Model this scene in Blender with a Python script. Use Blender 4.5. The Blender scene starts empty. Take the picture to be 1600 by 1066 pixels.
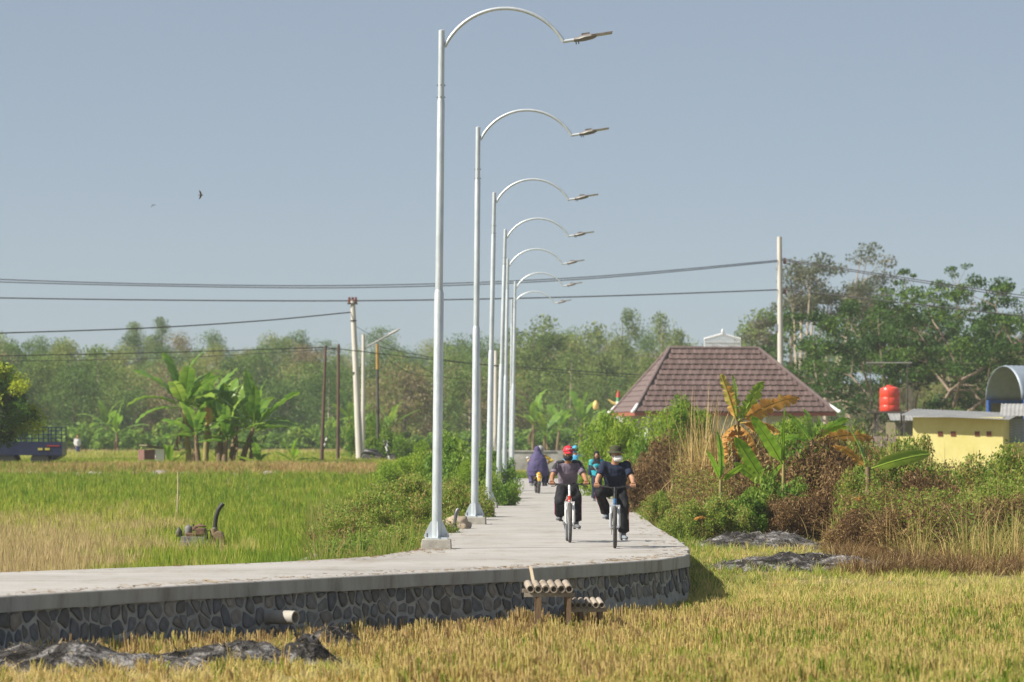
import bpy, bmesh, math, random
import numpy as np
from mathutils import Vector, Matrix, noise as mnoise

# ------------------------------------------------------------------ camera, sky, sun, exposure
scene = bpy.context.scene
F, HX, HY, EYE = 6000.0, 800.0, 695.0, 1.65      # focal length in photo pixels, horizon, eye height over the road
cam_d = bpy.data.cameras.new('camera'); cam = bpy.data.objects.new('camera', cam_d)
scene.collection.objects.link(cam); scene.camera = cam
cam.location = (0, 0, EYE); cam.rotation_euler = (math.radians(90), 0, 0)
cam_d.sensor_width = 36.0; cam_d.lens = F / 1600 * 36.0
cam_d.shift_y = (HY - 533.0) / 1600.0
cam_d.clip_start = 0.5; cam_d.clip_end = 8000
cam_d.dof.use_dof = True; cam_d.dof.focus_distance = 64.0; cam_d.dof.aperture_fstop = 3.2

SUN_EL = math.radians(43.0)
SUN_AZ = math.atan2(-0.94, -0.34)                 # sun stands to the left, a little on the camera's side
world = bpy.data.worlds.new('World'); scene.world = world; world.use_nodes = True
wn = world.node_tree.nodes; wl = world.node_tree.links
sky = wn.new('ShaderNodeTexSky'); sky.sky_type = 'NISHITA'; sky.sun_disc = False
sky.sun_elevation = SUN_EL; sky.sun_rotation = SUN_AZ % (2 * math.pi)
sky.air_density = 0.6; sky.dust_density = 0.3; sky.ozone_density = 2.0; sky.altitude = 0
bg = wn['Background']; bg.inputs['Strength'].default_value = 0.057
veil = wn.new('ShaderNodeMix'); veil.data_type = 'RGBA'; veil.inputs[0].default_value = 0.5      # an even milky veil over the whole sky
veil.inputs[7].default_value = (4.55, 5.05, 5.6, 1)
wl.new(sky.outputs['Color'], veil.inputs[6]); wl.new(veil.outputs[2], bg.inputs['Color'])
sun_d = bpy.data.lights.new('sun', 'SUN'); sun = bpy.data.objects.new('sun', sun_d)
scene.collection.objects.link(sun)
sun_d.energy = 4.9; sun_d.angle = math.radians(0.6); sun_d.color = (1.0, 0.93, 0.82)
sdir = Vector((math.cos(SUN_EL) * math.sin(SUN_AZ), math.cos(SUN_EL) * math.cos(SUN_AZ), math.sin(SUN_EL)))
sun.rotation_euler = sdir.to_track_quat('Z', 'Y').to_euler(); sun.location = (-60, 20, 60)
vs = scene.view_settings
vs.view_transform = 'Standard'; vs.look = 'None'; vs.exposure = 0.72; vs.gamma = 1.0; vs.use_curve_mapping = False
cy = scene.cycles
cy.max_bounces = 6; cy.diffuse_bounces = 3; cy.glossy_bounces = 2; cy.transmission_bounces = 3
cy.transparent_max_bounces = 6; cy.volume_bounces = 1
cy.use_denoising = True
cy.caustics_reflective = False; cy.caustics_refractive = False

# ------------------------------------------------------------------ helpers
C = scene.collection
R = random.Random(7)
NR = np.random.default_rng(11)

def P(px, py, d):
    return Vector(((px - HX) / F * d, d, EYE + (HY - py) / F * d))

def link(o, parent=None):
    C.objects.link(o)
    if parent is not None: o.parent = parent
    return o

def tag(o, label=None, cat=None, group=None, kind=None):
    if label: o['label'] = label
    if cat: o['category'] = cat
    if group: o['group'] = group
    if kind: o['kind'] = kind
    return o

def thing(name, label, cat, loc=(0, 0, 0), rz=0.0, group=None):
    o = bpy.data.objects.new(name, None); o.empty_display_size = 0.1
    link(o); o.location = loc; o.rotation_euler = (0, 0, rz)
    return tag(o, label, cat, group)

def npmesh(name, V, Fc, rnd=None, smooth=False):
    """V (n,3), Fc (m,k) all faces with k corners"""
    V = np.ascontiguousarray(V, dtype=np.float32); Fc = np.ascontiguousarray(Fc, dtype=np.int32)
    me = bpy.data.meshes.new(name)
    m, k = Fc.shape
    me.vertices.add(len(V)); me.vertices.foreach_set('co', V.ravel())
    me.loops.add(m * k); me.loops.foreach_set('vertex_index', Fc.ravel())
    me.polygons.add(m)
    me.polygons.foreach_set('loop_start', np.arange(0, m * k, k, dtype=np.int32))
    me.polygons.foreach_set('loop_total', np.full(m, k, dtype=np.int32))
    if rnd is not None:
        a = me.attributes.new('rnd', 'FLOAT', 'POINT'); a.data.foreach_set('value', np.ascontiguousarray(rnd, dtype=np.float32))
    me.update(calc_edges=True)
    if smooth: me.polygons.foreach_set('use_smooth', np.ones(m, dtype=bool))
    return me

def mobj(name, me, m=None, parent=None, loc=None, rot=None):
    o = bpy.data.objects.new(name, me)
    if m is not None and not me.materials: me.materials.append(m)
    link(o, parent)
    if loc is not None: o.location = loc
    if rot is not None: o.rotation_euler = rot
    return o

def copy_tree(o, parent=None):
    c = o.copy(); C.objects.link(c); c.parent = parent
    for ch in o.children: copy_tree(ch, c)
    return c

class G:
    """collects shapes, built as ONE mesh object"""
    def __init__(s): s.v = []; s.f = []
    def add(s, V, Fs):
        n = len(s.v); s.v += [tuple(p) for p in V]; s.f += [tuple(i + n for i in f) for f in Fs]; return s
    def box(s, c, size, rot=None):
        hx, hy, hz = size[0] / 2, size[1] / 2, size[2] / 2
        V = [Vector((x * hx, y * hy, z * hz)) for z in (-1, 1) for y in (-1, 1) for x in (-1, 1)]
        if rot is not None: V = [rot @ p for p in V]
        c = Vector(c)
        return s.add([p + c for p in V], [(0, 2, 3, 1), (4, 5, 7, 6), (0, 1, 5, 4), (2, 6, 7, 3), (0, 4, 6, 2), (1, 3, 7, 5)])
    def beam(s, a, b, w, h):
        a = Vector(a); b = Vector(b); d = b - a; L = d.length
        q = d.to_track_quat('X', 'Z').to_matrix()
        return s.box((a + b) / 2, (L, w, h), q)
    def tube(s, pts, r, seg=8, side=None, caps=True):
        """r: number, list, or list of (half width along side, half depth)"""
        pts = [Vector(p) for p in pts]; n = len(pts)
        if not isinstance(r, (list, tuple)): r = [r] * n
        ref = Vector(side) if side is not None else None
        V = []; prev = None
        for i, p in enumerate(pts):
            t = (pts[min(i + 1, n - 1)] - pts[max(i - 1, 0)])
            if t.length < 1e-9: t = Vector((0, 0, 1))
            t.normalize()
            if ref is not None: a = ref - t * ref.dot(t)
            elif prev is None: a = t.orthogonal()
            else: a = prev - t * prev.dot(t)
            if a.length < 1e-6: a = t.orthogonal()
            a.normalize(); b = t.cross(a); prev = a
            ra, rb = r[i] if isinstance(r[i], (list, tuple)) else (r[i], r[i])
            for k in range(seg):
                w = 2 * math.pi * k / seg
                V.append(p + a * (math.cos(w) * ra) + b * (math.sin(w) * rb))
        Fs = []
        for i in range(n - 1):
            for k in range(seg):
                k2 = (k + 1) % seg
                Fs.append((i * seg + k, i * seg + k2, (i + 1) * seg + k2, (i + 1) * seg + k))
        if caps:
            Fs.append(tuple(range(seg))[::-1]); Fs.append(tuple(range((n - 1) * seg, n * seg)))
        return s.add(V, Fs)
    def ell(s, c, rad, seg=14, rings=9, rot=None):
        if not isinstance(rad, (list, tuple)): rad = (rad, rad, rad)
        c = Vector(c); V = []; Fs = []
        for i in range(rings + 1):
            th = math.pi * i / rings
            for k in range(seg):
                ph = 2 * math.pi * k / seg
                p = Vector((rad[0] * math.sin(th) * math.cos(ph), rad[1] * math.sin(th) * math.sin(ph), rad[2] * math.cos(th)))
                if rot is not None: p = rot @ p
                V.append(c + p)
        for i in range(rings):
            for k in range(seg):
                k2 = (k + 1) % seg
                Fs.append((i * seg + k, (i + 1) * seg + k, (i + 1) * seg + k2, i * seg + k2))
        return s.add(V, Fs)
    def lathe(s, prof, seg=24, c=(0, 0, 0), rot=None):
        c = Vector(c); V = []; Fs = []
        for (r, z) in prof:
            for k in range(seg):
                w = 2 * math.pi * k / seg
                p = Vector((r * math.cos(w), r * math.sin(w), z))
                if rot is not None: p = rot @ p
                V.append(c + p)
        for i in range(len(prof) - 1):
            for k in range(seg):
                k2 = (k + 1) % seg
                Fs.append((i * seg + k, i * seg + k2, (i + 1) * seg + k2, (i + 1) * seg + k))
        Fs.append(tuple(range(seg))[::-1]); Fs.append(tuple(range((len(prof) - 1) * seg, len(prof) * seg)))
        return s.add(V, Fs)
    def prism(s, poly, z0, z1, fn=None):
        n = len(poly)
        V = [Vector((x, y, z0)) for x, y in poly] + [Vector((x, y, z1)) for x, y in poly]
        if fn: V = [fn(p) for p in V]
        return s.add(V, [tuple(range(n))[::-1], tuple(range(n, 2 * n))] + [(i, (i + 1) % n, n + (i + 1) % n, n + i) for i in range(n)])
    def mesh(s, name, smooth=False):
        me = bpy.data.meshes.new(name); me.from_pydata([tuple(p) for p in s.v], [], s.f)
        bm = bmesh.new(); bm.from_mesh(me)
        bmesh.ops.remove_doubles(bm, verts=bm.verts, dist=1e-5)
        bmesh.ops.recalc_face_normals(bm, faces=bm.faces); bm.to_mesh(me); bm.free()
        if smooth:
            me.polygons.foreach_set('use_smooth', np.ones(len(me.polygons), dtype=bool))
            try: me.set_sharp_from_angle(angle=math.radians(40))
            except Exception: pass
        return me
    def build(s, name, m, parent=None, smooth=False, loc=None, rot=None):
        return mobj(name, s.mesh(name, smooth), m, parent, loc, rot)

def bevel(o, w=0.006, seg=2):
    md = o.modifiers.new('bevel', 'BEVEL'); md.width = w; md.segments = seg; md.limit_method = 'ANGLE'; md.angle_limit = math.radians(40)
    return o

def sstep(a, b, x):
    t = np.clip((np.asarray(x, dtype=float) - a) / (b - a), 0, 1); return t * t * (3 - 2 * t)

_perm = np.random.default_rng(3).permutation(512)
_vals = np.random.default_rng(4).random(512)
def vnoise(x, y, s=0):
    x = np.asarray(x, float) + s * 17.31; y = np.asarray(y, float) + s * 9.17
    xi = np.floor(x).astype(int); yi = np.floor(y).astype(int); fx = x - xi; fy = y - yi
    fx = fx * fx * (3 - 2 * fx); fy = fy * fy * (3 - 2 * fy)
    def h(a, b): return _vals[_perm[(_perm[a % 512] + b) % 512]]
    return (h(xi, yi) * (1 - fx) + h(xi + 1, yi) * fx) * (1 - fy) + (h(xi, yi + 1) * (1 - fx) + h(xi + 1, yi + 1) * fx) * fy
def fbm(x, y, s=0, o=4):
    t = 0; a = .5
    for i in range(o):
        t = t + a * vnoise(np.asarray(x) * 2 ** i, np.asarray(y) * 2 ** i, s + i); a *= .5
    return t / (1 - .5 ** o)

# ------------------------------------------------------------------ materials
def _new(name):
    m = bpy.data.materials.new(name); m.use_nodes = True
    nt = m.node_tree; return m, nt.nodes, nt.links, nt.nodes['Principled BSDF']

def ramp(n, stops):
    r = n.new('ShaderNodeValToRGB'); e = r.color_ramp.elements
    while len(e) > 1: e.remove(e[-1])
    e[0].position = stops[0][0]; e[0].color = (*stops[0][1], 1)
    for p, c in stops[1:]:
        x = e.new(p); x.color = (*c, 1)
    return r

def mat(name, c1, c2=None, scale=6.0, rough=.6, bump=0.0, bscale=30.0, metal=0.0, spec=.5, contrast=(.35, .65), stretch=(1, 1, 1), orand=None, coat=0):
    m, n, l, b = _new(name)
    b.inputs['Roughness'].default_value = rough; b.inputs['Metallic'].default_value = metal
    b.inputs['Specular IOR Level'].default_value = spec
    if coat: b.inputs['Coat Weight'].default_value = coat
    tc = n.new('ShaderNodeTexCoord'); mp = n.new('ShaderNodeMapping'); mp.inputs['Scale'].default_value = stretch
    l.new(tc.outputs['Object'], mp.inputs['Vector'])
    col = None
    if c2 is not None:
        nz = n.new('ShaderNodeTexNoise'); nz.inputs['Scale'].default_value = scale; nz.inputs['Detail'].default_value = 6
        nz.inputs['Roughness'].default_value = .65
        l.new(mp.outputs['Vector'], nz.inputs['Vector'])
        r = ramp(n, [(contrast[0], c1), (contrast[1], c2)]); l.new(nz.outputs['Fac'], r.inputs['Fac']); col = r.outputs['Color']
    if orand is not None:
        oi = n.new('ShaderNodeObjectInfo'); r2 = ramp(n, orand); l.new(oi.outputs['Random'], r2.inputs['Fac'])
        if col is None: col = r2.outputs['Color']
        else:
            mx = n.new('ShaderNodeMix'); mx.data_type = 'RGBA'; mx.blend_type = 'MULTIPLY'; mx.inputs[0].default_value = 1
            l.new(col, mx.inputs[6]); l.new(r2.outputs['Color'], mx.inputs[7]); col = mx.outputs[2]
    if col is not None: l.new(col, b.inputs['Base Color'])
    else: b.inputs['Base Color'].default_value = (*c1, 1)
    if bump:
        n2 = n.new('ShaderNodeTexNoise'); n2.inputs['Scale'].default_value = bscale; n2.inputs['Detail'].default_value = 5
        l.new(mp.outputs['Vector'], n2.inputs['Vector'])
        bp = n.new('ShaderNodeBump'); bp.inputs['Strength'].default_value = bump; bp.inputs['Distance'].default_value = .02
        l.new(n2.outputs['Fac'], bp.inputs['Height']); l.new(bp.outputs['Normal'], b.inputs['Normal'])
    return m

def leafmat(name, stops, trans=.35, orand=0.0, rough=.55, spec=.25, k=1.0):
    stops = [(p, tuple(min(.8, v * k) for v in c)) for p, c in stops]
    """colour from the per-leaf attribute rnd, plus a share of a per-object random value"""
    m, n, l, b = _new(name)
    at = n.new('ShaderNodeAttribute'); at.attribute_name = 'rnd'
    fac = at.outputs['Fac']
    if orand:
        oi = n.new('ShaderNodeObjectInfo'); ma = n.new('ShaderNodeMath'); ma.operation = 'MULTIPLY_ADD'
        l.new(oi.outputs['Random'], ma.inputs[0]); ma.inputs[1].default_value = orand
        sc = n.new('ShaderNodeMath'); sc.operation = 'MULTIPLY'; sc.inputs[1].default_value = 1 - orand
        l.new(fac, sc.inputs[0]); l.new(sc.outputs[0], ma.inputs[2]); fac = ma.outputs[0]
    r = ramp(n, stops); l.new(fac, r.inputs['Fac'])
    l.new(r.outputs['Color'], b.inputs['Base Color']); b.inputs['Roughness'].default_value = rough
    b.inputs['Specular IOR Level'].default_value = spec
    if trans:
        t = n.new('ShaderNodeBsdfTranslucent'); l.new(r.outputs['Color'], t.inputs['Color'])
        mx = n.new('ShaderNodeMixShader'); mx.inputs[0].default_value = trans
        l.new(b.outputs[0], mx.inputs[1]); l.new(t.outputs[0], mx.inputs[2])
        l.new(mx.outputs[0], n['Material Output'].inputs['Surface'])
    return m

M = {}
M['galv'] = mat('galvanised_steel', (.50, .55, .58), (.66, .70, .73), 9, .45, metal=.45, bump=.08, bscale=60, stretch=(1, 1, .3))
M['galv_plate'] = mat('galvanised_plate', (.56, .62, .66), (.68, .73, .76), 8, .5, metal=.3)
M['lamp_head'] = mat('lamp_housing', (.14, .13, .125), (.21, .195, .18), 9, .45)
M['lens'] = mat('lamp_lens', (.5, .52, .5), None, rough=.2)
M['concrete'] = mat('plinth_concrete', (.30, .28, .24), (.42, .40, .35), 7, .9, bump=.3)
M['kerb'] = None
M['black'] = mat('black_rubber', (.012, .012, .013), (.03, .03, .03), 20, .6)
M['bolt'] = mat('bolt_steel', (.16, .16, .17), None, rough=.5, metal=.6)
# ------------------------------------------------------------------ road outline (metres, z = 0 is the road surface)
def catmull(pts, n=6):
    out = []; pts = [Vector((*p, 0)) for p in pts]
    for i in range(len(pts) - 1):
        p0 = pts[max(i - 1, 0)]; p1 = pts[i]; p2 = pts[i + 1]; p3 = pts[min(i + 2, len(pts) - 1)]
        for k in range(n):
            t = k / n
            out.append(.5 * ((2 * p1) + (p2 - p0) * t + (2 * p0 - 5 * p1 + 4 * p2 - p3) * t * t + (3 * p1 - p0 - 3 * p2 + p3) * t ** 3))
    out.append(pts[-1]); return [(p.x, p.y) for p in out]

front_edge = catmull([(-12.5, 28.5), (-9, 35.3), (-5.57, 41.8), (-4.36, 44.1), (-3.1, 46.4), (-1.63, 48.8), (-.17, 50.9), (.35, 51.7), (1.39, 53.7), (2.12, 55.3), (2.55, 57.0)], 8)
right_edge = catmull([(2.55, 57.0), (2.70, 58.6), (2.85, 63), (2.88, 67.3), (2.92, 79.2), (3.05, 94), (3.2, 120), (3.3, 150), (3.5, 187.5)], 5)
left_edge = catmull([(-.02, 187.5), (-.3, 155), (-.52, 136), (-.7, 117), (-.90, 100), (-1.08, 80), (-1.47, 61.5), (-1.52, 60.2), (-1.80, 58.4), (-2.05, 56.9), (-2.6, 55.4), (-3.57, 53.6), (-6.6, 49.7), (-13.0, 41.9)], 5)
road_poly = front_edge + right_edge[1:] + left_edge
RP = np.array(road_poly)

def inpoly(x, y, poly=RP):
    x = np.asarray(x, float); y = np.asarray(y, float); r = np.zeros(x.shape, bool); n = len(poly); j = n - 1
    for i in range(n):
        xi, yi = poly[i]; xj, yj = poly[j]
        if yi != yj:
            r ^= ((yi > y) != (yj > y)) & (x < (xj - xi) * (y - yi) / (yj - yi) + xi)
        j = i
    return r
def dist_road(x, y):
    x = np.asarray(x, float).ravel(); y = np.asarray(y, float).ravel(); best = np.full(x.shape, 1e9)
    a = RP; b = np.roll(RP, -1, axis=0)
    for (ax, ay), (bx, by) in zip(a, b):
        dx, dy = bx - ax, by - ay; L = dx * dx + dy * dy + 1e-12
        t = np.clip(((x - ax) * dx + (y - ay) * dy) / L, 0, 1)
        best = np.minimum(best, np.hypot(x - ax - t * dx, y - ay - t * dy))
    return best

LE = np.array(left_edge); 
def left_x(y):        # x of the road's left border at depth y
    m = LE[:, 1] > 41
    return np.interp(y, LE[m][::-1][:, 1], LE[m][::-1][:, 0])
FE = np.array(front_edge)

def is_left(x, y):
    """left of / behind the road"""
    x = np.asarray(x, float); y = np.asarray(y, float)
    far = x < np.interp(y, [56, 187.5, 400], [.4, 1.7, 2.5])
    near = y > np.interp(x, FE[:, 0], FE[:, 1])
    return np.where(y > 57, far, near)

def HT(x, y):
    """terrain height"""
    x = np.asarray(x, float); y = np.asarray(y, float); sh = x.shape
    hl = -.46 + .74 * sstep(85, 150, y) + .30 * sstep(151, 154.5, y + .8 * vnoise(x * .3, y * .1)) + .34 * sstep(156, 330, y)
    hr = -.79 + .10 * sstep(44, 39, y) + .17 * sstep(50, 58, y) * sstep(1.5, 4.5, x) + .25 * sstep(59, 72, y) + .17 * sstep(57, 70, y) * (1 - sstep(1.5, 4.5, x)) + .25 * sstep(72, 110, y) + .12 * sstep(110, 190, y) + .9 * sstep(220, 330, y)
    L = is_left(x, y)
    h = np.where(L, hl, hr)
    # blend the two sides across the road line far away
    k = sstep(187, 215, y); xm = np.interp(y, [56, 187.5, 400], [.4, 1.7, 2.5])
    bl = sstep(-14, 14, x - xm); h = h * (1 - k) + (hl * (1 - bl) + hr * bl) * k
    h = h + 10.5 * sstep(335, 520, y) * (0.75 + .25 * fbm(x * .012, y * .004, 5)) + 8 * sstep(520, 900, y) * fbm(x * .006, 0 * y, 8)
    h = h + .06 * (fbm(x * .45, y * .45, 2) - .5) + .03 * (fbm(x * 2.5, y * 2.5, 3, 2) - .5)
    near = (y < 200) & (x > -22) & (x < 12)
    if near.any():
        d = np.full(sh, 9e9); d[near] = dist_road(x[near], y[near])
        ins = np.zeros(sh, bool); ins[near] = inpoly(x[near], y[near])
        d = np.where(ins, 0, d)
        w = 1 - sstep(.6, 4.0, d)
        lim = np.where(L, -.10 - .2 * sstep(75, 57, y), -.10 - .6 * sstep(72, 57, y))
        h = h * (1 - w) + np.minimum(h, lim) * w
        nf = ins & (y < 60)
        fy = np.interp(x, FE[:, 0], FE[:, 1]); deep = nf & ((y - fy < 2.2) | (x > 1.2)); h = np.where(ins, np.minimum(h, -.30), h); h = np.where(deep, -.95, h)
    return h
def H1(x, y): return float(HT(np.array([x]), np.array([y]))[0])
def GP(px, d, dz=0.0):
    x = (px - HX) / F * d; return Vector((x, d, H1(x, d) + dz))

# ---- ground sheet
gx = np.concatenate([np.linspace(-3000, -90, 22), np.arange(-80, -22, 4.), np.arange(-22, 14, .5), np.arange(14, 80, 4.), np.linspace(90, 3000, 22)])
gy = np.concatenate([np.linspace(-600, 10, 8), np.arange(14, 30, 2.), np.arange(30, 70, .5), np.arange(70, 200, 1.), np.arange(200, 560, 6.), np.linspace(570, 5000, 30)])
XX, YY = np.meshgrid(gx, gy); ZZ = HT(XX, YY)
idx = np.arange(XX.size).reshape(XX.shape)
Fg = np.stack([idx[:-1, :-1], idx[:-1, 1:], idx[1:, 1:], idx[1:, :-1]], -1).reshape(-1, 4)
gme = npmesh('ground', np.stack([XX, YY, ZZ], -1).reshape(-1, 3), Fg, smooth=True)
# soil type: 0 straw stubble soil, 1 green field soil
soil = np.where(is_left(XX, YY), .75, .25); soil = np.where(YY > 156, .55, soil)
a = gme.attributes.new('rnd', 'FLOAT', 'POINT'); a.data.foreach_set('value', soil.ravel().astype(np.float32))
def ground_material():
    m, n, l, b = _new('field_soil')
    b.inputs['Roughness'].default_value = .95; b.inputs['Specular IOR Level'].default_value = .1
    tc = n.new('ShaderNodeTexCoord')
    at = n.new('ShaderNodeAttribute'); at.attribute_name = 'rnd'
    n1 = n.new('ShaderNodeTexNoise'); n1.inputs['Scale'].default_value = .5; n1.inputs['Detail'].default_value = 8; n1.inputs['Roughness'].default_value = .7
    n2 = n.new('ShaderNodeTexNoise'); n2.inputs['Scale'].default_value = 9; n2.inputs['Detail'].default_value = 6
    l.new(tc.outputs['Object'], n1.inputs['Vector']); l.new(tc.outputs['Object'], n2.inputs['Vector'])
    r1 = ramp(n, [(.3, (.10, .075, .045)), (.5, (.26, .19, .09)), (.7, (.20, .17, .07))]); l.new(n1.outputs['Fac'], r1.inputs['Fac'])
    r2 = ramp(n, [(.3, (.13, .16, .03)), (.55, (.20, .24, .05)), (.75, (.27, .22, .10))]); l.new(n1.outputs['Fac'], r2.inputs['Fac'])
    mx = n.new('ShaderNodeMix'); mx.data_type = 'RGBA'; l.new(at.outputs['Fac'], mx.inputs[0]); l.new(r1.outputs['Color'], mx.inputs[6]); l.new(r2.outputs['Color'], mx.inputs[7])
    r3 = ramp(n, [(.3, (.6, .6, .6)), (.7, (1.15, 1.15, 1.15))]); l.new(n2.outputs['Fac'], r3.inputs['Fac'])
    m2 = n.new('ShaderNodeMix'); m2.data_type = 'RGBA'; m2.blend_type = 'MULTIPLY'; m2.inputs[0].default_value = 1
    l.new(mx.outputs[2], m2.inputs[6]); l.new(r3.outputs['Color'], m2.inputs[7]); l.new(m2.outputs[2], b.inputs['Base Color'])
    bp = n.new('ShaderNodeBump'); bp.inputs['Strength'].default_value = .6; bp.inputs['Distance'].default_value = .05
    l.new(n2.outputs['Fac'], bp.inputs['Height']); l.new(bp.outputs['Normal'], b.inputs['Normal'])
    return m
go = mobj('ground', gme, ground_material()); tag(go, 'straw and green field soil under the stubble', kind='structure')

# ---- road slab
def road_material():
    m, n, l, b = _new('road_concrete')
    b.inputs['Roughness'].default_value = .85; b.inputs['Specular IOR Level'].default_value = .25
    tc = n.new('ShaderNodeTexCoord'); geo = n.new('ShaderNodeNewGeometry')
    mp = n.new('ShaderNodeMapping'); mp.inputs['Scale'].default_value = (.35, .35, .35); l.new(tc.outputs['Object'], mp.inputs['Vector'])
    n1 = n.new('ShaderNodeTexNoise'); n1.inputs['Scale'].default_value = 1.0; n1.inputs['Detail'].default_value = 8; n1.inputs['Roughness'].default_value = .68
    l.new(mp.outputs['Vector'], n1.inputs['Vector'])
    r1 = ramp(n, [(.28, (.31, .295, .275)), (.5, (.385, .37, .35)), (.72, (.435, .42, .40))]); l.new(n1.outputs['Fac'], r1.inputs['Fac'])
    n2 = n.new('ShaderNodeTexNoise'); n2.inputs['Scale'].default_value = 25; n2.inputs['Detail'].default_value = 5; l.new(tc.outputs['Object'], n2.inputs['Vector'])
    r2 = ramp(n, [(.3, (.86, .86, .86)), (.7, (1.06, 1.06, 1.06))]); l.new(n2.outputs['Fac'], r2.inputs['Fac'])
    mx = n.new('ShaderNodeMix'); mx.data_type = 'RGBA'; mx.blend_type = 'MULTIPLY'; mx.inputs[0].default_value = 1
    l.new(r1.outputs['Color'], mx.inputs[6]); l.new(r2.outputs['Color'], mx.inputs[7])
    # broomed streaks across the road
    mp3 = n.new('ShaderNodeMapping'); mp3.inputs['Scale'].default_value = (.25, 5, 1); l.new(tc.outputs['Object'], mp3.inputs['Vector'])
    n3 = n.new('ShaderNodeTexNoise'); n3.inputs['Scale'].default_value = 1; n3.inputs['Detail'].default_value = 4; l.new(mp3.outputs['Vector'], n3.inputs['Vector'])
    r3 = ramp(n, [(.3, (.84, .84, .83)), (.65, (1.05, 1.05, 1.05))]); l.new(n3.outputs['Fac'], r3.inputs['Fac'])
    m3 = n.new('ShaderNodeMix'); m3.data_type = 'RGBA'; m3.blend_type = 'MULTIPLY'; m3.inputs[0].default_value = 1
    l.new(mx.outputs[2], m3.inputs[6]); l.new(r3.outputs['Color'], m3.inputs[7])
    # sealed expansion joints across the lane
    spx = n.new('ShaderNodeSeparateXYZ'); l.new(tc.outputs['Object'], spx.inputs[0])
    j0 = n.new('ShaderNodeMath'); j0.operation = 'MULTIPLY_ADD'; j0.inputs[1].default_value = .12; l.new(spx.outputs['X'], j0.inputs[0]); l.new(spx.outputs['Y'], j0.inputs[2])
    j1 = n.new('ShaderNodeMath'); j1.operation = 'MODULO'; j1.inputs[1].default_value = 4.6; l.new(j0.outputs[0], j1.inputs[0])
    j2 = n.new('ShaderNodeMath'); j2.operation = 'LESS_THAN'; j2.inputs[1].default_value = .05; l.new(j1.outputs[0], j2.inputs[0])
    mj = n.new('ShaderNodeMix'); mj.data_type = 'RGBA'; l.new(j2.outputs[0], mj.inputs[0]); l.new(m3.outputs[2], mj.inputs[6]); mj.inputs[7].default_value = (.20, .19, .175, 1)
    mp6 = n.new('ShaderNodeMapping'); mp6.inputs['Scale'].default_value = (1.1, .45, 1); l.new(tc.outputs['Object'], mp6.inputs['Vector'])
    n6 = n.new('ShaderNodeTexNoise'); n6.inputs['Scale'].default_value = 1.0; n6.inputs['Detail'].default_value = 9; n6.inputs['Roughness'].default_value = .75; l.new(mp6.outputs['Vector'], n6.inputs['Vector'])
    r6 = ramp(n, [(.5, (1, 1, 1)), (.6, (.88, .85, .80)), (.72, (.66, .61, .53))]); l.new(n6.outputs['Fac'], r6.inputs['Fac'])
    m6 = n.new('ShaderNodeMix'); m6.data_type = 'RGBA'; m6.blend_type = 'MULTIPLY'; m6.inputs[0].default_value = 1; l.new(mj.outputs[2], m6.inputs[6]); l.new(r6.outputs['Color'], m6.inputs[7])
    m3 = m6
    # stains down the slab's side faces
    mp4 = n.new('ShaderNodeMapping'); mp4.inputs['Scale'].default_value = (2.2, 2.2, .5); l.new(tc.outputs['Object'], mp4.inputs['Vector'])
    n4 = n.new('ShaderNodeTexNoise'); n4.inputs['Scale'].default_value = 1; n4.inputs['Detail'].default_value = 7; n4.inputs['Roughness'].default_value = .7; l.new(mp4.outputs['Vector'], n4.inputs['Vector'])
    r4 = ramp(n, [(.3, (.21, .20, .18)), (.48, (.34, .345, .34)), (.7, (.42, .425, .42))]); l.new(n4.outputs['Fac'], r4.inputs['Fac'])
    sp = n.new('ShaderNodeSeparateXYZ'); l.new(geo.outputs['True Normal'], sp.inputs[0])
    gt = n.new('ShaderNodeMath'); gt.operation = 'GREATER_THAN'; gt.inputs[1].default_value = .5; l.new(sp.outputs['Z'], gt.inputs[0])
    m5 = n.new('ShaderNodeMix'); m5.data_type = 'RGBA'; l.new(gt.outputs[0], m5.inputs[0]); l.new(r4.outputs['Color'], m5.inputs[6]); l.new(m3.outputs[2], m5.inputs[7])
    l.new(m5.outputs[2], b.inputs['Base Color'])
    bp = n.new('ShaderNodeBump'); bp.inputs['Strength'].default_value = .25; bp.inputs['Distance'].default_value = .01
    l.new(n2.outputs['Fac'], bp.inputs['Height']); l.new(bp.outputs['Normal'], b.inputs['Normal'])
    return m
M['road'] = road_material()
dense = []
for i in range(len(road_poly)):
    ax, ay = road_poly[i]; bx, by = road_poly[(i + 1) % len(road_poly)]
    n = max(1, int(math.hypot(bx - ax, by - ay) / .25)) if ay < 70 else 1
    for k in range(n): dense.append((ax + (bx - ax) * k / n, ay + (by - ay) * k / n))
V = []; n = len(dense)
for (x, y) in dense:
    jx = .035 * (mnoise.noise(Vector((x * 1.6, y * 1.6, 3)))) + .035 * mnoise.noise(Vector((x * 5, y * 5, 9)))
    V.append((x + jx, y + jx, 0.0))
B = [(p[0] + .015 * mnoise.noise(Vector((p[0] * 4, p[1] * 4, 1))), p[1], -.175 + .03 * mnoise.noise(Vector((p[0] * .9, p[1] * .9, 7)))) for p in V]
cx = [((p[0]), p[1], -.012) for p in V]
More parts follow.
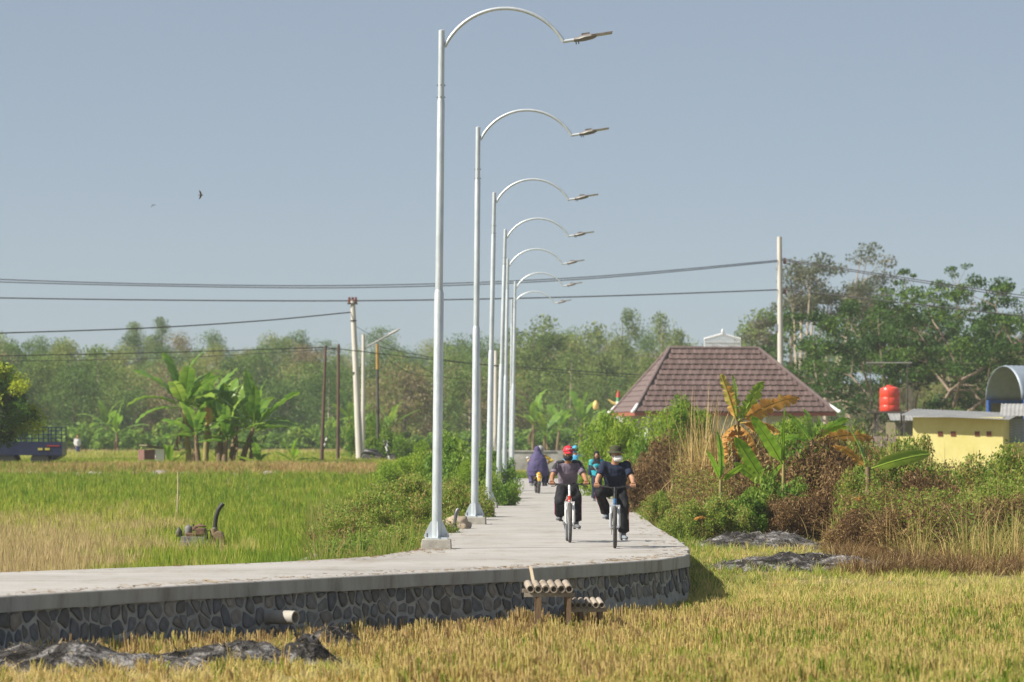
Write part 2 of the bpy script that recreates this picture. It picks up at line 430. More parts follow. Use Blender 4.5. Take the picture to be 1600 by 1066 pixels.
# small rounded arris: top ring inset
def inset(i, d):
    a = Vector(V[i - 1]); b = Vector(V[(i + 1) % n]); t = (b - a).normalized(); nn = Vector((-t.y, t.x, 0))
    return tuple(Vector(V[i]) + nn * d)
T = [inset(i, .015) for i in range(n)]
rm = bpy.data.meshes.new('road')
rm.from_pydata(T + cx + B, [], [tuple(range(n))] + [(i, n + i, n + (i + 1) % n, (i + 1) % n) for i in range(n)] + [(n + i, 2 * n + i, 2 * n + (i + 1) % n, n + (i + 1) % n) for i in range(n)])
bm = bmesh.new(); bm.from_mesh(rm); bmesh.ops.triangulate(bm, faces=[f for f in bm.faces if len(f.verts) > 4]); bmesh.ops.recalc_face_normals(bm, faces=bm.faces)
up = [f for f in bm.faces if f.calc_center_median().z > -.001]
if sum(f.normal.z * f.calc_area() for f in up) < 0: bmesh.ops.reverse_faces(bm, faces=bm.faces)
bm.to_mesh(rm); bm.free()
ro = mobj('road', rm, M['road']); tag(ro, 'pale concrete lane bending to the left', kind='structure')

# ---- stone retaining wall under the road's front edge
M['mortar'] = mat('mortar', (.22, .225, .22), (.38, .385, .37), 5, .95, bump=.5, bscale=18)
M['stone'] = mat('river_stone', (.7, .7, .7), (1.25, 1.25, 1.25), 7, .85, bump=.5, bscale=16, spec=.3,
                 orand=[(0, (.09, .098, .11)), (.25, (.13, .137, .15)), (.5, (.18, .18, .18)), (.7, (.10, .10, .10)), (.85, (.21, .19, .165)), (1, (.25, .24, .23))])
path = [Vector((x, y, 0)) for x, y in front_edge] + [Vector((x, y, 0)) for x, y in right_edge[1:8]]
path = [p for p in path if p.y > 38.0]
cum = [0]
for i in range(1, len(path)): cum.append(cum[-1] + (path[i] - path[i - 1]).length)
WL = cum[-1]
def onwall(s, z, out):
    s = min(max(s, 0), WL - 1e-4)
    i = max(j for j in range(len(cum)) if cum[j] <= s); i = min(i, len(path) - 2)
    t = (path[i + 1] - path[i]).normalized(); q = path[i] + t * (s - cum[i])
    # smooth tangent
    a = path[max(i - 1, 0)]; b = path[min(i + 2, len(path) - 1)]; tt = (b - a).normalized()
    nn = Vector((tt.y, -tt.x, 0))
    return q + nn * (out - .05 - .10 * (z + .17)) + Vector((0, 0, z))
wall = thing('retaining_wall', 'grey rubble stone retaining wall under the edge of the concrete lane', 'wall', (0, 0, 0))
g = G(); ns = 90
Vw = []; 
for i in range(ns + 1):
    for z in (-.13, -.3, -.55, -.95): Vw.append(onwall(WL * i / ns, z, 0))
for i in range(ns + 1):
    for z in (-.13, -.3, -.55, -.95): Vw.append(onwall(WL * i / ns, z, -.35))
Fw = []; off = (ns + 1) * 4
for i in range(ns):
    for k in range(3):
        a0 = i * 4 + k; Fw += [(a0, a0 + 4, a0 + 5, a0 + 1), (off + a0, off + a0 + 1, off + a0 + 5, off + a0 + 4)]
    Fw.append((i * 4, off + i * 4, off + i * 4 + 4, i * 4 + 4)); Fw.append((i * 4 + 3, i * 4 + 7, off + i * 4 + 7, off + i * 4 + 3))
Fw += [(0, 1, off + 1, off), (1, 2, off + 2, off + 1), (2, 3, off + 3, off + 2)]
e = ns * 4; Fw += [(e, off + e, off + e + 1, e + 1), (e + 1, off + e + 1, off + e + 2, e + 2), (e + 2, off + e + 2, off + e + 3, e + 3)]
g.add(Vw, Fw); g.build('mortar', M['mortar'], wall)
# seeds and clipped cells
rs = random.Random(21); seeds = []
s = .1; rows = [-.265, -.44, -.64]
for ri, z in enumerate(rows):
    s = .08 + .1 * ri
    while s < WL - .05:
        seeds.append((s + rs.uniform(-.05, .05), z + rs.uniform(-.07, .07))); s += rs.uniform(.10, .31)
def clip(poly, px, pz, nx, nz):
    out = []
    for i in range(len(poly)):
        a, b = poly[i], poly[(i + 1) % len(poly)]
        da = (a[0] - px) * nx + (a[1] - pz) * nz; db = (b[0] - px) * nx + (b[1] - pz) * nz
        if da <= 0: out.append(a)
        if da * db < 0:
            t = da / (da - db); out.append((a[0] + (b[0] - a[0]) * t, a[1] + (b[1] - a[1]) * t))
    return out
nstone = 0
for (s0, z0) in seeds:
    poly = [(max(s0 - .3, .02), -.86), (min(s0 + .3, WL - .02), -.86), (min(s0 + .3, WL - .02), -.185), (max(s0 - .3, .02), -.185)]
    gap = rs.uniform(.006, .030)
    for (s1, z1) in seeds:
        if (s1, z1) == (s0, z0) or abs(s1 - s0) > .55: continue
        dx, dz = s1 - s0, z1 - z0; L = math.hypot(dx, dz)
        poly = clip(poly, s0 + dx / 2 - dx / L * gap, z0 + dz / 2 - dz / L * gap, dx / L, dz / L)
        if len(poly) < 3: break
    if len(poly) < 3: continue
    for _ in range(1):
        q = []
        for i in range(len(poly)):
            a, b = poly[i], poly[(i + 1) % len(poly)]
            if math.hypot(a[0] - b[0], a[1] - b[1]) < .035: q.append(((a[0] + b[0]) / 2, (a[1] + b[1]) / 2)); continue
            q.append((a[0] * .82 + b[0] * .18, a[1] * .82 + b[1] * .18)); q.append((a[0] * .18 + b[0] * .82, a[1] * .18 + b[1] * .82))
        poly = q
    poly = [(a + rs.uniform(-.010, .010), b + rs.uniform(-.010, .010)) for a, b in poly]
    if len(poly) < 3: continue
    mx = sum(p[0] for p in poly) / len(poly); mz = sum(p[1] for p in poly) / len(poly)
    proud = rs.uniform(.008, .035); n = len(poly); tl = rs.uniform(-.05, .05); tz = rs.uniform(-.06, .06)
    def W(a, b, o): return onwall(a, b, o)
    Vs = [W(a, b, -.01) for a, b in poly] + [W(mx + (a - mx) * .93, mz + (b - mz) * .93, proud * .7 + (a - mx) * tl + (b - mz) * tz) for a, b in poly] + \
         [W(mx + (a - mx) * .6, mz + (b - mz) * .6, proud + (a - mx) * tl + (b - mz) * tz) for a, b in poly]
    ctr = W(mx, mz, 0)
    Vs = [p - ctr for p in Vs]
    Fs = [(i, (i + 1) % n, n + (i + 1) % n, n + i) for i in range(n)] + [(n + i, n + (i + 1) % n, 2 * n + (i + 1) % n, 2 * n + i) for i in range(n)] + [tuple(range(2 * n, 3 * n))]
    if nstone < 300:
        o = G().add(Vs, Fs).build('stone', M['stone'], wall, smooth=True, loc=ctr); nstone += 1

# ---- culvert pipe end in the wall, wooden strip over the slab edge
pp = P(447, 965, 46.5); t = thing('drain_pipe', 'short concrete drain pipe poking out of the stone wall', 'pipe', pp, math.radians(-32))
g = G(); prof = [(.115, 0), (.15, 0), (.15, .62), (.115, .62)]
q = Matrix.Rotation(math.radians(90), 3, 'Y')
g = G(); seg = 24
Vp = []; 
for (r, z) in [(.068, .14), (.085, .14), (.085, -.35), (.068, -.35)]:
    for k in range(seg): 
        w = 2 * math.pi * k / seg; Vp.append((z, r * math.cos(w), r * math.sin(w)))
g.add(Vp, [(i * seg + k, i * seg + (k + 1) % seg, ((i + 1) % 4) * seg + (k + 1) % seg, ((i + 1) % 4) * seg + k) for i in range(4) for k in range(seg)])
g.build('pipe_shell', M['concrete'], t, smooth=True)

# ------------------------------------------------------------------ street lamps
def build_lamp():
    t = thing('street_lamp', '', 'street lamp')
    Hh = 8.08
    g = G(); z0 = .15
    g.lathe([(.078, z0), (.076, 4.05), (.062, 4.11)], 20); g.build('pole_base', M['galv'], t, True)
    g = G(); g.lathe([(.061, 4.1), (.060, 7.10), (.053, 7.14)], 20); g.build('pole_middle', M['galv'], t, True)
    g = G(); g.lathe([(.052, 7.12), (.049, Hh + .15), (.03, Hh + .162)], 20)
    g.build('pole_top', M['galv'], t, True)
    for z in (7.17, 7.36):
        for a in (0, math.pi / 2, math.pi, 1.5 * math.pi):
            g = G(); r = Matrix.Rotation(a, 3, 'Z'); g.tube([r @ Vector((.045, 0, z)), r @ Vector((.068, 0, z))], .011, 6); g.build('bolt', M['bolt'], t)
    g = G(); g.box((0, 0, .165), (.36, .36, .03)); bevel(g.build('base_plate', M['galv_plate'], t), .004)
    for a in range(4):
        r = Matrix.Rotation(math.pi / 4 + a * math.pi / 2 - math.radians(38), 3, 'Z')
        g = G(); pr = [(.06, .18), (.20, .18), (.20, .21), (.095, .43), (.06, .43)]
        V = [r @ Vector((x, y, z)) for y in (-.006, .006) for x, z in pr]
        g.add(V, [(0, 1, 2, 3, 4), (9, 8, 7, 6, 5)] + [(i, (i + 1) % 5, 5 + (i + 1) % 5, 5 + i) for i in range(5)])
        g.build('gusset', M['galv_plate'], t)
    for sx in (-1, 1):
        for sy in (-1, 1):
            g = G(); g.tube([(sx * .145, sy * .145, .18), (sx * .145, sy * .145, .245)], .014, 6); g.build('anchor_bolt', M['bolt'], t)
    g = G(); g.prism([(-.23, -.23), (.23, -.23), (.23, .23), (-.23, .23)], -.05, .15, lambda p: Vector((p.x * (1.06 if p.z < 0 else 1), p.y * (1.06 if p.z < 0 else 1), p.z)))
    bevel(g.build('plinth', M['concrete'], t), .012)
    # arm: arc through three points
    x1, z1, x2, z2, x3, z3 = .05, 7.97, .97, 8.59, 1.94, 8.07
    D = 2 * (x1 * (z2 - z3) + x2 * (z3 - z1) + x3 * (z1 - z2))
    ux = ((x1 ** 2 + z1 ** 2) * (z2 - z3) + (x2 ** 2 + z2 ** 2) * (z3 - z1) + (x3 ** 2 + z3 ** 2) * (z1 - z2)) / D
    uz = ((x1 ** 2 + z1 ** 2) * (x3 - x2) + (x2 ** 2 + z2 ** 2) * (x1 - x3) + (x3 ** 2 + z3 ** 2) * (x2 - x1)) / D
    rr = math.hypot(x1 - ux, z1 - uz); a1 = math.atan2(z1 - uz, x1 - ux); a3 = math.atan2(z3 - uz, x3 - ux)
    pts = [(ux + rr * math.cos(a1 + (a3 - a1) * k / 28), 0, uz + rr * math.sin(a1 + (a3 - a1) * k / 28)) for k in range(29)]
    g = G(); g.tube(pts, .029, 12); g.build('arm', M['galv'], t, True)
    g = G(); g.tube([(1.925, 0, 8.072), (2.13, 0, 8.105)], .028, 12); g.build('arm_spigot', M['galv'], t, True)
    # lamp head
    q = Matrix.Rotation(math.radians(-9.5), 3, 'Y'); base = Vector((2.1, 0, 8.10))
    def L(p): return base + q @ Vector(p)
    g = G()
    g.tube([L((x, 0, z)) for x, z, _, _ in [(0, 0, 0, 0), (.09, 0, 0, 0), (.16, .01, 0, 0), (.30, .012, 0, 0), (.36, .012, 0, 0)]], [(.05, .035), (.055, .042), (.10, .055), (.115, .045), (.11, .022)], 12, side=(0, 1, 0))
    hd = g.build('lamp_head', M['lamp_head'], t, True)
    g = G(); g.box(L((.45, 0, .022)), (.34, .23, .022), q); g.tube([L((.30, -.11, .03)), L((.62, -.09, .03)), L((.62, .09, .03)), L((.30, .11, .03))], .011, 6)
    g.build('light_panel', M['lamp_head'], hd)
    g = G(); g.box(L((.46, 0, .008)), (.28, .18, .006), q); g.build('lens', M['lens'], hd)
    for y in (-.05, 0, .05):
        g = G(); g.box(L((.20, y, .066)), (.13, .012, .03), q); g.build('cooling_fin', M['lamp_head'], hd)
    for x in (.03, .07):
        g = G(); g.tube([L((x, 0, -.03)), L((x, 0, -.075))], .009, 6); g.build('clamp_bolt', M['bolt'], hd)
    return t
lamps = [  # px base, py of plinth top, px of pole top, depth
    (682, 61.0, 690, 'first and tallest-looking street lamp, galvanised, at the bend of the lane', 0),
    (741.5, 79.6, 747, 'second galvanised street lamp from the front, on a low concrete plinth by the lane', -2),
    (763, 100.2, 772.3, 'third galvanised street lamp from the front, its foot beside green shrubs', -3),
    (778, 117.4, 789.5, 'fourth galvanised street lamp from the front, leaning a little to the right', -4),
    (787.5, 136.0, 793.5, 'fifth galvanised street lamp from the front, its foot hidden by shrubs', -5),
    (799.5, 154.8, 805, 'sixth galvanised street lamp from the front, closest to the boundary wall but one', -6),
    (797.5, 174.0, 800, 'farthest and smallest-looking galvanised street lamp of the row', -7)]
proto = build_lamp()
for i, (bx, d, tx, lab, rz) in enumerate(lamps):
    o = proto if i == 0 else copy_tree(proto)
    x = (bx - HX) / F * d
    o.location = (x, d, 0); lean = math.atan2((tx - bx) / F * d, 8.1)
    o.rotation_euler = (0, lean, math.radians(rz)); o['label'] = lab; o['group'] = 'street lamps along the lane'
# ------------------------------------------------------------------ vegetation helpers
def blades_np(x, y, z, h, w, lean, az, rnd, name):
    n = len(x); fa = NR.uniform(0, math.pi, n); cx_, cy_ = np.cos(fa) * w / 2, np.sin(fa) * w / 2
    dx, dy = np.cos(az) * lean, np.sin(az) * lean
    V = np.zeros((n, 5, 3), np.float32)
    for k, (t, ww, s) in enumerate([(0, 1, -1), (0, 1, 1), (.55, .8, -1), (.55, .8, 1), (1, 0, 0)]):
        V[:, k, 0] = x + dx * t * t + s * ww * cx_; V[:, k, 1] = y + dy * t * t + s * ww * cy_
        V[:, k, 2] = z + h * t * (1 - .25 * np.minimum(lean / np.maximum(h, 1e-3), 1.5) * t)
    b = np.arange(n)[:, None] * 5
    T = np.stack([b + np.array([0, 1, 3]), b + np.array([0, 3, 2]), b + np.array([2, 3, 4])], 1).reshape(-1, 3)
    return npmesh(name, V.reshape(-1, 3), T, np.repeat(rnd, 5))

def stalks_np(x, y, z, h, w, lean, az, rnd, name):
    """blunt cut stalks: three narrow faces round each straw"""
    n = len(x); fa = NR.uniform(0, math.pi, n); dx, dy = np.cos(az) * lean, np.sin(az) * lean; V = np.zeros((n, 6, 3), np.float32)
    for k in range(3):
        ax, ay = np.cos(fa + k * 2.094) * w * .5, np.sin(fa + k * 2.094) * w * .5
        V[:, k, 0] = x + ax * 1.15; V[:, k, 1] = y + ay * 1.15; V[:, k, 2] = z
        V[:, 3 + k, 0] = x + dx + ax * .8; V[:, 3 + k, 1] = y + dy + ay * .8; V[:, 3 + k, 2] = z + h * (1 + .06 * (k - 1))
    b = np.arange(n)[:, None] * 6
    Q = np.stack([b + np.array([0, 1, 4, 3]), b + np.array([1, 2, 5, 4]), b + np.array([2, 0, 3, 5])], 1).reshape(-1, 4)
    return npmesh(name, V.reshape(-1, 3), Q, np.repeat(rnd, 6))

def tufts(name, tx, ty, nb, spread, h, w, lean, crnd, m, label, cat=None, jit=.22, hj=.35, maker=None):
    """tx, ty tuft places; per tuft arrays h, w, crnd"""
    tz = HT(tx, ty); k = np.repeat(np.arange(len(tx)), nb); n = len(k)
    r = spread * np.sqrt(NR.random(n)); a = NR.uniform(0, 2 * math.pi, n)
    def A(v): return np.broadcast_to(np.asarray(v, float), tx.shape)[k]
    x = tx[k] + r * np.cos(a); y = ty[k] + r * np.sin(a)
    hh = A(h) * (1 + NR.uniform(-hj, hj, n)); ww = A(w) * NR.uniform(.7, 1.3, n)
    ln = A(lean) * NR.random(n) + .3 * r; rn = np.clip(A(crnd) + NR.normal(0, jit * .5, n), 0, 1)
    me = (maker or blades_np)(x, y, tz[k] - .02, hh, ww, ln, a + NR.normal(0, .6, n), rn, name)
    o = mobj(name, me, m); tag(o, label, kind='stuff')
    return o

def leaves_np(ctr, size, rnd, up=.35, name='foliage', aspect=.45):
    """one folded leaf (two triangles as a quad) at each centre"""
    n = len(ctr); d = NR.normal(0, 1, (n, 3)); d[:, 2] -= .15; d /= np.linalg.norm(d, axis=1)[:, None]
    u = NR.normal(0, 1, (n, 3)); u[:, 2] += up * 3; s = np.cross(d, u); s /= np.linalg.norm(s, axis=1)[:, None] + 1e-9
    nn = np.cross(s, d)
    L = (size * NR.uniform(.65, 1.35, n))[:, None]
    V = np.zeros((n, 4, 3), np.float32)
    V[:, 0] = ctr - d * L * .5; V[:, 1] = ctr + s * L * aspect * .5 + nn * L * .10; V[:, 2] = ctr + d * L * .5; V[:, 3] = ctr - s * L * aspect * .5 + nn * L * .10
    Fq = np.arange(n * 4).reshape(n, 4)
    return npmesh(name, V.reshape(-1, 3), Fq, np.repeat(rnd, 4))

def clump_pts(rng, centres, rad, n_per, squash=.8, crand=None, wj=.35):
    """leaf places scattered in balls round the centres, biased to their shells; rnd per leaf from the clump's own value"""
    centres = np.asarray(centres, float); K = len(centres); n = K * n_per
    rad = np.broadcast_to(np.asarray(rad, float), (K,))
    k = np.repeat(np.arange(K), n_per); d = rng.normal(0, 1, (n, 3)); d /= np.linalg.norm(d, axis=1)[:, None]
    r = rad[k] * (rng.random(n) ** .45); p = centres[k] + d * r[:, None] * np.array([1, 1, squash])
    cr = rng.random(K) if crand is None else np.asarray(crand)
    rn = np.clip(cr[k] * (1 - wj) + rng.random(n) * wj, 0, 1)
    return p, rn

M['bark'] = mat('bark', (.10, .075, .05), (.20, .16, .12), 12, .9, bump=.4, stretch=(1, 1, .3))
M['pale_bark'] = mat('pale_bark', (.34, .27, .20), (.52, .44, .35), 8, .85, bump=.2, stretch=(1, 1, .3))
M['twig'] = mat('twig', (.12, .085, .05), (.22, .16, .10), 12, .9)
FOREST = [(0, (.04, .09, .02)), (.3, (.08, .15, .025)), (.52, (.15, .22, .04)), (.68, (.23, .24, .06)), (.82, (.20, .155, .085)), (.92, (.18, .14, .09)), (1, (.32, .29, .06))]
M['forest'] = leafmat('forest_leaves', FOREST, .4, .7, k=1.25)
M['bamboo'] = leafmat('bamboo_leaves', [(0, (.06, .11, .025)), (.5, (.13, .19, .045)), (1, (.24, .27, .075))], .4, .4, k=1.25)
M['lush'] = leafmat('lush_leaves', [(0, (.05, .12, .015)), (.4, (.11, .21, .028)), (.75, (.19, .29, .04)), (1, (.30, .33, .06))], .45, .15, k=1.2)
M['feather'] = leafmat('feathery_leaves', [(0, (.12, .22, .02)), (.5, (.20, .31, .03)), (1, (.31, .38, .05))], .5, k=1.2)
M['mango'] = leafmat('mango_leaves', [(0, (.03, .075, .010)), (.45, (.065, .14, .018)), (.62, (.15, .25, .02)), (.8, (.27, .36, .025)), (1, (.36, .38, .03))], .4, k=1.3)
M['raintree'] = leafmat('rain_tree_leaves', [(0, (.025, .065, .015)), (.5, (.055, .125, .022)), (.8, (.11, .20, .03)), (1, (.19, .26, .04))], .35, k=1.0)
M['teak'] = leafmat('grey_green_leaves', [(0, (.07, .10, .045)), (.5, (.13, .15, .08)), (1, (.22, .19, .12))], .35)
M['dry_leaf'] = leafmat('withered_leaves', [(0, (.055, .032, .016)), (.35, (.13, .075, .032)), (.65, (.24, .145, .06)), (.85, (.36, .24, .10)), (1, (.48, .36, .18))], .35, k=1.05)
M['weed'] = leafmat('weed_leaves', [(0, (.065, .13, .016)), (.4, (.15, .23, .03)), (.65, (.25, .29, .05)), (.82, (.30, .22, .08)), (1, (.42, .30, .14))], .45, k=1.3)
M['straw'] = leafmat('stubble', [(0, (.14, .26, .02)), (.25, (.28, .34, .04)), (.42, (.47, .43, .13)), (.62, (.60, .48, .19)), (.85, (.56, .43, .20)), (1, (.34, .23, .11))], .45, rough=.7, k=1.25)
M['paddy'] = leafmat('green_paddy', [(0, (.13, .24, .02)), (.3, (.29, .36, .035)), (.5, (.40, .41, .06)), (.7, (.50, .43, .17)), (1, (.50, .38, .20))], .45, rough=.6, k=1.05)
M['reed'] = leafmat('dry_reed', [(0, (.24, .27, .05)), (.3, (.44, .34, .13)), (.7, (.58, .43, .19)), (1, (.28, .16, .07))], .35, k=1.1)
M['ban_g'] = leafmat('banana_green', [(0, (.05, .13, .02)), (.5, (.13, .24, .03)), (1, (.26, .36, .05))], .45, rough=.4, spec=.4, k=1.3)
M['ban_y'] = leafmat('banana_bright', [(0, (.15, .31, .02)), (.6, (.24, .42, .03)), (1, (.34, .46, .06))], .5, rough=.4, spec=.4)
M['ban_d'] = leafmat('banana_dry', [(0, (.30, .15, .05)), (.5, (.50, .25, .06)), (.8, (.62, .35, .09)), (1, (.42, .36, .08))], .35)
M['ban_b'] = leafmat('banana_husk', [(0, (.18, .12, .065)), (1, (.42, .31, .19))], .25)
M['ban_stem'] = mat('banana_stem', (.20, .17, .06), (.38, .30, .09), 5, .7, stretch=(1, 1, .25), contrast=(.3, .7))
M['ban_stem_d'] = mat('banana_stem_husk', (.12, .08, .045), (.26, .18, .09), 7, .8, stretch=(1, 1, .25))

# ------------------------------------------------------------------ forest on the hillside
def forest_variant(seed, h, w, nleaf, leaf, m, narrow=False):
    rng = np.random.default_rng(seed); rr = random.Random(seed)
    g = G(); lean = rr.uniform(-.3, .3)
    g.tube([(0, 0, -.4), (lean * .4, 0, h * .4), (lean, rr.uniform(-.3, .3), h * .9)], [.13, .09, .03], 6)
    cs = []; rad = []
    K = 20 if not narrow else 16
    for k in range(K):
        t = (k + .5) / K; zz = h * (.07 + .86 * t)
        prof = (math.sin(math.pi * min(.93, t * .74 + .20)) ** .5) * w * .58
        a = rr.uniform(0, 6.28); r = prof * rr.uniform(.25, .95)
        p = (r * math.cos(a) + lean * t, r * math.sin(a), zz); cs.append(p); rad.append(w * rr.uniform(.17, .33))
        if k % 2 == 0: g.tube([(lean * t * .9, 0, zz - .8), p], [.035, .012], 4)
    p, rn = clump_pts(rng, cs, rad, nleaf // K, .85, wj=.4)
    tm = g.mesh('trunk', True); tm.materials.append(M['pale_bark'] if seed % 2 else M['bark'])
    cm = leaves_np(p, leaf, rn, .3, 'crown', .6); cm.materials.append(m)
    return tm, cm
fv = [forest_variant(100 + i, 6.5 + (i % 3) * .8, 4.6 + (i % 2) * 1.4, 5000, .22, M['forest']) for i in range(6)]
fb = [forest_variant(200 + i, 9.0 + i, 4.8, 5500, .21, M['bamboo'], True) for i in range(3)]
def tree_from(tm, cm, name, label, loc, s, rz, group, cat='tree', sz=None):
    t = thing(name, label, cat, loc, rz, group); t.scale = (s, s, sz or s)
    mobj('trunk', tm, None, t); mobj('crown', cm, None, t); return t
rf = random.Random(5)
cnt = 0
for row in range(7):
    d0 = [338, 354, 372, 392, 414, 438, 466][row]
    px = -90 + rf.uniform(0, 40)
    while px < 1690:
        d = d0 + rf.uniform(-7, 7)
        hs = .82 + .42 * float(fbm(px * .006, row * .3, 4))
        if px > 1180: hs *= .8
        if 800 < px < 1060 and row < 2: hs *= 1.05
        if row > 4 and 1040 < px < 1250: px += 60; continue
        v = fv[rf.randrange(6)]
        tree_from(*v, 'hill_tree', 'slender mixed green and brown tree in the wood on the hillside', GP(px, d), hs * rf.uniform(.72, 1.12), rf.uniform(0, 6.28), 'trees of the wooded hillside')
        cnt += 1
        px += rf.uniform(38, 62) * 400 / d
# tall feathery bamboo-like trees over the middle of the picture
spots = [(836, 345, 1.35), (812, 350, 1.0), (866, 340, 1.15), (905, 345, 1.28), (940, 350, 1.0), (972, 362, 1.42, .6), (1005, 350, 1.0), (1032, 366, 1.40, .6), (1052, 362, 1.2, .7), (1085, 370, 1.05), (890, 330, .95), (1010, 335, .9), (950, 325, .8), (1180, 320, 1.2), (1215, 315, 1.3), (1150, 330, 1.0), (215, 470, .9), (255, 468, .95), (1570, 330, 1.0), (1610, 325, 1.1), (1525, 330, .95)]
for i, s in enumerate(spots):
    hz = s[2] * [1.0, .93, .87][i % 3]
    tree_from(*fb[i % 3], 'bamboo_grove', {0: 'tallest feathery tree in the wood, just right of the far street lamps', 5: 'narrow column shaped tree against the sky left of the tiled roof', 7: 'second narrow column shaped tree, nearer to the tiled roof', 16: 'left one of two tree tops rising above the hill at the left', 17: 'right one of two tree tops rising above the hill at the left'}.get(i, 'tall feathery pale green tree rising over the wood'), GP(s[0], s[1]), hz * (s[3] if len(s) > 3 else 1), rf.uniform(0, 6.28), 'tall feathery trees behind the lane', sz=hz)

# lower belt of bright shrubs at the wood's foot
def shrub_mesh(seed, K, n_per, leaf, m, h=1.0, squash=.75, up=.35, name='foliage', aspect=.55, wj=.5):
    rng = np.random.default_rng(seed); rr = random.Random(seed); cs = []
    for k in range(K):
        a = rr.uniform(0, 6.28); r = rr.random() ** .6 * .85; z = h * (.18 + .75 * rr.random() * math.sqrt(max(0, 1 - r * r * .9)))
        cs.append((r * math.cos(a), r * math.sin(a), z))
    p, rn = clump_pts(rng, cs, [rr.uniform(.18, .36) for _ in cs], n_per, squash, wj=wj); p[:, 2] = np.maximum(p[:, 2], .02)
    me = leaves_np(p, leaf, rn, up, name, aspect); me.materials.append(m)
    g = G()
    for c in cs[::2]: g.tube([(c[0] * .15, c[1] * .15, -.1), (c[0] * .6, c[1] * .6, c[2] * .55), c], [.022, .015, .006], 4)
    sm = g.mesh('stems'); sm.materials.append(M['twig'])
    return me, sm
def shrub(meshes, name, label, loc, sx, sz, rz=0, group=None, cat='shrub', sy=None):
    t = thing(name, label, cat, loc, rz, group); t.scale = (sx, sy or sx, sz)
    mobj('foliage', meshes[0], None, t); mobj('stems', meshes[1], None, t); return t
belt = [shrub_mesh(300 + i, 14, 60, .17, M['lush']) for i in range(4)]
for i in range(46):
    px = -60 + i * 38 + rf.uniform(-16, 16); d = rf.uniform(285, 328)
    if px > 940 and d < 300: d += 20
    s = rf.uniform(1.6, 2.6)
    shrub(belt[i % 4], 'hedge_shrub', 'rounded green shrub in the belt at the foot of the wood', GP(px, d), s, s * rf.uniform(.9, 1.5), rf.uniform(0, 6), 'shrubs at the foot of the wood')

# ------------------------------------------------------------------ grasses
# stubble of the front field
n = 16500; ty = NR.uniform(34, 60.5, n); tx = NR.uniform(-.175, .215, n) * ty
ok = (~is_left(tx, ty)) & (~inpoly(tx, ty)) & (dist_road(tx, ty) > .10)
ok &= NR.random(n) < .22 + 1.2 * sstep(.34, .62, fbm(tx * 1.1, ty * .8, 9))
tx, ty = tx[ok], ty[ok]
# ash patches keep the stubble away
ashes = []
def ash_free(tx, ty, pad=.0):
    k = np.ones(tx.shape, bool)
    for (ax, ay, rx, ry) in ashes: k &= ((tx - ax) / (rx + pad)) ** 2 + ((ty - ay) / (ry + pad)) ** 2 > .8
    return k
def ash_spec(px, py, d_or_none, wpx, depth, z=-.78):
    d = F * (EYE - z) / (py - HY); return ((px - HX) / F * d, d, wpx / 2 / F * d, depth)
def ash_at(px, d, wpx, depth): return ((px - HX) / F * d, d, wpx / 2 / F * d, depth)
A1 = ash_at(120, 40.6, 520, 1.05); A2 = ash_at(370, 41.2, 400, .8); A3 = ash_at(520, 45.4, 120, .5); A6 = ash_at(480, 41.0, 120, .45)
A4 = ash_at(1180, 75.5, 240, 2.3); A5 = ash_at(1255, 66.3, 320, 1.3)
ashes += [A1, A2, A3, A4, A5, A6]
k = ash_free(tx, ty); tx, ty = tx[k], ty[k]
gr = fbm(tx * .35, ty * .22, 12); u = tx / ty * F + HX
pyy = HY + F * (EYE + .75) / ty
green = .72 - .24 * sstep(500, 1500, u + 260 * (gr - .5)) - .12 * sstep(960, 1066, pyy) - .28 * sstep(960, 905, pyy) * sstep(900, 1200, u)
green = green + .55 * (gr - .5) + .35 * (fbm(tx * 1.7, ty * 1.2, 19) - .5) + NR.normal(0, .17, len(tx))
hgt = np.where(green > .5, .19, .18) * (1 + .9 * (fbm(tx * .9, ty * .9, 15) - .5))
hgt = hgt * (1 - .5 * sstep(50, 58, ty) * sstep(980, 1120, u)) * (1 - .35 * sstep(640, 480, u) * sstep(41, 40, ty))
kq = (NR.random(len(tx)) < .35) | (u > 600) | (ty > 40.6); tx, ty, hgt, green = tx[kq], ty[kq], hgt[kq], green[kq]
tufts('rice_stubble', tx, ty, 13, .055, hgt * NR.uniform(.55, 1.15, len(tx)), .014, .05, np.clip(green, 0, 1), M['straw'], 'straw yellow cut rice stubble in the front field', jit=.20, maker=stalks_np)
# fine low grass between
n = 8000; ty2 = NR.uniform(34, 60, n); tx2 = NR.uniform(-.175, .215, n) * ty2
ok = (~is_left(tx2, ty2)) & (~inpoly(tx2, ty2)) & ash_free(tx2, ty2); tx2, ty2 = tx2[ok], ty2[ok]
u2 = tx2 / ty2 * F + HX
tufts('field_grass', tx2, ty2, 8, .12, .14 + .08 * sstep(700, 1500, u2), .010, .12, .30 + .35 * fbm(tx2 * .5, ty2 * .5, 22) + .10 * sstep(600, 1500, u2) + .25 * sstep(500, 200, u2), M['straw'], 'low green and straw grass between the front stubble', jit=.3)
# greener tufts close under the wall at its right end and along the weed belt
n = 4200; uu = NR.uniform(1060, 2000, n); dd = 52 + 29 * NR.random(n) ** 1.2; tx3 = (uu - HX) / F * dd; ty3 = dd
ok = (~inpoly(tx3, ty3)) & ash_free(tx3, ty3, -.1); tx3, ty3 = tx3[ok], ty3[ok]
tufts('verge_grass', tx3, ty3, 14, .10, .08 + .13 * NR.random(len(tx3)) ** 1.5, .011, .14, .02 + .75 * fbm(tx3 * .6, ty3 * .6, 31), M['straw'], 'fresh green grass at the edge of the burnt weeds', jit=.4)

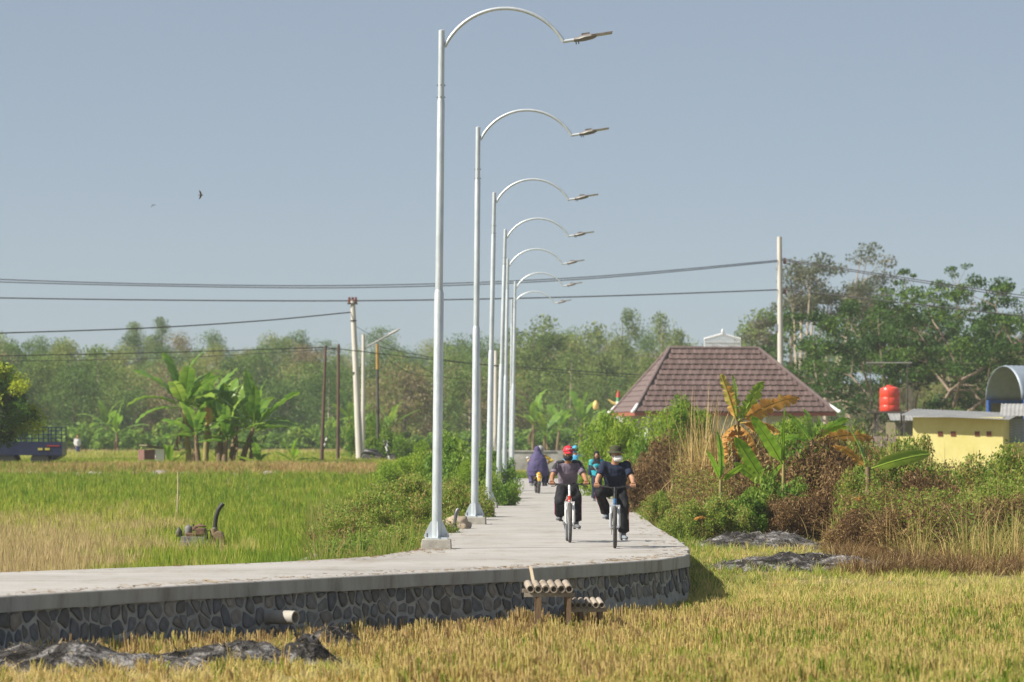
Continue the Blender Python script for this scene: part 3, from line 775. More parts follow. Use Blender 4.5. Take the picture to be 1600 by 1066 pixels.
# left paddy
n = 27000; ty4 = 47 + (152 - 47) * NR.random(n) ** 1.25; lo = -.175 * ty4; hi = left_x(ty4); hi = np.where(ty4 > 41, hi, 0)
tx4 = lo + (hi - .15 - lo) * NR.random(n)
ok = is_left(tx4, ty4) & (~inpoly(tx4, ty4)) & (dist_road(tx4, ty4) > .12); ok[ok] = True; tx4, ty4 = tx4[ok], ty4[ok]
kp = ~((np.abs(tx4 * 80 / ty4 + 6.42) < .62) & (ty4 > 70.5) & (ty4 < 81)); kp |= NR.random(len(tx4)) < .06; tx4, ty4 = tx4[kp], ty4[kp]
f4 = fbm(tx4 * .16, ty4 * .055, 41); f5 = fbm(tx4 * .8, ty4 * .4, 44)
c4 = .27 + .66 * sstep(.40, .56, f4 + .35 * (f5 - .5) + .13 * sstep(84, 62, ty4) + .06 * sstep(450, 100, tx4 / ty4 * F + HX)) * sstep(118, 78, ty4) + .35 * (f5 - .5) + NR.normal(0, .13, len(tx4))
u4 = tx4 / ty4 * F + HX
c4 = c4 - .05 + .12 * sstep(300, 60, u4) * sstep(100, 60, ty4) - .06 * sstep(96, 130, ty4) - .3 * sstep(330, 520, u4) * sstep(90, 60, ty4)
w4 = np.interp(ty4, [47, 80, 150], [.013, .02, .04])
tufts('paddy_grass', tx4, ty4, 12, .10, (.20 + .16 * f5) * NR.uniform(.6, 1.3, len(tx4)), w4, .10, np.clip(c4, 0, 1), M['paddy'], 'bright green regrowing rice in the field left of the lane', jit=.28)
# terrace behind the bank
n = 10500; ty5 = 155 + 170 * NR.random(n) ** 1.4; tx5 = NR.uniform(-.18, .0, n) * ty5; ok = tx5 < left_x(np.minimum(ty5, 187)) - .5; tx5, ty5 = tx5[ok], ty5[ok]
f6 = fbm(tx5 * .08, ty5 * .03, 51)
c5 = np.clip(.25 + .9 * (f6 - .45) + .55 * sstep(210, 300, ty5), 0, 1)
tufts('terrace_grass', tx5, ty5, 9, .35, .40, np.interp(ty5, [155, 320], [.05, .11]), .12, c5, M['paddy'], 'yellow green grass on the terrace behind the bank', jit=.3)
# grass growing over the bank
n = 3100; ty6 = NR.uniform(149.5, 156, n); tx6 = NR.uniform(-.175, -.035, n) * ty6
kk = NR.random(n) < np.where(ty6 > 152, .8, .35); tx6, ty6 = tx6[kk], ty6[kk]
tufts('bank_grass', tx6, ty6, 10, .25, .38, .045, .2, np.clip(.35 + .9 * fbm(tx6 * .3, ty6 * .3, 61), 0, 1), M['weed'], 'dry brown and green grass on the earth bank', jit=.35)
# left verge along the lamps
n = 5200; ty7 = 56.5 + 125 * NR.random(n) ** 1.5; tx7 = left_x(ty7) - .06 - np.abs(NR.normal(0, 1.1, n)); 
ok = (~inpoly(tx7, ty7)) & (dist_road(tx7, ty7) > .05); tx7, ty7 = tx7[ok], ty7[ok]
tufts('lane_verge', tx7, ty7, 9, .14, .22 + .16 * NR.random(len(tx7)), np.interp(ty7, [56, 180], [.013, .04]), .16, np.clip(.75 * fbm(tx7 * .7, ty7 * .4, 71) + .05, 0, 1), M['weed'], 'green weeds on the verge by the street lamps', jit=.35)
n = 2400; q = NR.random(n); bx_ = np.interp(q, [0, .5, 1], [-2.1, -3.6, -13]); by_ = np.interp(bx_, [-13, -6.6, -3.57, -2.05], [41.9, 49.7, 53.6, 56.9]); off = np.abs(NR.normal(0, .45, n)) + .06
tx8 = bx_ - .6 * off; ty8 = by_ + .78 * off; ok = (~inpoly(tx8, ty8)); tx8, ty8 = tx8[ok], ty8[ok]
tufts('lane_verge', tx8, ty8, 12, .10, .22, .012, .14, np.clip(.1 + .55 * fbm(tx8 * .7, ty8 * .7, 77), 0, 1), M['paddy'], 'long green grass hanging at the back edge of the bend', jit=.3)
# right verge
n = 3600; ty9 = 58 + 125 * NR.random(n) ** 1.4; re = np.array(right_edge); tx9 = np.interp(ty9, re[:, 1], re[:, 0]) + .04 + np.abs(NR.normal(0, .9, n))
ok = ash_free(tx9, ty9, -.1) & ((tx9 - A4[0]) ** 2 / A4[2] ** 2 > .3); tx9, ty9 = tx9[ok], ty9[ok]
tufts('right_verge', tx9, ty9, 9, .14, (.20 + .2 * NR.random(len(tx9))) * (.35 + .65 * sstep(72, 80, ty9)), np.interp(ty9, [58, 180], [.013, .04]), .18, np.clip(.95 * fbm(tx9 * .6, ty9 * .4, 81), 0, 1), M['weed'], 'weeds and dry grass on the right verge of the lane', jit=.35)
# grass before the end wall
n = 500; ty10 = NR.uniform(187.6, 189.5, n); tx10 = NR.uniform(-1, 8, n)
tufts('wall_foot_grass', tx10, ty10, 8, .2, .35, .05, .15, np.clip(.4 * NR.random(n), 0, 1), M['paddy'], 'green grass at the foot of the far boundary wall')

# straw and leaf litter blown onto the lane
n = 2600; q = NR.integers(0, len(RP), n); a_ = RP[q]; b_ = RP[(q + 1) % len(RP)]; t_ = NR.random(n)[:, None]; p_ = a_ + (b_ - a_) * t_
p_ = p_ + NR.normal(0, .30, (n, 2)); k = inpoly(p_[:, 0], p_[:, 1]) & (p_[:, 1] < 120) & (p_[:, 1] > 30) & (dist_road(p_[:, 0], p_[:, 1]) > .03); p_ = p_[k]
m2 = len(p_); an = NR.uniform(0, 6.28, m2); L_ = NR.uniform(.015, .07, m2); w_ = NR.uniform(.003, .012, m2); V = np.zeros((m2, 4, 3), np.float32)
for j, (s1, s2) in enumerate(((-1, -1), (1, -1), (1, 1), (-1, 1))):
    V[:, j, 0] = p_[:, 0] + np.cos(an) * L_ * s1 - np.sin(an) * w_ * s2; V[:, j, 1] = p_[:, 1] + np.sin(an) * L_ * s1 + np.cos(an) * w_ * s2; V[:, j, 2] = .005 + .012 * NR.random(m2)
o = mobj('straw_litter', npmesh('straw_litter', V.reshape(-1, 3), np.arange(m2 * 4).reshape(-1, 4), np.repeat(.3 + .7 * NR.random(m2), 4)), M['dry_leaf']); tag(o, 'bits of straw and leaf litter along the lane edges', kind='stuff')
# ------------------------------------------------------------------ banana plants
def banana_leaf(seed, L, W, curve, m, tear=.5, fold=.35, rndc=.5, droop=0.0):
    """leaf from origin along +X rising, bending down by 'curve' radians over its length"""
    rr = random.Random(seed); n = 22; V = []; Fs = []; rn = []
    pts = []; ang = 0.0; p = Vector((0, 0, 0)); pet = .13
    for i in range(n + 1):
        pts.append((p.copy(), ang)); p = p + Vector((math.cos(ang), 0, math.sin(ang))) * (L / n); ang -= curve / n * (.4 + 1.2 * i / n)
    def wid(t):
        t = (t - pet) / (1 - pet)
        return 0 if t <= 0 else W * .5 * min(1, (t / .16) ** .6) * (1 - max(0, (t - .55) / .45) ** 2.2) ** .8
    # torn strips on each side
    for side in (-1, 1):
        i = 0
        while i < n:
            if (i + 1) / n <= pet: i += 1; continue
            k = min(n - i, rr.choice([1, 2, 3, 4, 6]) if rr.random() < tear else 7)
            dr = rr.uniform(0, .5) * tear + droop; base = rndc + rr.uniform(-.3, .3) * .8
            for j in range(i, i + k):
                q = []
                for jj, e in ((j, 0), (j + 1, 1)):
                    c, a = pts[jj]; w = wid(jj / n); sh = 0
                    if k < 7 and (jj == i or jj == i + k): w *= 1 - .10 * tear; sh = (.03 if jj == i else -.03) * tear
                    up = Vector((-math.sin(a), 0, math.cos(a)))
                    lat = Vector((0, side, 0)) * math.cos(fold - dr) + up * math.sin(fold - dr)
                    tip = c + lat * w + Vector((math.cos(a), 0, math.sin(a))) * (sh + .10 * w) + up * (.035 * math.sin(jj * 1.9 + seed + side) * tear - .10 * w * (jj / n))
                    mid = c + lat * w * .5 + Vector((0, 0, .012)) + Vector((math.cos(a), 0, math.sin(a))) * .03 * w
                    q.append((c, mid, tip))
                b = len(V); V += [q[0][0], q[0][1], q[0][2], q[1][0], q[1][1], q[1][2]]
                Fs += [(b, b + 1, b + 4, b + 3), (b + 1, b + 2, b + 5, b + 4)]
                v = min(1, max(0, base)); ed = min(1, max(0, v + .15)); rn += [v, v, ed, v, v, ed]
            i += k
    # midrib as a slim box
    for j in range(n):
        c0, a0 = pts[j]; c1, a1 = pts[j + 1]; r0 = .022 * (1 - j / n) + .004; r1 = .022 * (1 - (j + 1) / n) + .004
        b = len(V); V += [c0 + Vector((0, -r0, 0)), c0 + Vector((0, r0, 0)), c0 + Vector((0, 0, -r0 * 1.4)), c1 + Vector((0, -r1, 0)), c1 + Vector((0, r1, 0)), c1 + Vector((0, 0, -r1 * 1.4))]
        Fs += [(b, b + 3, b + 4, b + 1), (b, b + 2, b + 5, b + 3), (b + 1, b + 4, b + 5, b + 2)]; rn += [.95] * 6
    me = npmesh('leaf', np.array([tuple(v) for v in V]), np.array(Fs), np.array(rn)); me.materials.append(m)
    return me
def add_leaf(t, me, at, az, el, roll=0.0, s=1.0):
    o = mobj('leaf', me, None, t, at); o.rotation_mode = 'QUATERNION'
    o.rotation_quaternion = Matrix.Rotation(az, 3, 'Z').to_quaternion() @ Matrix.Rotation(-el, 3, 'Y').to_quaternion() @ Matrix.Rotation(roll, 3, 'X').to_quaternion()
    o.scale = (s, s, s); return o
BLG = [banana_leaf(400 + i, 2.3, .56, c, M['ban_g'], .7, .3, .35 + .12 * (i % 4)) for i, c in enumerate([.5, .9, 1.3, .7, 1.1, .3])]
BLY = [banana_leaf(420 + i, 1.6, .46, c, M['ban_y'], .2, .45, .4 + .12 * i) for i, c in enumerate([.2, .45, .7, .1])]
BLD = [banana_leaf(440 + i, 1.7, .44, c, M['ban_d'], 1.0, .1, .35 + .15 * i, .5) for i, c in enumerate([.9, 1.3, 2.0])]
BLB = [banana_leaf(450 + i, 1.2, .34, c, M['ban_b'], 1.0, -.4, .5, .8) for i, c in enumerate([1.2, 2.0])]
def banana_plant(label, base, h, lean, nleaf, seed, husk=True, ls=1.0, stem=None, upright=.0, group=None, name='banana_plant', leafset=None, r0=.15):
    rr = random.Random(seed); t = thing(name, label, 'banana plant', base, 0, group)
    top = Vector((lean[0], lean[1], h)); g = G(); pts = []; rad = []
    for i in range(9):
        k = i / 8; pts.append(Vector((lean[0] * k ** 1.5, lean[1] * k ** 1.5, h * k - (.15 if i == 0 else 0)))); rad.append((r0 * (1 - .48 * k)) * (1 + .05 * math.sin(i * 2.3)))
    g.tube(pts, rad, 12); g.build('stem', stem or M['ban_stem'], t, True)
    for i in range(nleaf):
        az = i * 2.4 + rr.uniform(-.4, .4); f = i / max(1, nleaf - 1)
        el = math.radians(84 - 80 * f * (1 - upright) + rr.uniform(-7, 7))
        me = rr.choice(leafset or BLG)
        add_leaf(t, me, top + Vector((0, 0, -.10 * f)), az, el, rr.uniform(-.4, .4), ls * rr.uniform(.85, 1.12))
    if husk:
        for i in range(rr.choice([4, 5])):
            o = add_leaf(t, rr.choice(BLB), top + Vector((0, 0, -.2 - .2 * i)), rr.uniform(0, 6.28), math.radians(-35 - 30 * rr.random()), 0, ls * rr.uniform(.7, 1.0)); o.name = 'dead_leaf'
    return t
D0 = 160.0
for i, (px, h, lx, nl, lab) in enumerate([
        (308, 2.75, -.25, 13, 'tallest banana plant of the clump behind the paddy, leaning left with a yellow stem foot'),
        (333, 2.4, .10, 11, 'banana plant in the clump behind the paddy, next to the tallest one'),
        (354, 2.1, .15, 11, 'middle banana plant of the clump, with broad upright leaves'),
        (372, 1.9, .30, 11, 'banana plant right of the middle of the clump with a brown husked stem'),
        (388, 1.8, .55, 11, 'rightmost banana plant of the clump, leaning right over the terrace'),
        (322, 1.5, -.1, 9, 'short banana plant in front of the two tallest stems of the clump'), (362, 1.3, .1, 9, 'short leafy banana plant in the middle foreground of the clump'),
        ]):
    banana_plant(lab, GP(px - 12, D0 + [0, 2, 1, 3, -1, -1.5, -2][i], -.05), h, (lx, 0), nl, 500 + i, True, [1.12, 1.0, .95, .95, 1.05, .8, .75][i], M['ban_stem'] if i < 2 else M['ban_stem_d'], group='banana clump behind the paddy')
yl = banana_leaf(470, .9, .4, .6, M['ban_d'], .3, .2, .7)
t = thing('hanging_banana_leaf', 'yellow dying banana leaf hanging in the clump behind the paddy', 'leaf', P(322, 632, 158.6)); add_leaf(t, yl, (0, 0, 0), -1.0, -1.0)
for i, (px, d, h, lab) in enumerate([(265, 157, .35, 'small young banana plant left of the tall clump'), (458, 168, .45, 'small young banana plant right of the tall clump'), (405, 158, .4, 'low young banana sucker at the right foot of the tall clump')]):
    banana_plant(lab, GP(px, d, -.05), h, (0, 0), 6, 520 + i, False, .6, None, .1, leafset=BLY + BLG[:2], r0=.08)
for i, (px, d) in enumerate([(185, 290), (168, 296), (545, 290), (560, 300), (612, 292), (905, 270), (850, 268), (870, 272), (833, 275), (920, 280)]):
    banana_plant('pale banana plant among the shrubs at the foot of the wood', GP(px, d, -.05), 1.7 + .5 * (i % 3), (rf.uniform(-.2, .2), 0), 7, 540 + i, i % 2 == 0, 1.15, M['ban_stem_d'], .2, group='banana plants by the wood', leafset=BLG + BLY[:2])

# ------------------------------------------------------------------ weeds right of the lane
DW = 84.0
def spot(px, py, d):           # place on the ground under a picture point at depth d
    return GP(px, d)
def weed_front2(x, d):
    u = x / d * F + HX; return np.interp(u, [1040, 1090, 1120, 1290, 1340, 1420, 1650], [79, 77, 80.5, 80.5, 73, 67, 65])
# burnt ash heaps
def ash_material():
    m, n, l, b = _new('burnt_ash'); b.inputs['Roughness'].default_value = 1; b.inputs['Specular IOR Level'].default_value = .05
    tc = n.new('ShaderNodeTexCoord'); n1 = n.new('ShaderNodeTexNoise'); n1.inputs['Scale'].default_value = 2.4; n1.inputs['Detail'].default_value = 9; n1.inputs['Roughness'].default_value = .75; n1.inputs['Distortion'].default_value = .8
    l.new(tc.outputs['Object'], n1.inputs['Vector'])
    r = ramp(n, [(.38, (.014, .013, .012)), (.50, (.055, .052, .05)), (.59, (.21, .20, .195)), (.70, (.46, .45, .44))]); l.new(n1.outputs['Fac'], r.inputs['Fac']); l.new(r.outputs['Color'], b.inputs['Base Color'])
    n2 = n.new('ShaderNodeTexNoise'); n2.inputs['Scale'].default_value = 18; n2.inputs['Detail'].default_value = 6; l.new(tc.outputs['Object'], n2.inputs['Vector'])
    bp = n.new('ShaderNodeBump'); bp.inputs['Strength'].default_value = .8; bp.inputs['Distance'].default_value = .05; l.new(n2.outputs['Fac'], bp.inputs['Height']); l.new(bp.outputs['Normal'], b.inputs['Normal'])
    return m
M['ash'] = ash_material()
M['char'] = leafmat('charred_straw', [(0, (.012, .011, .010)), (.55, (.05, .045, .04)), (.75, (.20, .19, .18)), (.9, (.40, .30, .14)), (1, (.50, .40, .2))], .1)
def ash_heap(A, h, label, seed):
    ax, ay, rx, ry = A; nu, nv = 46, 36; u = np.linspace(-1.1, 1.1, nu); v = np.linspace(-1.1, 1.1, nv); U, Vv = np.meshgrid(u, v)
    X = ax + U * rx; Y = ay + Vv * ry; r = np.sqrt(U ** 2 + Vv ** 2)
    z0 = H1(ax, ay); hz = h * np.clip(1 - r ** 2, -.25, 1) * (.30 + 1.25 * np.clip(fbm(X * 1.6 + seed, Y * 1.2, seed), 0, 1) ** 1.2) + .10 * (fbm(X * 9, Y * 9, seed + 3) - .5) * np.clip(1.1 - r, 0, 1) * 2
    Z = HT(X, Y) + hz - .02
    idx = np.arange(U.size).reshape(U.shape); Fq = np.stack([idx[:-1, :-1], idx[:-1, 1:], idx[1:, 1:], idx[1:, :-1]], -1).reshape(-1, 4)
    me = npmesh('ash_heap', np.stack([X - ax, Y - ay, Z - z0], -1).reshape(-1, 3), Fq, smooth=True)
    o = mobj('ash_heap', me, M['ash'], None, (ax, ay, z0)); tag(o, label, 'ash heap', 'burnt ash heaps')
    # charred straw lying on the heap, a part of it
    n = int(900 * min(3.5, rx * ry + .3)); a = NR.uniform(0, 6.28, n); q = np.sqrt(NR.random(n)) * 1.12; i = np.clip(((q * np.cos(a) + 1.1) / 2.2 * (nu - 1)).astype(int), 0, nu - 1); j = np.clip(((q * np.sin(a) + 1.1) / 2.2 * (nv - 1)).astype(int), 0, nv - 1)
    bx, by, bz = X[j, i] - ax + NR.normal(0, rx * .02, n), Y[j, i] - ay + NR.normal(0, ry * .02, n), np.maximum(Z[j, i], HT(X[j, i], Y[j, i])) - z0
    L = NR.uniform(.03, .13, n); w = NR.uniform(.003, .008, n); d = NR.uniform(0, 6.28, n); e = NR.uniform(-.1, .6, n); V = np.zeros((n, 4, 3), np.float32)
    for c, (s1, s2) in enumerate(((0, -1), (1, -.6), (1, .6), (0, 1))):
        V[:, c, 0] = bx + np.cos(d) * L * s1 - np.sin(d) * w * s2; V[:, c, 1] = by + np.sin(d) * L * s1 + np.cos(d) * w * s2; V[:, c, 2] = bz + .005 + L * e * s1
    c_ = mobj('charred_straw', npmesh('charred_straw', V.reshape(-1, 3), np.arange(n * 4).reshape(-1, 4), np.repeat(NR.random(n), 4)), M['char'], o); c_['kind'] = 'stuff'
    return o
ash_heap(A1, .25, 'large low heap of grey ash in the stubble at the bottom left corner', 1)
ash_heap(A2, .24, 'long flat streak of black ash in the stubble beside the large bottom left heap', 2)
ash_heap(A3, .26, 'small black ash patch below the stone wall near the drain pipe', 3)
ash_heap(A6, .3, 'small dark ash lump at the right end of the black streak in the stubble', 6)
ash_heap(A4, .30, 'big pale grey ash heap beside the corner of the lane', 4)
ash_heap(A5, .24, 'lower grey ash heap at the edge of the front field', 5)

dryM = [shrub_mesh(600 + i, 40, 330, .075, M['dry_leaf'], 1.0, .9, .1, aspect=.28, wj=.75) for i in range(3)]
weedM = [shrub_mesh(620 + i, 40, 260, .066, M['weed'], 1.0, .9, .35, aspect=.45, wj=.65) for i in range(4)]
featM = [shrub_mesh(640 + i, 44, 300, .062, M['feather'], 1.0, .6, .6, aspect=.4) for i in range(2)]
lushM = [shrub_mesh(660 + i, 30, 230, .08, M['lush'], 1.0, .8, .4, aspect=.55) for i in range(3)]
W_ = []
def wd(kind, px, d, wpx, top, label, group=None):
    """shrub whose crown spans wpx picture pixels and reaches picture row top"""
    b = GP(px, d, -.05); sx = wpx / 2 / F * d * 1.12; h = (EYE + (HY - top) / F * d) - b.z
    me = {'dry': dryM, 'weed': weedM, 'feat': featM, 'lush': lushM}[kind]; me = me[len(W_) % len(me)]
    nm = {'dry': 'withered_shrub', 'weed': 'weed_bush', 'feat': 'feathery_bush', 'lush': 'leafy_bush'}[kind]
    W_.append(shrub(me, nm, label, b, sx, h * (1.08 if kind == 'dry' else 1.15), R.uniform(0, 6.28), group, 'shrub', sy=max(sx * .9, .8)))
# feathery bright bush beside the lane, in front of the house
wd('feat', 990, 116, 165, 652, 'bright green feathery bush beside the lane in front of the tiled house')
wd('feat', 1060, 118, 150, 645, 'taller bright green feathery bush touching the left half of the tiled roof')
wd('feat', 945, 124, 90, 672, 'small bright green feathery bush leaning over the lane behind the walking woman')
wd('lush', 1000, 108, 70, 700, 'dark green leafy bush below the feathery one at the lane side')
wd('feat', 1235, 112, 180, 662, 'green feathery bush behind the withered banana leaves, below the tiled roof')
wd('dry', 1040, 100, 110, 700, 'tall withered brown bush at the lane right of the rider with the bush hat')
wd('dry', 1010, 94, 70, 722, 'lower withered brown bush at the very edge of the lane')
wd('dry', 1078, 93, 90, 712, 'withered brown bush left of the tall dry reeds')
wd('dry', 1100, 88, 90, 735, 'withered brown bush at the foot of the tall dry reeds')
wd('weed', 1040, 84, 70, 780, 'green weed bush at the lane edge below the withered brown bushes')
wd('weed', 1075, 78, 80, 795, 'green weed bush by the lane corner in front of the reeds')
wd('weed', 1125, 78, 85, 790, 'lush green leafy bush under the upright young banana leaf')
wd('lush', 1165, 78.6, 70, 782, 'lush green leafy bush between the young banana plants')
wd('dry', 1225, 82.5, 175, 726, 'large burnt brown bush directly behind the pale ash heap')
wd('dry', 1300, 82, 175, 708, 'large burnt brown bush in the middle of the right hand weeds')
wd('dry', 1190, 80.5, 120, 780, 'low scorched brown bush at the back rim of the pale ash heap')
wd('dry', 1335, 80, 140, 742, 'scorched brown bush right of the pale ash heap')
wd('lush', 1270, 88, 110, 690, 'green leafy bush under the far banana leaves right of the tiled roof')
wd('weed', 1345, 86, 110, 700, 'green and brown weed bush left of the big horizontal banana leaf')
wd('weed', 1400, 82, 150, 735, 'green weed bush below the big horizontal banana leaf')
wd('weed', 1465, 84, 150, 738, 'green weed bush in front of the yellow building, left part')
wd('weed', 1540, 83, 160, 735, 'green weed bush in front of the yellow building, right part')
wd('weed', 1600, 82, 150, 722, 'green weed bush at the right edge of the picture')
wd('dry', 1440, 78, 150, 752, 'withered brown bush among green weeds below the yellow building')
wd('weed', 1500, 76, 150, 770, 'low green weed bush right of the withered one below the yellow building')
wd('weed', 1390, 74, 140, 780, 'low green weed bush in front of the right hand weeds')
wd('dry', 1350, 71, 130, 805, 'low dry brown bush at the front of the weeds near the lower ash heap')
wd('dry', 1450, 70, 180, 792, 'broad low dry brown bush at the front edge of the weeds')
wd('dry', 1560, 70, 180, 784, 'dry brown bush at the front edge of the weeds near the right border')
wd('weed', 1590, 74, 150, 765, 'green weed bush behind the front dry bushes at the right border')
wd('weed', 1290, 92, 90, 700, 'weed bush behind the burnt brown bushes')
wd('dry', 1160, 92, 110, 682, 'withered brown bush behind the young banana plants')
wd('weed', 1410, 95, 120, 690, 'weed bush far back below the red water tank')
wd('dry', 1260, 79.6, 130, 775, 'dark scorched bush in front of the large burnt bushes')
wd('dry', 1210, 79.2, 80, 790, 'small scorched bush between the young bananas and the ash')
wd('lush', 1205, 80.2, 70, 748, 'leafy green bush hiding the stems of the young bananas')
wd('lush', 1290, 84.5, 120, 690, 'leafy bush around the dark leaved banana plant')
wd('weed', 1360, 78, 110, 745, 'weed bush hiding the stem of the plant with the horizontal leaf')
# tall dry reeds
def reeds(name, label, px, d, n, spread, h, w, lean, c, cat='reed clump', m='reed'):
    b = GP(px, d); x = NR.normal(0, spread, n); y = NR.normal(0, spread, n); a = NR.uniform(0, 6.28, n)
    hh = h * NR.uniform(.35, 1.05, n)
    V = []; 
    # arching blades with 4 segments
    seg = 6; A = np.zeros((n, seg + 1, 2, 3), np.float32); ln = lean * NR.random(n) ** 1.5
    fa = a + math.pi / 2; curl = NR.random(n) < .5
    for k in range(seg + 1):
        t = k / seg; cx2 = x + np.cos(a) * ln * t ** 2.2; cy2 = y + np.sin(a) * ln * t ** 2.2
        z = hh * (t - np.where(curl, .55, .12) * (ln / max(lean, .01)) * t ** 3)
        ww = w * (1 - t) ** .6 * .5 + .001
        for s, sg in ((0, -1), (1, 1)):
            A[:, k, s, 0] = cx2 + sg * np.cos(fa) * ww; A[:, k, s, 1] = cy2 + sg * np.sin(fa) * ww; A[:, k, s, 2] = z
    base = np.arange(n)[:, None, None] * (seg + 1) * 2
    kk = np.arange(seg)[None, :, None] * 2
    Fq = (base + kk + np.array([0, 1, 3, 2])[None, None, :]).reshape(-1, 4)
    rn = np.clip(np.repeat(NR.normal(c, .22, n), (seg + 1) * 2), 0, 1)
    me = npmesh(name, A.reshape(-1, 3), Fq, rn); o = mobj(name, me, M[m], None, b); tag(o, label, cat); return o
reeds('dry_reeds', 'tall straw coloured dry reed clump standing in front of the tiled roof', 1108, 87, 330, .34, 3.3, .028, 1.5, .5)
reeds('dry_reeds', 'dry drooping reed clump at the left foot of the tallest reeds', 1085, 86, 170, .30, 2.4, .028, 1.8, .5)
reeds('reeds', 'green yellow reed clump under the red water tank', 1370, 90, 220, .45, 2.2, .03, .7, .12)
reeds('reeds', 'dark green reed clump left of the water tank stand', 1335, 92, 180, .4, 2.3, .03, .6, .05)
reeds('dry_reeds', 'thin arching dry reeds in front of the yellow wall, left end', 1430, 88, 90, .5, 2.0, .02, 1.0, .5)
reeds('dry_reeds', 'thin arching dry reeds in front of the yellow wall, middle', 1490, 86, 110, .6, 1.9, .02, 1.0, .6)
reeds('dry_reeds', 'thin arching dry reeds in front of the yellow wall, right end', 1565, 84, 110, .6, 2.0, .02, .9, .55)
reeds('dry_reeds', 'broken arching dry stalks at the lower right of the weeds', 1580, 72, 90, .4, 1.5, .025, 1.4, .5)
reeds('dry_reeds', 'burnt bent stalks beside the scorched bushes', 1345, 75, 60, .5, .9, .02, .7, .7)
n = 3400; uu = NR.uniform(1060, 1980, n); dd = 66 + 26 * NR.random(n); tx = (uu - HX) / F * dd; ok = ash_free(tx, dd, -.05) & (dd > weed_front2(tx, dd))
tufts('dry_weeds', tx[ok], dd[ok], 12, .16, .35 + .75 * NR.random(ok.sum()) ** 2, .014, .8, np.clip(-.05 + .75 * fbm(tx[ok] * .5, dd[ok] * .4, 91), 0, 1), M['reed'], 'tangled dry stalks and grass right of the lane', jit=.5)
n = 1300; uu = NR.uniform(1250, 1950, n); dd = 64 + 9 * NR.random(n); tx = (uu - HX) / F * dd; ok = ash_free(tx, dd, .0) & (uu > 1300)
tufts('dry_straw', tx[ok], dd[ok], 18, .18, .32, .014, .5, np.clip(.55 + .6 * (fbm(tx[ok] * .7, dd[ok] * .5, 95) - .45), 0, 1), M['dry_leaf'], 'matted brown straw in front of the right hand weeds', jit=.5)
def weed_front(x, d):
    u = x / d * F + HX; return np.interp(u, [1040, 1090, 1120, 1290, 1340, 1420, 1650], [80, 78, 81.5, 81.5, 74, 68, 66]) + 2.5 * (vnoise(u * .02, d * .0, 7) - .5)
def undergrowth(name, label, u0, u1, d0, d1, n, hmax, leaf, m, seed, brown, cond=None):
    u = NR.uniform(u0, u1, n); d = NR.uniform(d0, d1, n); x = (u - HX) / F * d; hh = hmax * (.25 + 1.1 * fbm(x * .9, d * .5, seed)) * sstep(d0 - 1, d0 + 5, d)
    k = np.ones(n, bool) if cond is None else cond(x, d); k &= ash_free(x, d, -.1)
    z = HT(x, d) + hh * NR.random(n) ** .6; b = fbm(x * .55, d * .3, seed + 5) + .12 * NR.normal(0, 1, n)
    p = np.stack([x, d, z], -1)
    for nm, kk, mm in ((name, k & (b < brown), m), ('withered_' + name, k & (b >= brown), M['dry_leaf'])):
        q = p[kk]; cr = np.clip(.9 * fbm(q[:, 0] * 1.5, q[:, 1] * 1.2, seed + 9) * .7 + .45 * NR.random(len(q)) - .05, 0, 1)
        me = leaves_np(q, leaf * (1.25 if mm is M['dry_leaf'] else 1), cr, .3, nm, .26 if mm is M['dry_leaf'] else .42); o = mobj(nm, me, mm); tag(o, label + (' gone brown' if mm is M['dry_leaf'] else ''), kind='stuff')
undergrowth('undergrowth', 'tangled leafy undergrowth right of the lane', 1050, 1980, 66, 96, 300000, 1.4, .060, M['weed'], 201, .53, lambda x, d: (x > np.interp(d, re[:, 1], re[:, 0]) + .25) & (d > weed_front(x, d)))
undergrowth('verge_undergrowth', 'leafy undergrowth left of the lane', 480, 800, 61, 140, 110000, .80, .062, M['weed'], 231, .64, lambda x, d: (x < left_x(d) - .12) & (x > left_x(d) - 3.4 + 1.2 * vnoise(d * .3, x * 0)) & ~inpoly(x, d))
# bananas of the right
def lone(label, px, py, d, leaves, stem=None, name='banana_plant', sh=None):
    p = P(px, py, d); b = GP(px, d, -.05); t = thing(name, label, 'banana plant', b); h = p.z - b.z
    g = G(); g.tube([(0, 0, -.1), (0, 0, h * .5), (0, 0, h + .03)], [.09, .075, .05] if sh is None else sh, 10); g.build('stem', stem or M['ban_stem_d'], t, True)
    for (me, az, el, roll, s) in leaves: add_leaf(t, me, (0, 0, h - .03), math.radians(az), math.radians(el), math.radians(roll), s)
    return t
scg = banana_leaf(480, 1.45, .42, .25, M['ban_g'], .85, .3, .85); sco = banana_leaf(481, 1.5, .45, .9, M['ban_d'], .9, .15, .65); sch = banana_leaf(483, 1.4, .36, .3, M['ban_d'], .9, .5, .95); scd = banana_leaf(482, 1.2, .4, 1.4, M['ban_d'], 1, .0, .5, .4)
lone('scorched banana plant with upright green and hanging orange leaves before the tiled roof', 1152, 660, 86, [(scg, 95, 84, 60, .78), (sch, 175, 74, 70, .85), (scg, -4, 60, -70, .78), (sco, 4, 34, -55, 1.05), (scd, -12, 8, -50, 1.0), (scd, 215, -20, 30, .8), (scd, 330, -30, 10, .75), (BLB[0], 260, -50, 0, 1.0), (scd, 190, -45, 20, .9), (scd, 20, -50, 20, .85), (BLB[1], 300, -60, 0, 1.1), (BLB[0], 240, -65, 0, 1.2), (scd, 270, -40, 0, .8)])
yb = [banana_leaf(485 + i, 1.35, .34, .35, M['ban_y'], .35, .25, .45 + .1 * i) for i in range(3)]
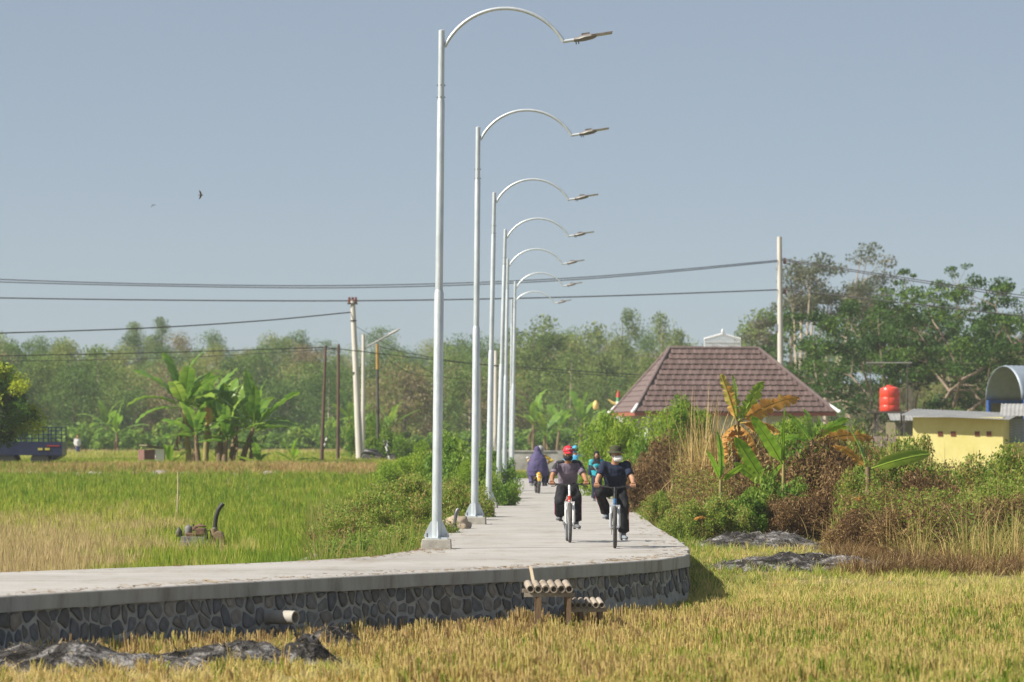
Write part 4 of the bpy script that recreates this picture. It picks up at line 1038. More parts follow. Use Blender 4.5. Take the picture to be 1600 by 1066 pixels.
lone('young banana plant with two upright bright leaves behind the ash heap', 1126, 752, 79, [(yb[0], 70, 82, 80, .82), (yb[1], 150, 70, 60, .55), (yb[2], 10, 40, -60, .45)], M['ban_y'] and M['ban_stem'], sh=[.06, .05, .03])
lone('young banana plant with a long bright leaf slanting to the left', 1196, 758, 80.5, [(yb[1], 178, 60, 75, .92), (yb[2], 172, 40, 70, .62), (yb[0], 40, 50, -60, .5)], M['ban_stem'], sh=[.06, .05, .03])
lone('young banana plant with a rolled upright spear leaf', 1224, 728, 80.2, [(yb[0], 170, 62, 60, .95), (banana_leaf(489, 1.3, .12, .05, M['ban_y'], 0, 1.2, .6), 60, 87, 0, 1.0), (yb[2], 95, 55, 60, .6)], M['ban_stem'], sh=[.05, .045, .03])
lone('dark leaved banana plant below the right end of the tiled roof', 1268, 690, 84, [(BLG[0], 150, 55, 40, .42), (BLG[1], 20, 45, -50, .45), (BLG[3], 90, 70, 40, .4), (BLG[4], 200, 20, 40, .4), (BLY[1], 5, 28, -60, .55), (sco, 0, 18, -40, .95), (BLB[1], 250, -40, 0, .9)])
bigl = banana_leaf(491, 1.5, .36, .55, M['ban_g'], .1, .2, .8)
lone('banana plant with one big horizontal green leaf in front of the water tank', 1356, 732, 77, [(bigl, -2, 20, -62, .88), (sco, 170, 50, 40, .6), (BLG[5], 120, 60, 40, .5)])
for (px, py, d, az, lab) in [(1106, 810, 74, 200, 'curled orange dead banana leaf beside the ash heap'), (1330, 780, 74, 10, 'pale curled dead leaf on the scorched bushes')]:
    t = thing('dead_leaf_scrap', lab, 'leaf', P(px, py, d)); add_leaf(t, scd, (0, 0, 0), math.radians(az), math.radians(20), .6, .32)

# ------------------------------------------------------------------ shrubs along the left verge
def ls(kind, px, d, wpx, top, label): wd(kind, px, d, wpx, top, label)
ls('lush', 715, 118, 110, 694, 'tall green bush just behind the second street lamp, left of the lane')
ls('feat', 745, 112, 90, 722, 'green bush between the second and third street lamps')
ls('feat', 655, 125, 130, 716, 'wide green bush left of the first street lamp, farther back')
ls('feat', 690, 122, 110, 690, 'bright feathery bush seen behind the first street lamp')
ls('lush', 772, 138, 60, 712, 'green bush at the foot of the fourth street lamp')
ls('lush', 778, 128, 46, 728, 'small green bush leaning onto the lane by the third street lamp')
ls('lush', 768, 104, 40, 752, 'low dark green bush overhanging the lane near the third street lamp')
ls('weed', 745, 88, 60, 775, 'weedy green bush between the first two street lamps')
ls('weed', 712, 84, 80, 768, 'green and brown weed bush directly right of the first lamp pole')
ls('weed', 640, 82, 120, 765, 'broad weed bush with pale flowers left of the first street lamp')
ls('weed', 590, 78, 115, 775, 'weed bush with pale flowers in the paddy margin')
ls('weed', 655, 72, 80, 795, 'low weed bush at the left foot of the first street lamp')
ls('weed', 600, 70, 105, 806, 'low green weed bush in front of the paddy margin weeds')
ls('weed', 625, 65, 70, 835, 'small weed bush close to the inner corner of the bend')
ls('weed', 545, 68, 90, 812, 'small weed bush beside the grey rock')
ls('lush', 560, 64, 70, 846, 'low leafy plant patch between the grey rock and the bend')
ls('weed', 490, 160, 150, 722, 'dark grassy bush at the foot of the rusty poles')
ls('weed', 545, 158, 90, 720, 'dark grassy bush at the foot of the leaning concrete pole')
ls('lush', 572, 205, 70, 655, 'small dark tree behind the leaning concrete pole')
ls('lush', 610, 190, 90, 680, 'green bush right of the striped marker stick')
n = 2600; uu = NR.uniform(490, 700, n); dd = 61 + 40 * NR.random(n); tx = (uu - HX) / F * dd; ok = (~inpoly(tx, dd)) & (tx < left_x(dd) - .1)
tufts('margin_weeds', tx[ok], dd[ok], 12, .16, .32 + .4 * NR.random(ok.sum()) ** 2, .016, .3, np.clip(.2 + .7 * fbm(tx[ok] * .6, dd[ok] * .4, 97), 0, 1), M['weed'], 'mixed green weeds between paddy and bend', jit=.4)

# ------------------------------------------------------------------ single trees
def branching(seed, h, spread, levels, n0, leafm, leaf, n_per, crad, barkm, trunk_h, r0, flat=.6, ang=.75):
    rr = random.Random(seed); rng = np.random.default_rng(seed); g = G(); tips = []
    def grow(p, d, L, r, lv):
        q = p; pts = [p]; rad = [r]; dd_ = d.copy()
        for k in range(3):
            dd_ = (dd_ + Vector((rr.uniform(-.18, .18), rr.uniform(-.18, .18), rr.uniform(-.05, .12)))).normalized(); q = q + dd_ * (L / 3); pts.append(q); rad.append(r * (1 - .18 * (k + 1)))
        g.tube(pts, rad, 7 if lv > 1 else 5)
        if lv == 0: tips.append(q); return
        if lv <= 1: tips.append(pts[2])
        for k in range(rr.choice([2, 3]) if lv < levels else n0):
            a = 6.28 * k / (n0 if lv == levels else 3) + rr.uniform(-.5, .5); b = ang * rr.uniform(.6, 1.25)
            o1 = dd_.orthogonal().normalized(); o2 = dd_.cross(o1)
            nd = (dd_ * math.cos(b) + (o1 * math.cos(a) + o2 * math.sin(a)) * math.sin(b)); nd.z = nd.z * flat + .10; nd.normalize()
            grow(q, nd, L * rr.uniform(.62, .85) if lv < levels else spread * rr.uniform(.4, .6), r * .55, lv - 1)
    grow(Vector((0, 0, -.2)), Vector((0, 0, 1)), trunk_h, r0, levels)
    cs = np.array([tuple(t) for t in tips])
    p, rn = clump_pts(rng, cs, [crad * rr.uniform(.6, 1.3) for _ in tips], n_per, .55, wj=.45)
    tm = g.mesh('trunk', True); tm.materials.append(barkm)
    cm = leaves_np(p, leaf, rn, .8, 'crown', .55); cm.materials.append(leafm); return tm, cm
def place_tree(ms, name, label, loc, rz=0, s=1.0):
    t = thing(name, label, 'tree', loc, rz); t.scale = (s, s, s); mobj('trunk', ms[0], None, t); mobj('crown', ms[1], None, t); return t
M['limb'] = mat('grey_brown_bark', (.16, .12, .085), (.30, .23, .17), 9, .9, bump=.3)
place_tree(branching(31, 9, 8.5, 4, 6, M['raintree'], .22, 190, .85, M['limb'], 2.6, .30, .55, .85), 'rain_tree', 'big spreading dark green tree behind the red water tank', GP(1470, 222), .4, 1.0)
place_tree(branching(32, 8, 7, 4, 5, M['raintree'], .22, 210, .85, M['limb'], 2.4, .26, .5, .85), 'rain_tree', 'dense dark green tree right behind the tiled roof', GP(1345, 232), 1.4, .85)
place_tree(branching(33, 8, 7.5, 4, 5, M['raintree'], .22, 190, .85, M['limb'], 2.6, .26, .6, .8), 'rain_tree', 'dark green spreading tree at the right border behind the blue barrel roof', GP(1590, 228), 2.2, 1.0)
place_tree(branching(38, 9, 6.0, 4, 5, M['raintree'], .20, 60, .45, M['limb'], 5.0, .24, .9, .6), 'open_tree', 'thin open tree with leaf tufts against the sky at the right', GP(1490, 238), .9, .88)
def tall_tree(seed, h, w, label, px, d):
    rr = random.Random(seed); rng = np.random.default_rng(seed); g = G(); cs = []
    tips = []
    for k in range(4):
        a = rr.uniform(0, 6.28); e = Vector((math.cos(a) * w * .45 * rr.random(), math.sin(a) * w * .4, h * rr.uniform(.72, .98)))
        st = Vector((0, 0, h * rr.uniform(.05, .35))); g.tube([st, (st + e) / 2 + Vector((e.x * .1, 0, 0)), e], [.15, .10, .04], 6)
        for j in range(4):
            t_ = e + Vector((rr.uniform(-1, 1) * w * .3, rr.uniform(-1, 1) * w * .3, rr.uniform(-h * .16, h * .04))); g.tube([e - Vector((0, 0, h * .12)), t_], [.05, .015], 4); cs.append(tuple(t_))
        cs.append(tuple(e))
    g.tube([(0, 0, -.3), (0, 0, h * .4)], [.22, .16], 8)
    p, rn = clump_pts(rng, cs, w * .19, 150, .5); t = thing('pale_trunk_tree', label, 'tree', GP(px, d))
    tm = g.mesh('trunk', True); tm.materials.append(M['pale_bark']); mobj('trunk', tm, None, t)
    cm = leaves_np(p, .26, rn, .5, 'crown', .55); cm.materials.append(M['teak']); mobj('crown', cm, None, t)
for i, (px, d, h, w, lab) in enumerate([(1250, 300, 16.0, 6, 'tall thin tree with pale trunk right of the concrete utility pole'), (1290, 305, 17.2, 7, 'tallest pale trunked tree with grey green crown behind the tiled house'),
        (1330, 300, 15.4, 6, 'pale trunked grey green tree right of the tallest one'), (1375, 310, 13.5, 6, 'pale trunked tree farther right behind the dense dark green tree'), (1228, 310, 13.4, 5, 'pale trunked tree just left of the concrete utility pole'), (1420, 305, 10.5, 5, 'lowest pale trunked tree behind the big spreading tree')]):
    tall_tree(700 + i, h, w, lab, px, d)
# yellow-flushing tree at the left border
def mango():
    rr = random.Random(44); rng = np.random.default_rng(44); g = G(); cs = []; cr = []
    g.tube([(0, 0, -.2), (.05, 0, .9), (0, 0, 1.6)], [.22, .18, .15], 10)
    for k in range(130):
        a = rr.uniform(0, 6.28); z = rr.uniform(1.25, 4.35); pr = 2.55 * math.sqrt(max(.04, 1 - ((z - 1.9) / 2.6) ** 2)); r = pr * rr.uniform(.45, .98)
        p = (r * math.cos(a), r * math.sin(a), z); cs.append(p); cr.append(rr.choice([.1, .2, .3, .35, .45, .7, .9, 1.0]))
        if k % 3 == 0: g.tube([(0, 0, 1.2), (p[0] * .5, p[1] * .5, 1.2 + (z - 1.2) * .7), p], [.08, .04, .012], 5)
    p, rn = clump_pts(rng, cs, [rr.uniform(.35, .6) for _ in cs], 170, .8, crand=cr, wj=.18)
    tm = g.mesh('trunk', True); tm.materials.append(M['bark']); cm = leaves_np(p, .17, rn, .3, 'crown', .42); cm.materials.append(M['mango']); return tm, cm
b = P(-30, 722, 158.5); place_tree(mango(), 'mango_tree', 'dense tree with yellow leaf tips overhanging the blue truck at the left border', (b.x, b.y, H1(b.x, b.y)), .3, 1.0)
# ------------------------------------------------------------------ tiled house
M['tile'] = mat('roof_tile', (.8, .8, .8), (1.15, 1.12, 1.1), 3, .7, bump=.15, spec=.3, orand=[(0, (.12, .080, .074)), (.5, (.145, .098, .09)), (1, (.175, .122, .113))])
M['tile_side'] = mat('roof_tile_side', (.12, .085, .08), (.17, .12, .112), 4, .7)
M['white'] = mat('white_paint', (.76, .76, .77), (.84, .84, .84), 5, .6)
M['fascia'] = mat('red_fascia', (.30, .075, .055), (.36, .10, .07), 5, .6)
M['housewall'] = mat('house_wall', (.55, .53, .50), (.66, .65, .62), 2, .85)
M['darkglass'] = mat('dark_glass', (.02, .025, .03), None, rough=.15)
hd_ = 200.0; sc_ = F / hd_
hc = P(1129, 645, hd_ + 3); house = thing('tiled_house', 'house with brown tiled hip roof and white ridge crest behind the weeds', 'house', (hc.x, hc.y, H1(hc.x, hc.y)), math.radians(9))
zE = P(0, 644, hd_).z - house.location.z; Wd, Dp, Hr, Rg = 10.7, 6.4, 3.35, 4.8
xo = -.45   # ridge centre shift
g = G(); g.box((0, .0, (zE + .0) / 2), (Wd - 1.6, Dp - 1.6, zE)); wl_ = g.build('wall', M['housewall'], house)
for k, x in enumerate((-3.0, -.5, 2.6)):
    g = G(); g.box((x, -(Dp - 1.6) / 2 - .01, 1.55), (1.3, .06, 1.25)); w_ = g.build('window', M['darkglass'], house)
    g = G()
    for s in (-1, 1): g.box((x + s * .68, -(Dp - 1.6) / 2 - .03, 1.55), (.07, .07, 1.4)); g.box((x, -(Dp - 1.6) / 2 - .035, 1.55 + s * .66), (1.3, .07, .07))
    g.build('window_frame', M['white'], w_)
for x in (-4.6, -1.8, 1.6, 4.6):
    g = G(); g.tube([(x, -Dp / 2 + .35, 0), (x, -Dp / 2 + .35, zE)], .11, 10); g.build('porch_column', M['white'], house, True)
A_ = Vector((-Wd / 2, -Dp / 2, zE)); B_ = Vector((Wd / 2, -Dp / 2, zE)); C_ = Vector((Wd / 2, Dp / 2, zE)); D_ = Vector((-Wd / 2, Dp / 2, zE))
E_ = Vector((xo - Rg / 2, 0, zE + Hr)); F_ = Vector((xo + Rg / 2, 0, zE + Hr))
g = G(); g.add([A_, B_, C_, D_, E_, F_], [(0, 1, 5, 4), (1, 2, 5), (2, 3, 4, 5), (3, 0, 4), (3, 2, 1, 0)]); roof = g.build('roof', M['tile_side'], house)
# tiles on the front slope, one by one (sub-parts of the roof)
tw, ncourse = .40, 12
sl = (E_ + (F_ - E_) * .5) - (A_ + (B_ - A_) * .5); slope_len = math.hypot(Dp / 2, Hr); upv = Vector((0, Dp / 2, Hr)).normalized(); nv_ = Vector((0, -Hr, Dp / 2)).normalized()
chh = slope_len / ncourse
g = G(); prof = [(-tw / 2 + .004, .010), (-tw * .36, .034), (-tw * .2, .045), (-tw * .05, .03), (tw * .1, .018), (tw * .3, .016), (tw / 2 - .004, .022)]
V = []; 
for (v, lift) in ((-.03, .075), (chh + .01, .004)):
    for (x, z) in prof: V.append(Vector((x, 0, 0)) + upv * v + nv_ * (z + lift))
for (x, z) in prof: V.append(Vector((x, 0, 0)) + upv * -.03 + nv_ * .002)
k = len(prof); g.add(V, [(i, i + 1, k + i + 1, k + i) for i in range(k - 1)] + [(2 * k + i, 2 * k + i + 1, i + 1, i) for i in range(k - 1)])
tile_me = g.mesh('roof_tile', True); tile_me.materials.append(M['tile'])
for c in range(ncourse):
    t0 = c / ncourse; t1 = (c + 1) / ncourse
    xl = A_.x + (E_.x - A_.x) * (t0 + t1) / 2; xr = B_.x + (F_.x - B_.x) * (t0 + t1) / 2
    x = xl + .02 + (0 if c % 2 else .0)
    nn = int((xr - xl) / tw)
    for i in range(nn):
        o = mobj('roof_tile', tile_me, None, roof, Vector((xl + (xr - xl - nn * tw) / 2 + tw * (i + .5), -Dp / 2, zE)) + upv * (c * chh) + nv_ * .006)
# left slope courses as stepped strips
g = G(); up2 = (E_ - (A_ + D_) / 2)
for c in range(ncourse):
    t0 = c / ncourse; t1 = (c + 1) / ncourse + .008
    a0 = A_.lerp(E_, t0); d0 = D_.lerp(E_, t0); a1 = A_.lerp(E_, min(1, t1)); d1 = D_.lerp(E_, min(1, t1)); nl = (D_ - A_).cross(E_ - A_).normalized(); nl = nl if nl.z > 0 else -nl
    g.add([a0 + nl * .05, d0 + nl * .05, d1 + nl * .012, a1 + nl * .012, a0, d0], [(0, 1, 2, 3), (4, 5, 1, 0)])
o = g.build('side_tiles', M['tile_side'], roof); o['kind'] = 'stuff'
for (p, q, nm) in ((A_, E_, 'hip_cap'), (B_, F_, 'hip_cap'), (E_, F_, 'ridge_cap'), (C_, F_, 'hip_cap'), (D_, E_, 'hip_cap')):
    g = G(); g.tube([p.lerp(q, k / 10) + Vector((0, 0, .05)) for k in range(11)], [.10 + .012 * (k % 2) for k in range(11)], 8); g.build(nm, M['tile_side'], roof, True)
g = G(); g.box((0, -Dp / 2 + .03, zE - .10), (Wd, .06, .20)); g.build('fascia', M['fascia'], house)
g = G(); g.box((-Wd / 2 + .03, 0.04, zE - .10), (.06, Dp - .09, .20)); g.build('fascia', M['fascia'], house)
# white lattice crest on the ridge
crest = []
g = G(); cw = 2.0; zc = zE + Hr; xr0 = xo; xo = xo + .45
g.box((xo, 0, zc + .09), (cw, .12, .09)); g.box((xo, 0, zc + .36), (cw * .97, .08, .05))
for k in range(17):
    x = -cw / 2 + .05 + (cw - .1) * k / 16; hh = .40 + .26 * (1 - abs(k - 8) / 8.0)
    g.box((xo + x, 0, zc + .1 + hh / 2), (.06, .06, hh)); g.ell((xo + x, 0, zc + .14 + hh), (.055, .05, .08), 8, 5)
for s_ in (-1, 1):
    g.beam((xo + s_ * cw / 2, 0, zc + .46), (xo, 0, zc + .76), .07, .06)
    for k in range(6):
        x = xo + s_ * (.12 + .15 * k); g.beam((x - .09, 0, zc + .12), (x + .09, 0, zc + .34), .05, .035); g.beam((x + .09, 0, zc + .12), (x - .09, 0, zc + .34), .045, .035)
g.ell((xo, 0, zc + .92), (.07, .06, .16), 10, 7)
g.build('ridge_crest', M['white'], roof); xo = xr0
for (p, q) in ((A_, E_), (B_, F_), (D_, E_)):
    d_ = (q - p).normalized(); g = G(); g.tube([p - d_ * .25 + Vector((0, 0, .16)), p + d_ * .15 + Vector((0, 0, .13)), p + d_ * .5 + Vector((0, 0, .10))], [.08, .09, .07], 8); g.ell(p - d_ * .28 + Vector((0, 0, .19)), .10, 10, 7); g.build('corner_ornament', M['white'], roof, True)
# small shrine spire at the roof's far left corner
M['gold'] = mat('gold_paint', (.62, .42, .12), (.72, .55, .22), 9, .5); M['redp'] = mat('red_paint', (.55, .06, .04), None, rough=.5); M['greenp'] = mat('green_paint', (.10, .35, .14), None, rough=.5)
sp = P(966, 642, 206); t = thing('small_spire', 'small red, green and white spire with gold wings left of the tiled roof', 'spire', (sp.x, sp.y, H1(sp.x, sp.y)))
hz = sp.z - t.location.z
g = G(); g.box((0, 0, hz / 2), (.5, .5, hz)); g.build('pillar', M['white'], t)
g = G(); g.lathe([(.16, hz), (.14, hz + .35), (.11, hz + .5)], 12); g.build('spire_base', M['white'], t, True)
g = G(); g.lathe([(.12, hz + .5), (.10, hz + .72)], 12); g.build('spire_middle', M['greenp'], t, True)
g = G(); g.lathe([(.11, hz + .72), (.08, hz + .9), (.02, hz + 1.1)], 12); g.build('spire_tip', M['redp'], t, True)
for s in (-1, 1):
    g = G(); g.tube([(0, 0, hz + .35), (s * .3, 0, hz + .42), (s * .55, 0, hz + .62)], [.09, .08, .03], 6); g.build('wing', M['gold'], t, True)
lp = P(931, 633, 206); t = thing('hanging_lantern', 'tiny cream lantern on a thin mast left of the tiled roof', 'lantern', (lp.x, lp.y, H1(lp.x, lp.y))); hz = lp.z - t.location.z
g = G(); g.tube([(0, 0, 0), (0, 0, hz + .1)], .02, 6); g.build('mast', M['bolt'], t)
g = G(); g.lathe([(.10, hz - .25), (.16, hz - .15), (.16, hz + .08), (.10, hz + .16), (.05, hz + .25)], 10); g.build('lantern_body', M['gold'], t, True)

# ------------------------------------------------------------------ yellow building, barrel roof hall, far roofs
M['yellow'] = mat('yellow_plaster', (.64, .57, .20), (.73, .66, .27), 1.4, .9, bump=.1)
M['vent'] = mat('red_vent', (.22, .07, .04), None, rough=.8)
M['zinc'] = mat('zinc_sheet', (.27, .27, .265), (.38, .38, .37), 2, .55, metal=.2)
M['zinc_b'] = mat('blue_grey_sheet', (.22, .27, .33), (.30, .35, .42), 1.5, .5, metal=.2)
M['dark_in'] = mat('dark_sheet', (.13, .115, .06), (.18, .16, .09), 2, .8)
M['bluesteel'] = mat('blue_steel', (.02, .09, .38), None, rough=.5)
def corrug(L, W, pitch=.13, amp=.012):
    """sheet along local X (ribs run along Y)"""
    g = G(); n = int(L / pitch) * 4; V = []; 
    for i in range(n + 1):
        x = -L / 2 + L * i / n; z = amp * math.sin(i / 4 * 2 * math.pi)
        for y in (-W / 2, W / 2): V += [(x, y, z), (x, y, z - .012)]
    Fs = []
    for i in range(n):
        a = i * 4; Fs += [(a, a + 4, a + 6, a + 2), (a + 1, a + 3, a + 7, a + 5), (a, a + 1, a + 5, a + 4), (a + 2, a + 6, a + 7, a + 3)]
    return g.add(V, Fs)
yd = 150.0; yp = P(1510, 700, yd); yb_ = thing('yellow_building', 'small yellow plastered building with corrugated roof and four square vents', 'building', (yp.x, yp.y + 1.2, H1(yp.x, yp.y)), math.radians(-16))
zb = yb_.location.z; ysc = yd / F
wt = P(0, 652, yd).z - zb; hw = 3.55
g = G(); g.box((0, 0, wt / 2), (hw, 2.4, wt)); g.build('wall', M['yellow'], yb_)
g = corrug(hw + .75, 3.1); o = g.build('roof', M['zinc'], yb_, True, loc=(-.05, -.1, wt + .13)); o.rotation_euler = (math.radians(5), math.radians(2.5), 0)
for px in (1483, 1503, 1540, 1558):
    x = (px - 1510) * ysc * 1.02; z = P(0, 678, yd).z - zb
    g = G(); g.box((x, -1.205, z), (.19, .03, .19)); v_ = g.build('vent', M['vent'], yb_)
    g = G(); 
    for s in (-.05, 0.0, .05): g.box((x, -1.225, z + s), (.18, .02, .018))
    g.build('vent_slat', M['vent'], v_)
lw = P(0, 682, yd).z - zb
g = G(); g.box((-hw / 2 - .35, -.4, lw / 2), (.71, 1.6, lw)); g.build('low_wall', M['yellow'], yb_)
ap = P(1592, 690, yd); an = thing('yellow_annex', 'yellow wall stub with a grey roller shutter right of the yellow building', 'building', (ap.x, ap.y + .9, H1(ap.x, ap.y)), math.radians(-9)); zb2 = an.location.z
g = G(); g.box((.55, 0, (P(0, 692, yd).z - zb2) / 2), (1.7, .3, P(0, 692, yd).z - zb2)); g.build('wall', M['yellow'], an)
g = G()
for k in range(9): g.box((.0, .25, P(0, 690 - k * 4.2, yd).z - zb2), (.75, .05, .095))
sh = g.build('roller_shutter', M['zinc_b'], an)
g = corrug(2.4, 1.2, .16); o = g.build('roof', M['zinc'], an, True, loc=(.6, .2, P(0, 640, yd).z - zb2)); o.rotation_euler = (math.radians(24), 0, 0)
# barrel roof hall
bd = 190.0; bp_ = P(1592, 640, bd); hall = thing('barrel_roof_hall', 'blue grey barrel roofed open hall with blue steel frame at the right border', 'building', (bp_.x, bp_.y, H1(bp_.x, bp_.y)), math.radians(24)); zh = hall.location.z
zt = P(0, 572, bd).z - zh; zs = P(0, 625, bd).z - zh; Rr = zt - zs; 
rx_ = 1.7
g = G(); seg = 16; nb = 60; V = []
for j in range(nb + 1):
    x = 0 + 9 * j / nb; am = .03 if j % 2 else 0
    for k in range(seg + 1):
        a = math.pi * k / seg; V.append((x, -(rx_ + am) * math.cos(a) * 1.0, zs + (Rr + am) * math.sin(a)))
Fs = [(j * (seg + 1) + k, (j + 1) * (seg + 1) + k, (j + 1) * (seg + 1) + k + 1, j * (seg + 1) + k + 1) for j in range(nb) for k in range(seg)]
g.add(V, Fs); rfo = g.build('barrel_roof', M['zinc_b'], hall, True); sm_ = rfo.modifiers.new('t', 'SOLIDIFY'); sm_.thickness = .03
rfo.location = (-.9, 0, 0)
g = G(); g.box((3.2, 1.8, zs / 2), (8, .06, zs)); g.build('back_wall', M['dark_in'], hall)
g = G(); g.add([(3.0, -rx_ * math.cos(math.pi * k / 12), zs + .98 * Rr * math.sin(math.pi * k / 12)) for k in range(13)], [tuple(range(13))]); o = g.build('vault_shade_sheet', M['dark_in'], hall); o.modifiers.new('t', 'SOLIDIFY').thickness = .04  # dark sheet added across the vault, stands in for the shade inside the hall
for (x, y) in ((-.75, -1.85), (-.75, 1.6), (2.5, -1.85), (5.5, -1.85)):
    g = G(); g.box((x, y, zs / 2), (.16, .16, zs)); g.build('post', M['bluesteel'], hall)
for y in (-1.85, 1.6):
    g = G(); g.beam((-.8, y, zs - .08), (7.5, y, zs - .08), .12, .16); g.build('rail', M['bluesteel'], hall)
g = corrug(6, 2.0, .16); o = g.build('lean_to_roof', M['zinc'], hall, True, loc=(2.6, -2.4, P(0, 650, bd).z - zh)); o.rotation_euler = (math.radians(20), 0, 0)
# far roofs behind the trees
def far_roof(label, px, py, d, w, h, m, rz=0, pitch=25, hw_=None):
    p = P(px, py, d); t = thing('far_shed', label, 'shed', (p.x, p.y, H1(p.x, p.y)), math.radians(rz)); hz = p.z - t.location.z
    g = G(); g.box((0, 1.5, (hz - .1) / 2), (w - .6, 2.6, hz - .1)); g.build('wall', M['dark_in'], t)
    g = corrug(w, h, .2); o = g.build('roof', m, t, True, loc=(0, h / 2 * math.cos(math.radians(pitch)), hz + h / 2 * math.sin(math.radians(pitch)))); o.rotation_euler = (math.radians(pitch), 0, 0)
far_roof('pale zinc roofed shed glimpsed through the trees left of the water tank', 1365, 600, 262, 4.0, 2.0, M['zinc_b'])
far_roof('low pale roof behind the water tank stand', 1440, 657, 208, 3.4, .9, M['zinc'], 6)
far_roof('small reddish roof low behind the banana leaf right of the reeds', 1362, 700, 140, 2.0, 1.0, M['tile_side'])

# ------------------------------------------------------------------ water tank
M['tank'] = mat('orange_red_plastic', (.62, .045, .02), (.70, .065, .03), 3, .35, coat=.2)
M['ruststeel'] = mat('dark_steel', (.05, .045, .042), (.10, .085, .075), 8, .7)
td = 186.0; tb = P(1390, 643, td); zg = H1(tb.x, tb.y); st = thing('tank_stand', 'dark steel tower stand with pipe frame under the red water tank', 'stand', (tb.x, tb.y, zg)); hz = tb.z - zg
for sx in (-1, 1):
    for sy in (-1, 1):
        g = G(); g.beam((sx * .72, sy * .6, -.1), (sx * .62, sy * .6, hz), .09, .09); g.build('leg', M['ruststeel'], st)
    g = G(); g.beam((sx * .66, -.6, hz * .35), (-sx * .64, -.6, hz * .8), .04, .04); g.build('brace', M['ruststeel'], st)
    g = G(); g.beam((sx * .9, .3, hz - .1), (sx * .9, .3, hz + 2.35), .05, .05); g.build('upright', M['ruststeel'], st)
g = G(); g.box((0, 0, hz - .04), (2.1, 1.35, .08)); g.build('platform', M['ruststeel'], st)
g = G(); g.beam((-1.1, .3, hz + 2.37), (1.1, .3, hz + 2.37), .06, .05); g.build('top_bar', M['zinc'], st)
tk = thing('water_tank', 'orange red plastic water tank on the steel stand', 'water tank', (tb.x, tb.y, zg + hz))
g = G(); g.lathe([(.47, 0), (.49, .03), (.49, .28), (.475, .30), (.49, .33), (.49, .66), (.475, .68), (.49, .71), (.49, 1.02), (.44, 1.12), (.25, 1.2), (.18, 1.21)], 32); tko = g.build('tank_body', M['tank'], tk, True)
g = G(); g.lathe([(.17, 1.2), (.17, 1.26), (.1, 1.28)], 20); g.build('lid', M['tank'], tk, True)
for k in range(6):
    a = k * 1.047 + .3; g = G(); g.tube([(.485 * math.cos(a), .485 * math.sin(a), .05), (.485 * math.cos(a), .485 * math.sin(a), 1.0)], .02, 6); g.build('rib', M['tank'], tko)
# wire guard from the hall to the yellow roof
# ------------------------------------------------------------------ poles
M['cpole'] = mat('concrete_pole', (.50, .47, .42), (.62, .59, .54), 3, .85, stretch=(1, 1, .2))
M['rpole'] = mat('rusty_pole', (.065, .042, .038), (.15, .075, .052), 2.5, .8, stretch=(1, 1, .35))
M['dpole'] = mat('dark_pole', (.05, .045, .045), (.09, .08, .075), 4, .8)
M['ypole'] = mat('yellow_pole', (.36, .20, .05), (.42, .26, .08), 4, .7)
M['insul'] = mat('brown_insulator', (.16, .045, .03), None, rough=.3)
def pole(name, label, px0, px1, top, d, r0, r1, m, base_py=None):
    b = GP(px0, d); tp = P(px1, top, d); h = tp.z - b.z
    t = thing(name, label, 'pole', b); g = G(); lx = tp.x - b.x
    g.tube([(0, 0, -.3), (lx * .5, 0, h * .5), (lx, 0, h)], [r0, (r0 + r1) / 2, r1], 14); g.build('shaft', m, t, True); return t, lx, h
t, lx, h = pole('utility_pole', 'leaning pale concrete utility pole with red brown insulators left of the first lamp', 563, 551, 470, 192, .20, .12, M['cpole'])
for s in (-1, 0, 1):
    g = G(); g.lathe([(.05, 0), (.09, .05), (.05, .1), (.09, .15), (.05, .2), (.08, .26), (.03, .3)], 12, (lx + s * .16, 0, h - .12)); g.build('insulator', M['insul'], t, True)
g = G(); g.box((lx, -.12, h - .16), (.52, .06, .07)); g.build('cross_bar', M['dpole'], t)
for z in (h - 1.0, h - 3.6):
    g = G(); g.tube([(lx * .9, 0, z - .03), (lx * .9, 0, z + .03)], .16, 14); g.build('band', M['dpole'], t, True)
t, lx, h = pole('lamp_pole', 'slim pale pole with a slanting lamp arm behind the leaning utility pole', 567, 568, 523, 200, .12, .09, M['cpole'])
g = G(); a0 = P(563, 548, 200) - t.location; a1 = P(612, 521, 200) - t.location; a2 = P(625, 514, 200) - t.location
g.tube([a0, a1], .05, 8); arm_ = g.build('arm', M['zinc'], t, True)
g = G(); g.tube([a1 - Vector((.15, 0, .06)), a1 + (a2 - a1) * .5, a2], [(.08, .06), (.17, .07), (.10, .03)], 10, side=(0, 1, 0)); g.build('lamp_head', M['zinc'], arm_, True)
pole('rusty_pole', 'thin rusty red pole leaning right, leftmost of the pole group', 502, 509, 540, 172, .09, .05, M['rpole'])
pole('rusty_pole', 'straight thin rusty brown pole right of the leaning rusty one', 528, 529, 538, 176, .085, .06, M['rpole'])
t, lx, h = pole('dark_pole', 'thin dark pole with an ochre top right of the leaning utility pole', 591, 589.5, 538, 190, .085, .06, M['dpole'])
g = G(); g.tube([(lx * .8, 0, h - 1.25), (lx, 0, h + .01)], [.085, .075], 12); g.build('painted_top', M['ypole'], t, True)
t, lx, h = pole('utility_pole', 'tall pale concrete utility pole rising behind the tiled roof', 1221, 1218, 370, 214, .20, .13, M['cpole'])
for py in (408, 455):
    z = P(0, py, 214).z - t.location.z
    g = G(); g.box((.18, 0, z), (.18, .10, .34)); g.build('bracket', M['insul'], t)
g = G(); g.box((-.22, 0, P(0, 512, 214).z - t.location.z), (.25, .2, .4)); g.build('meter_box', M['zinc_b'], t)
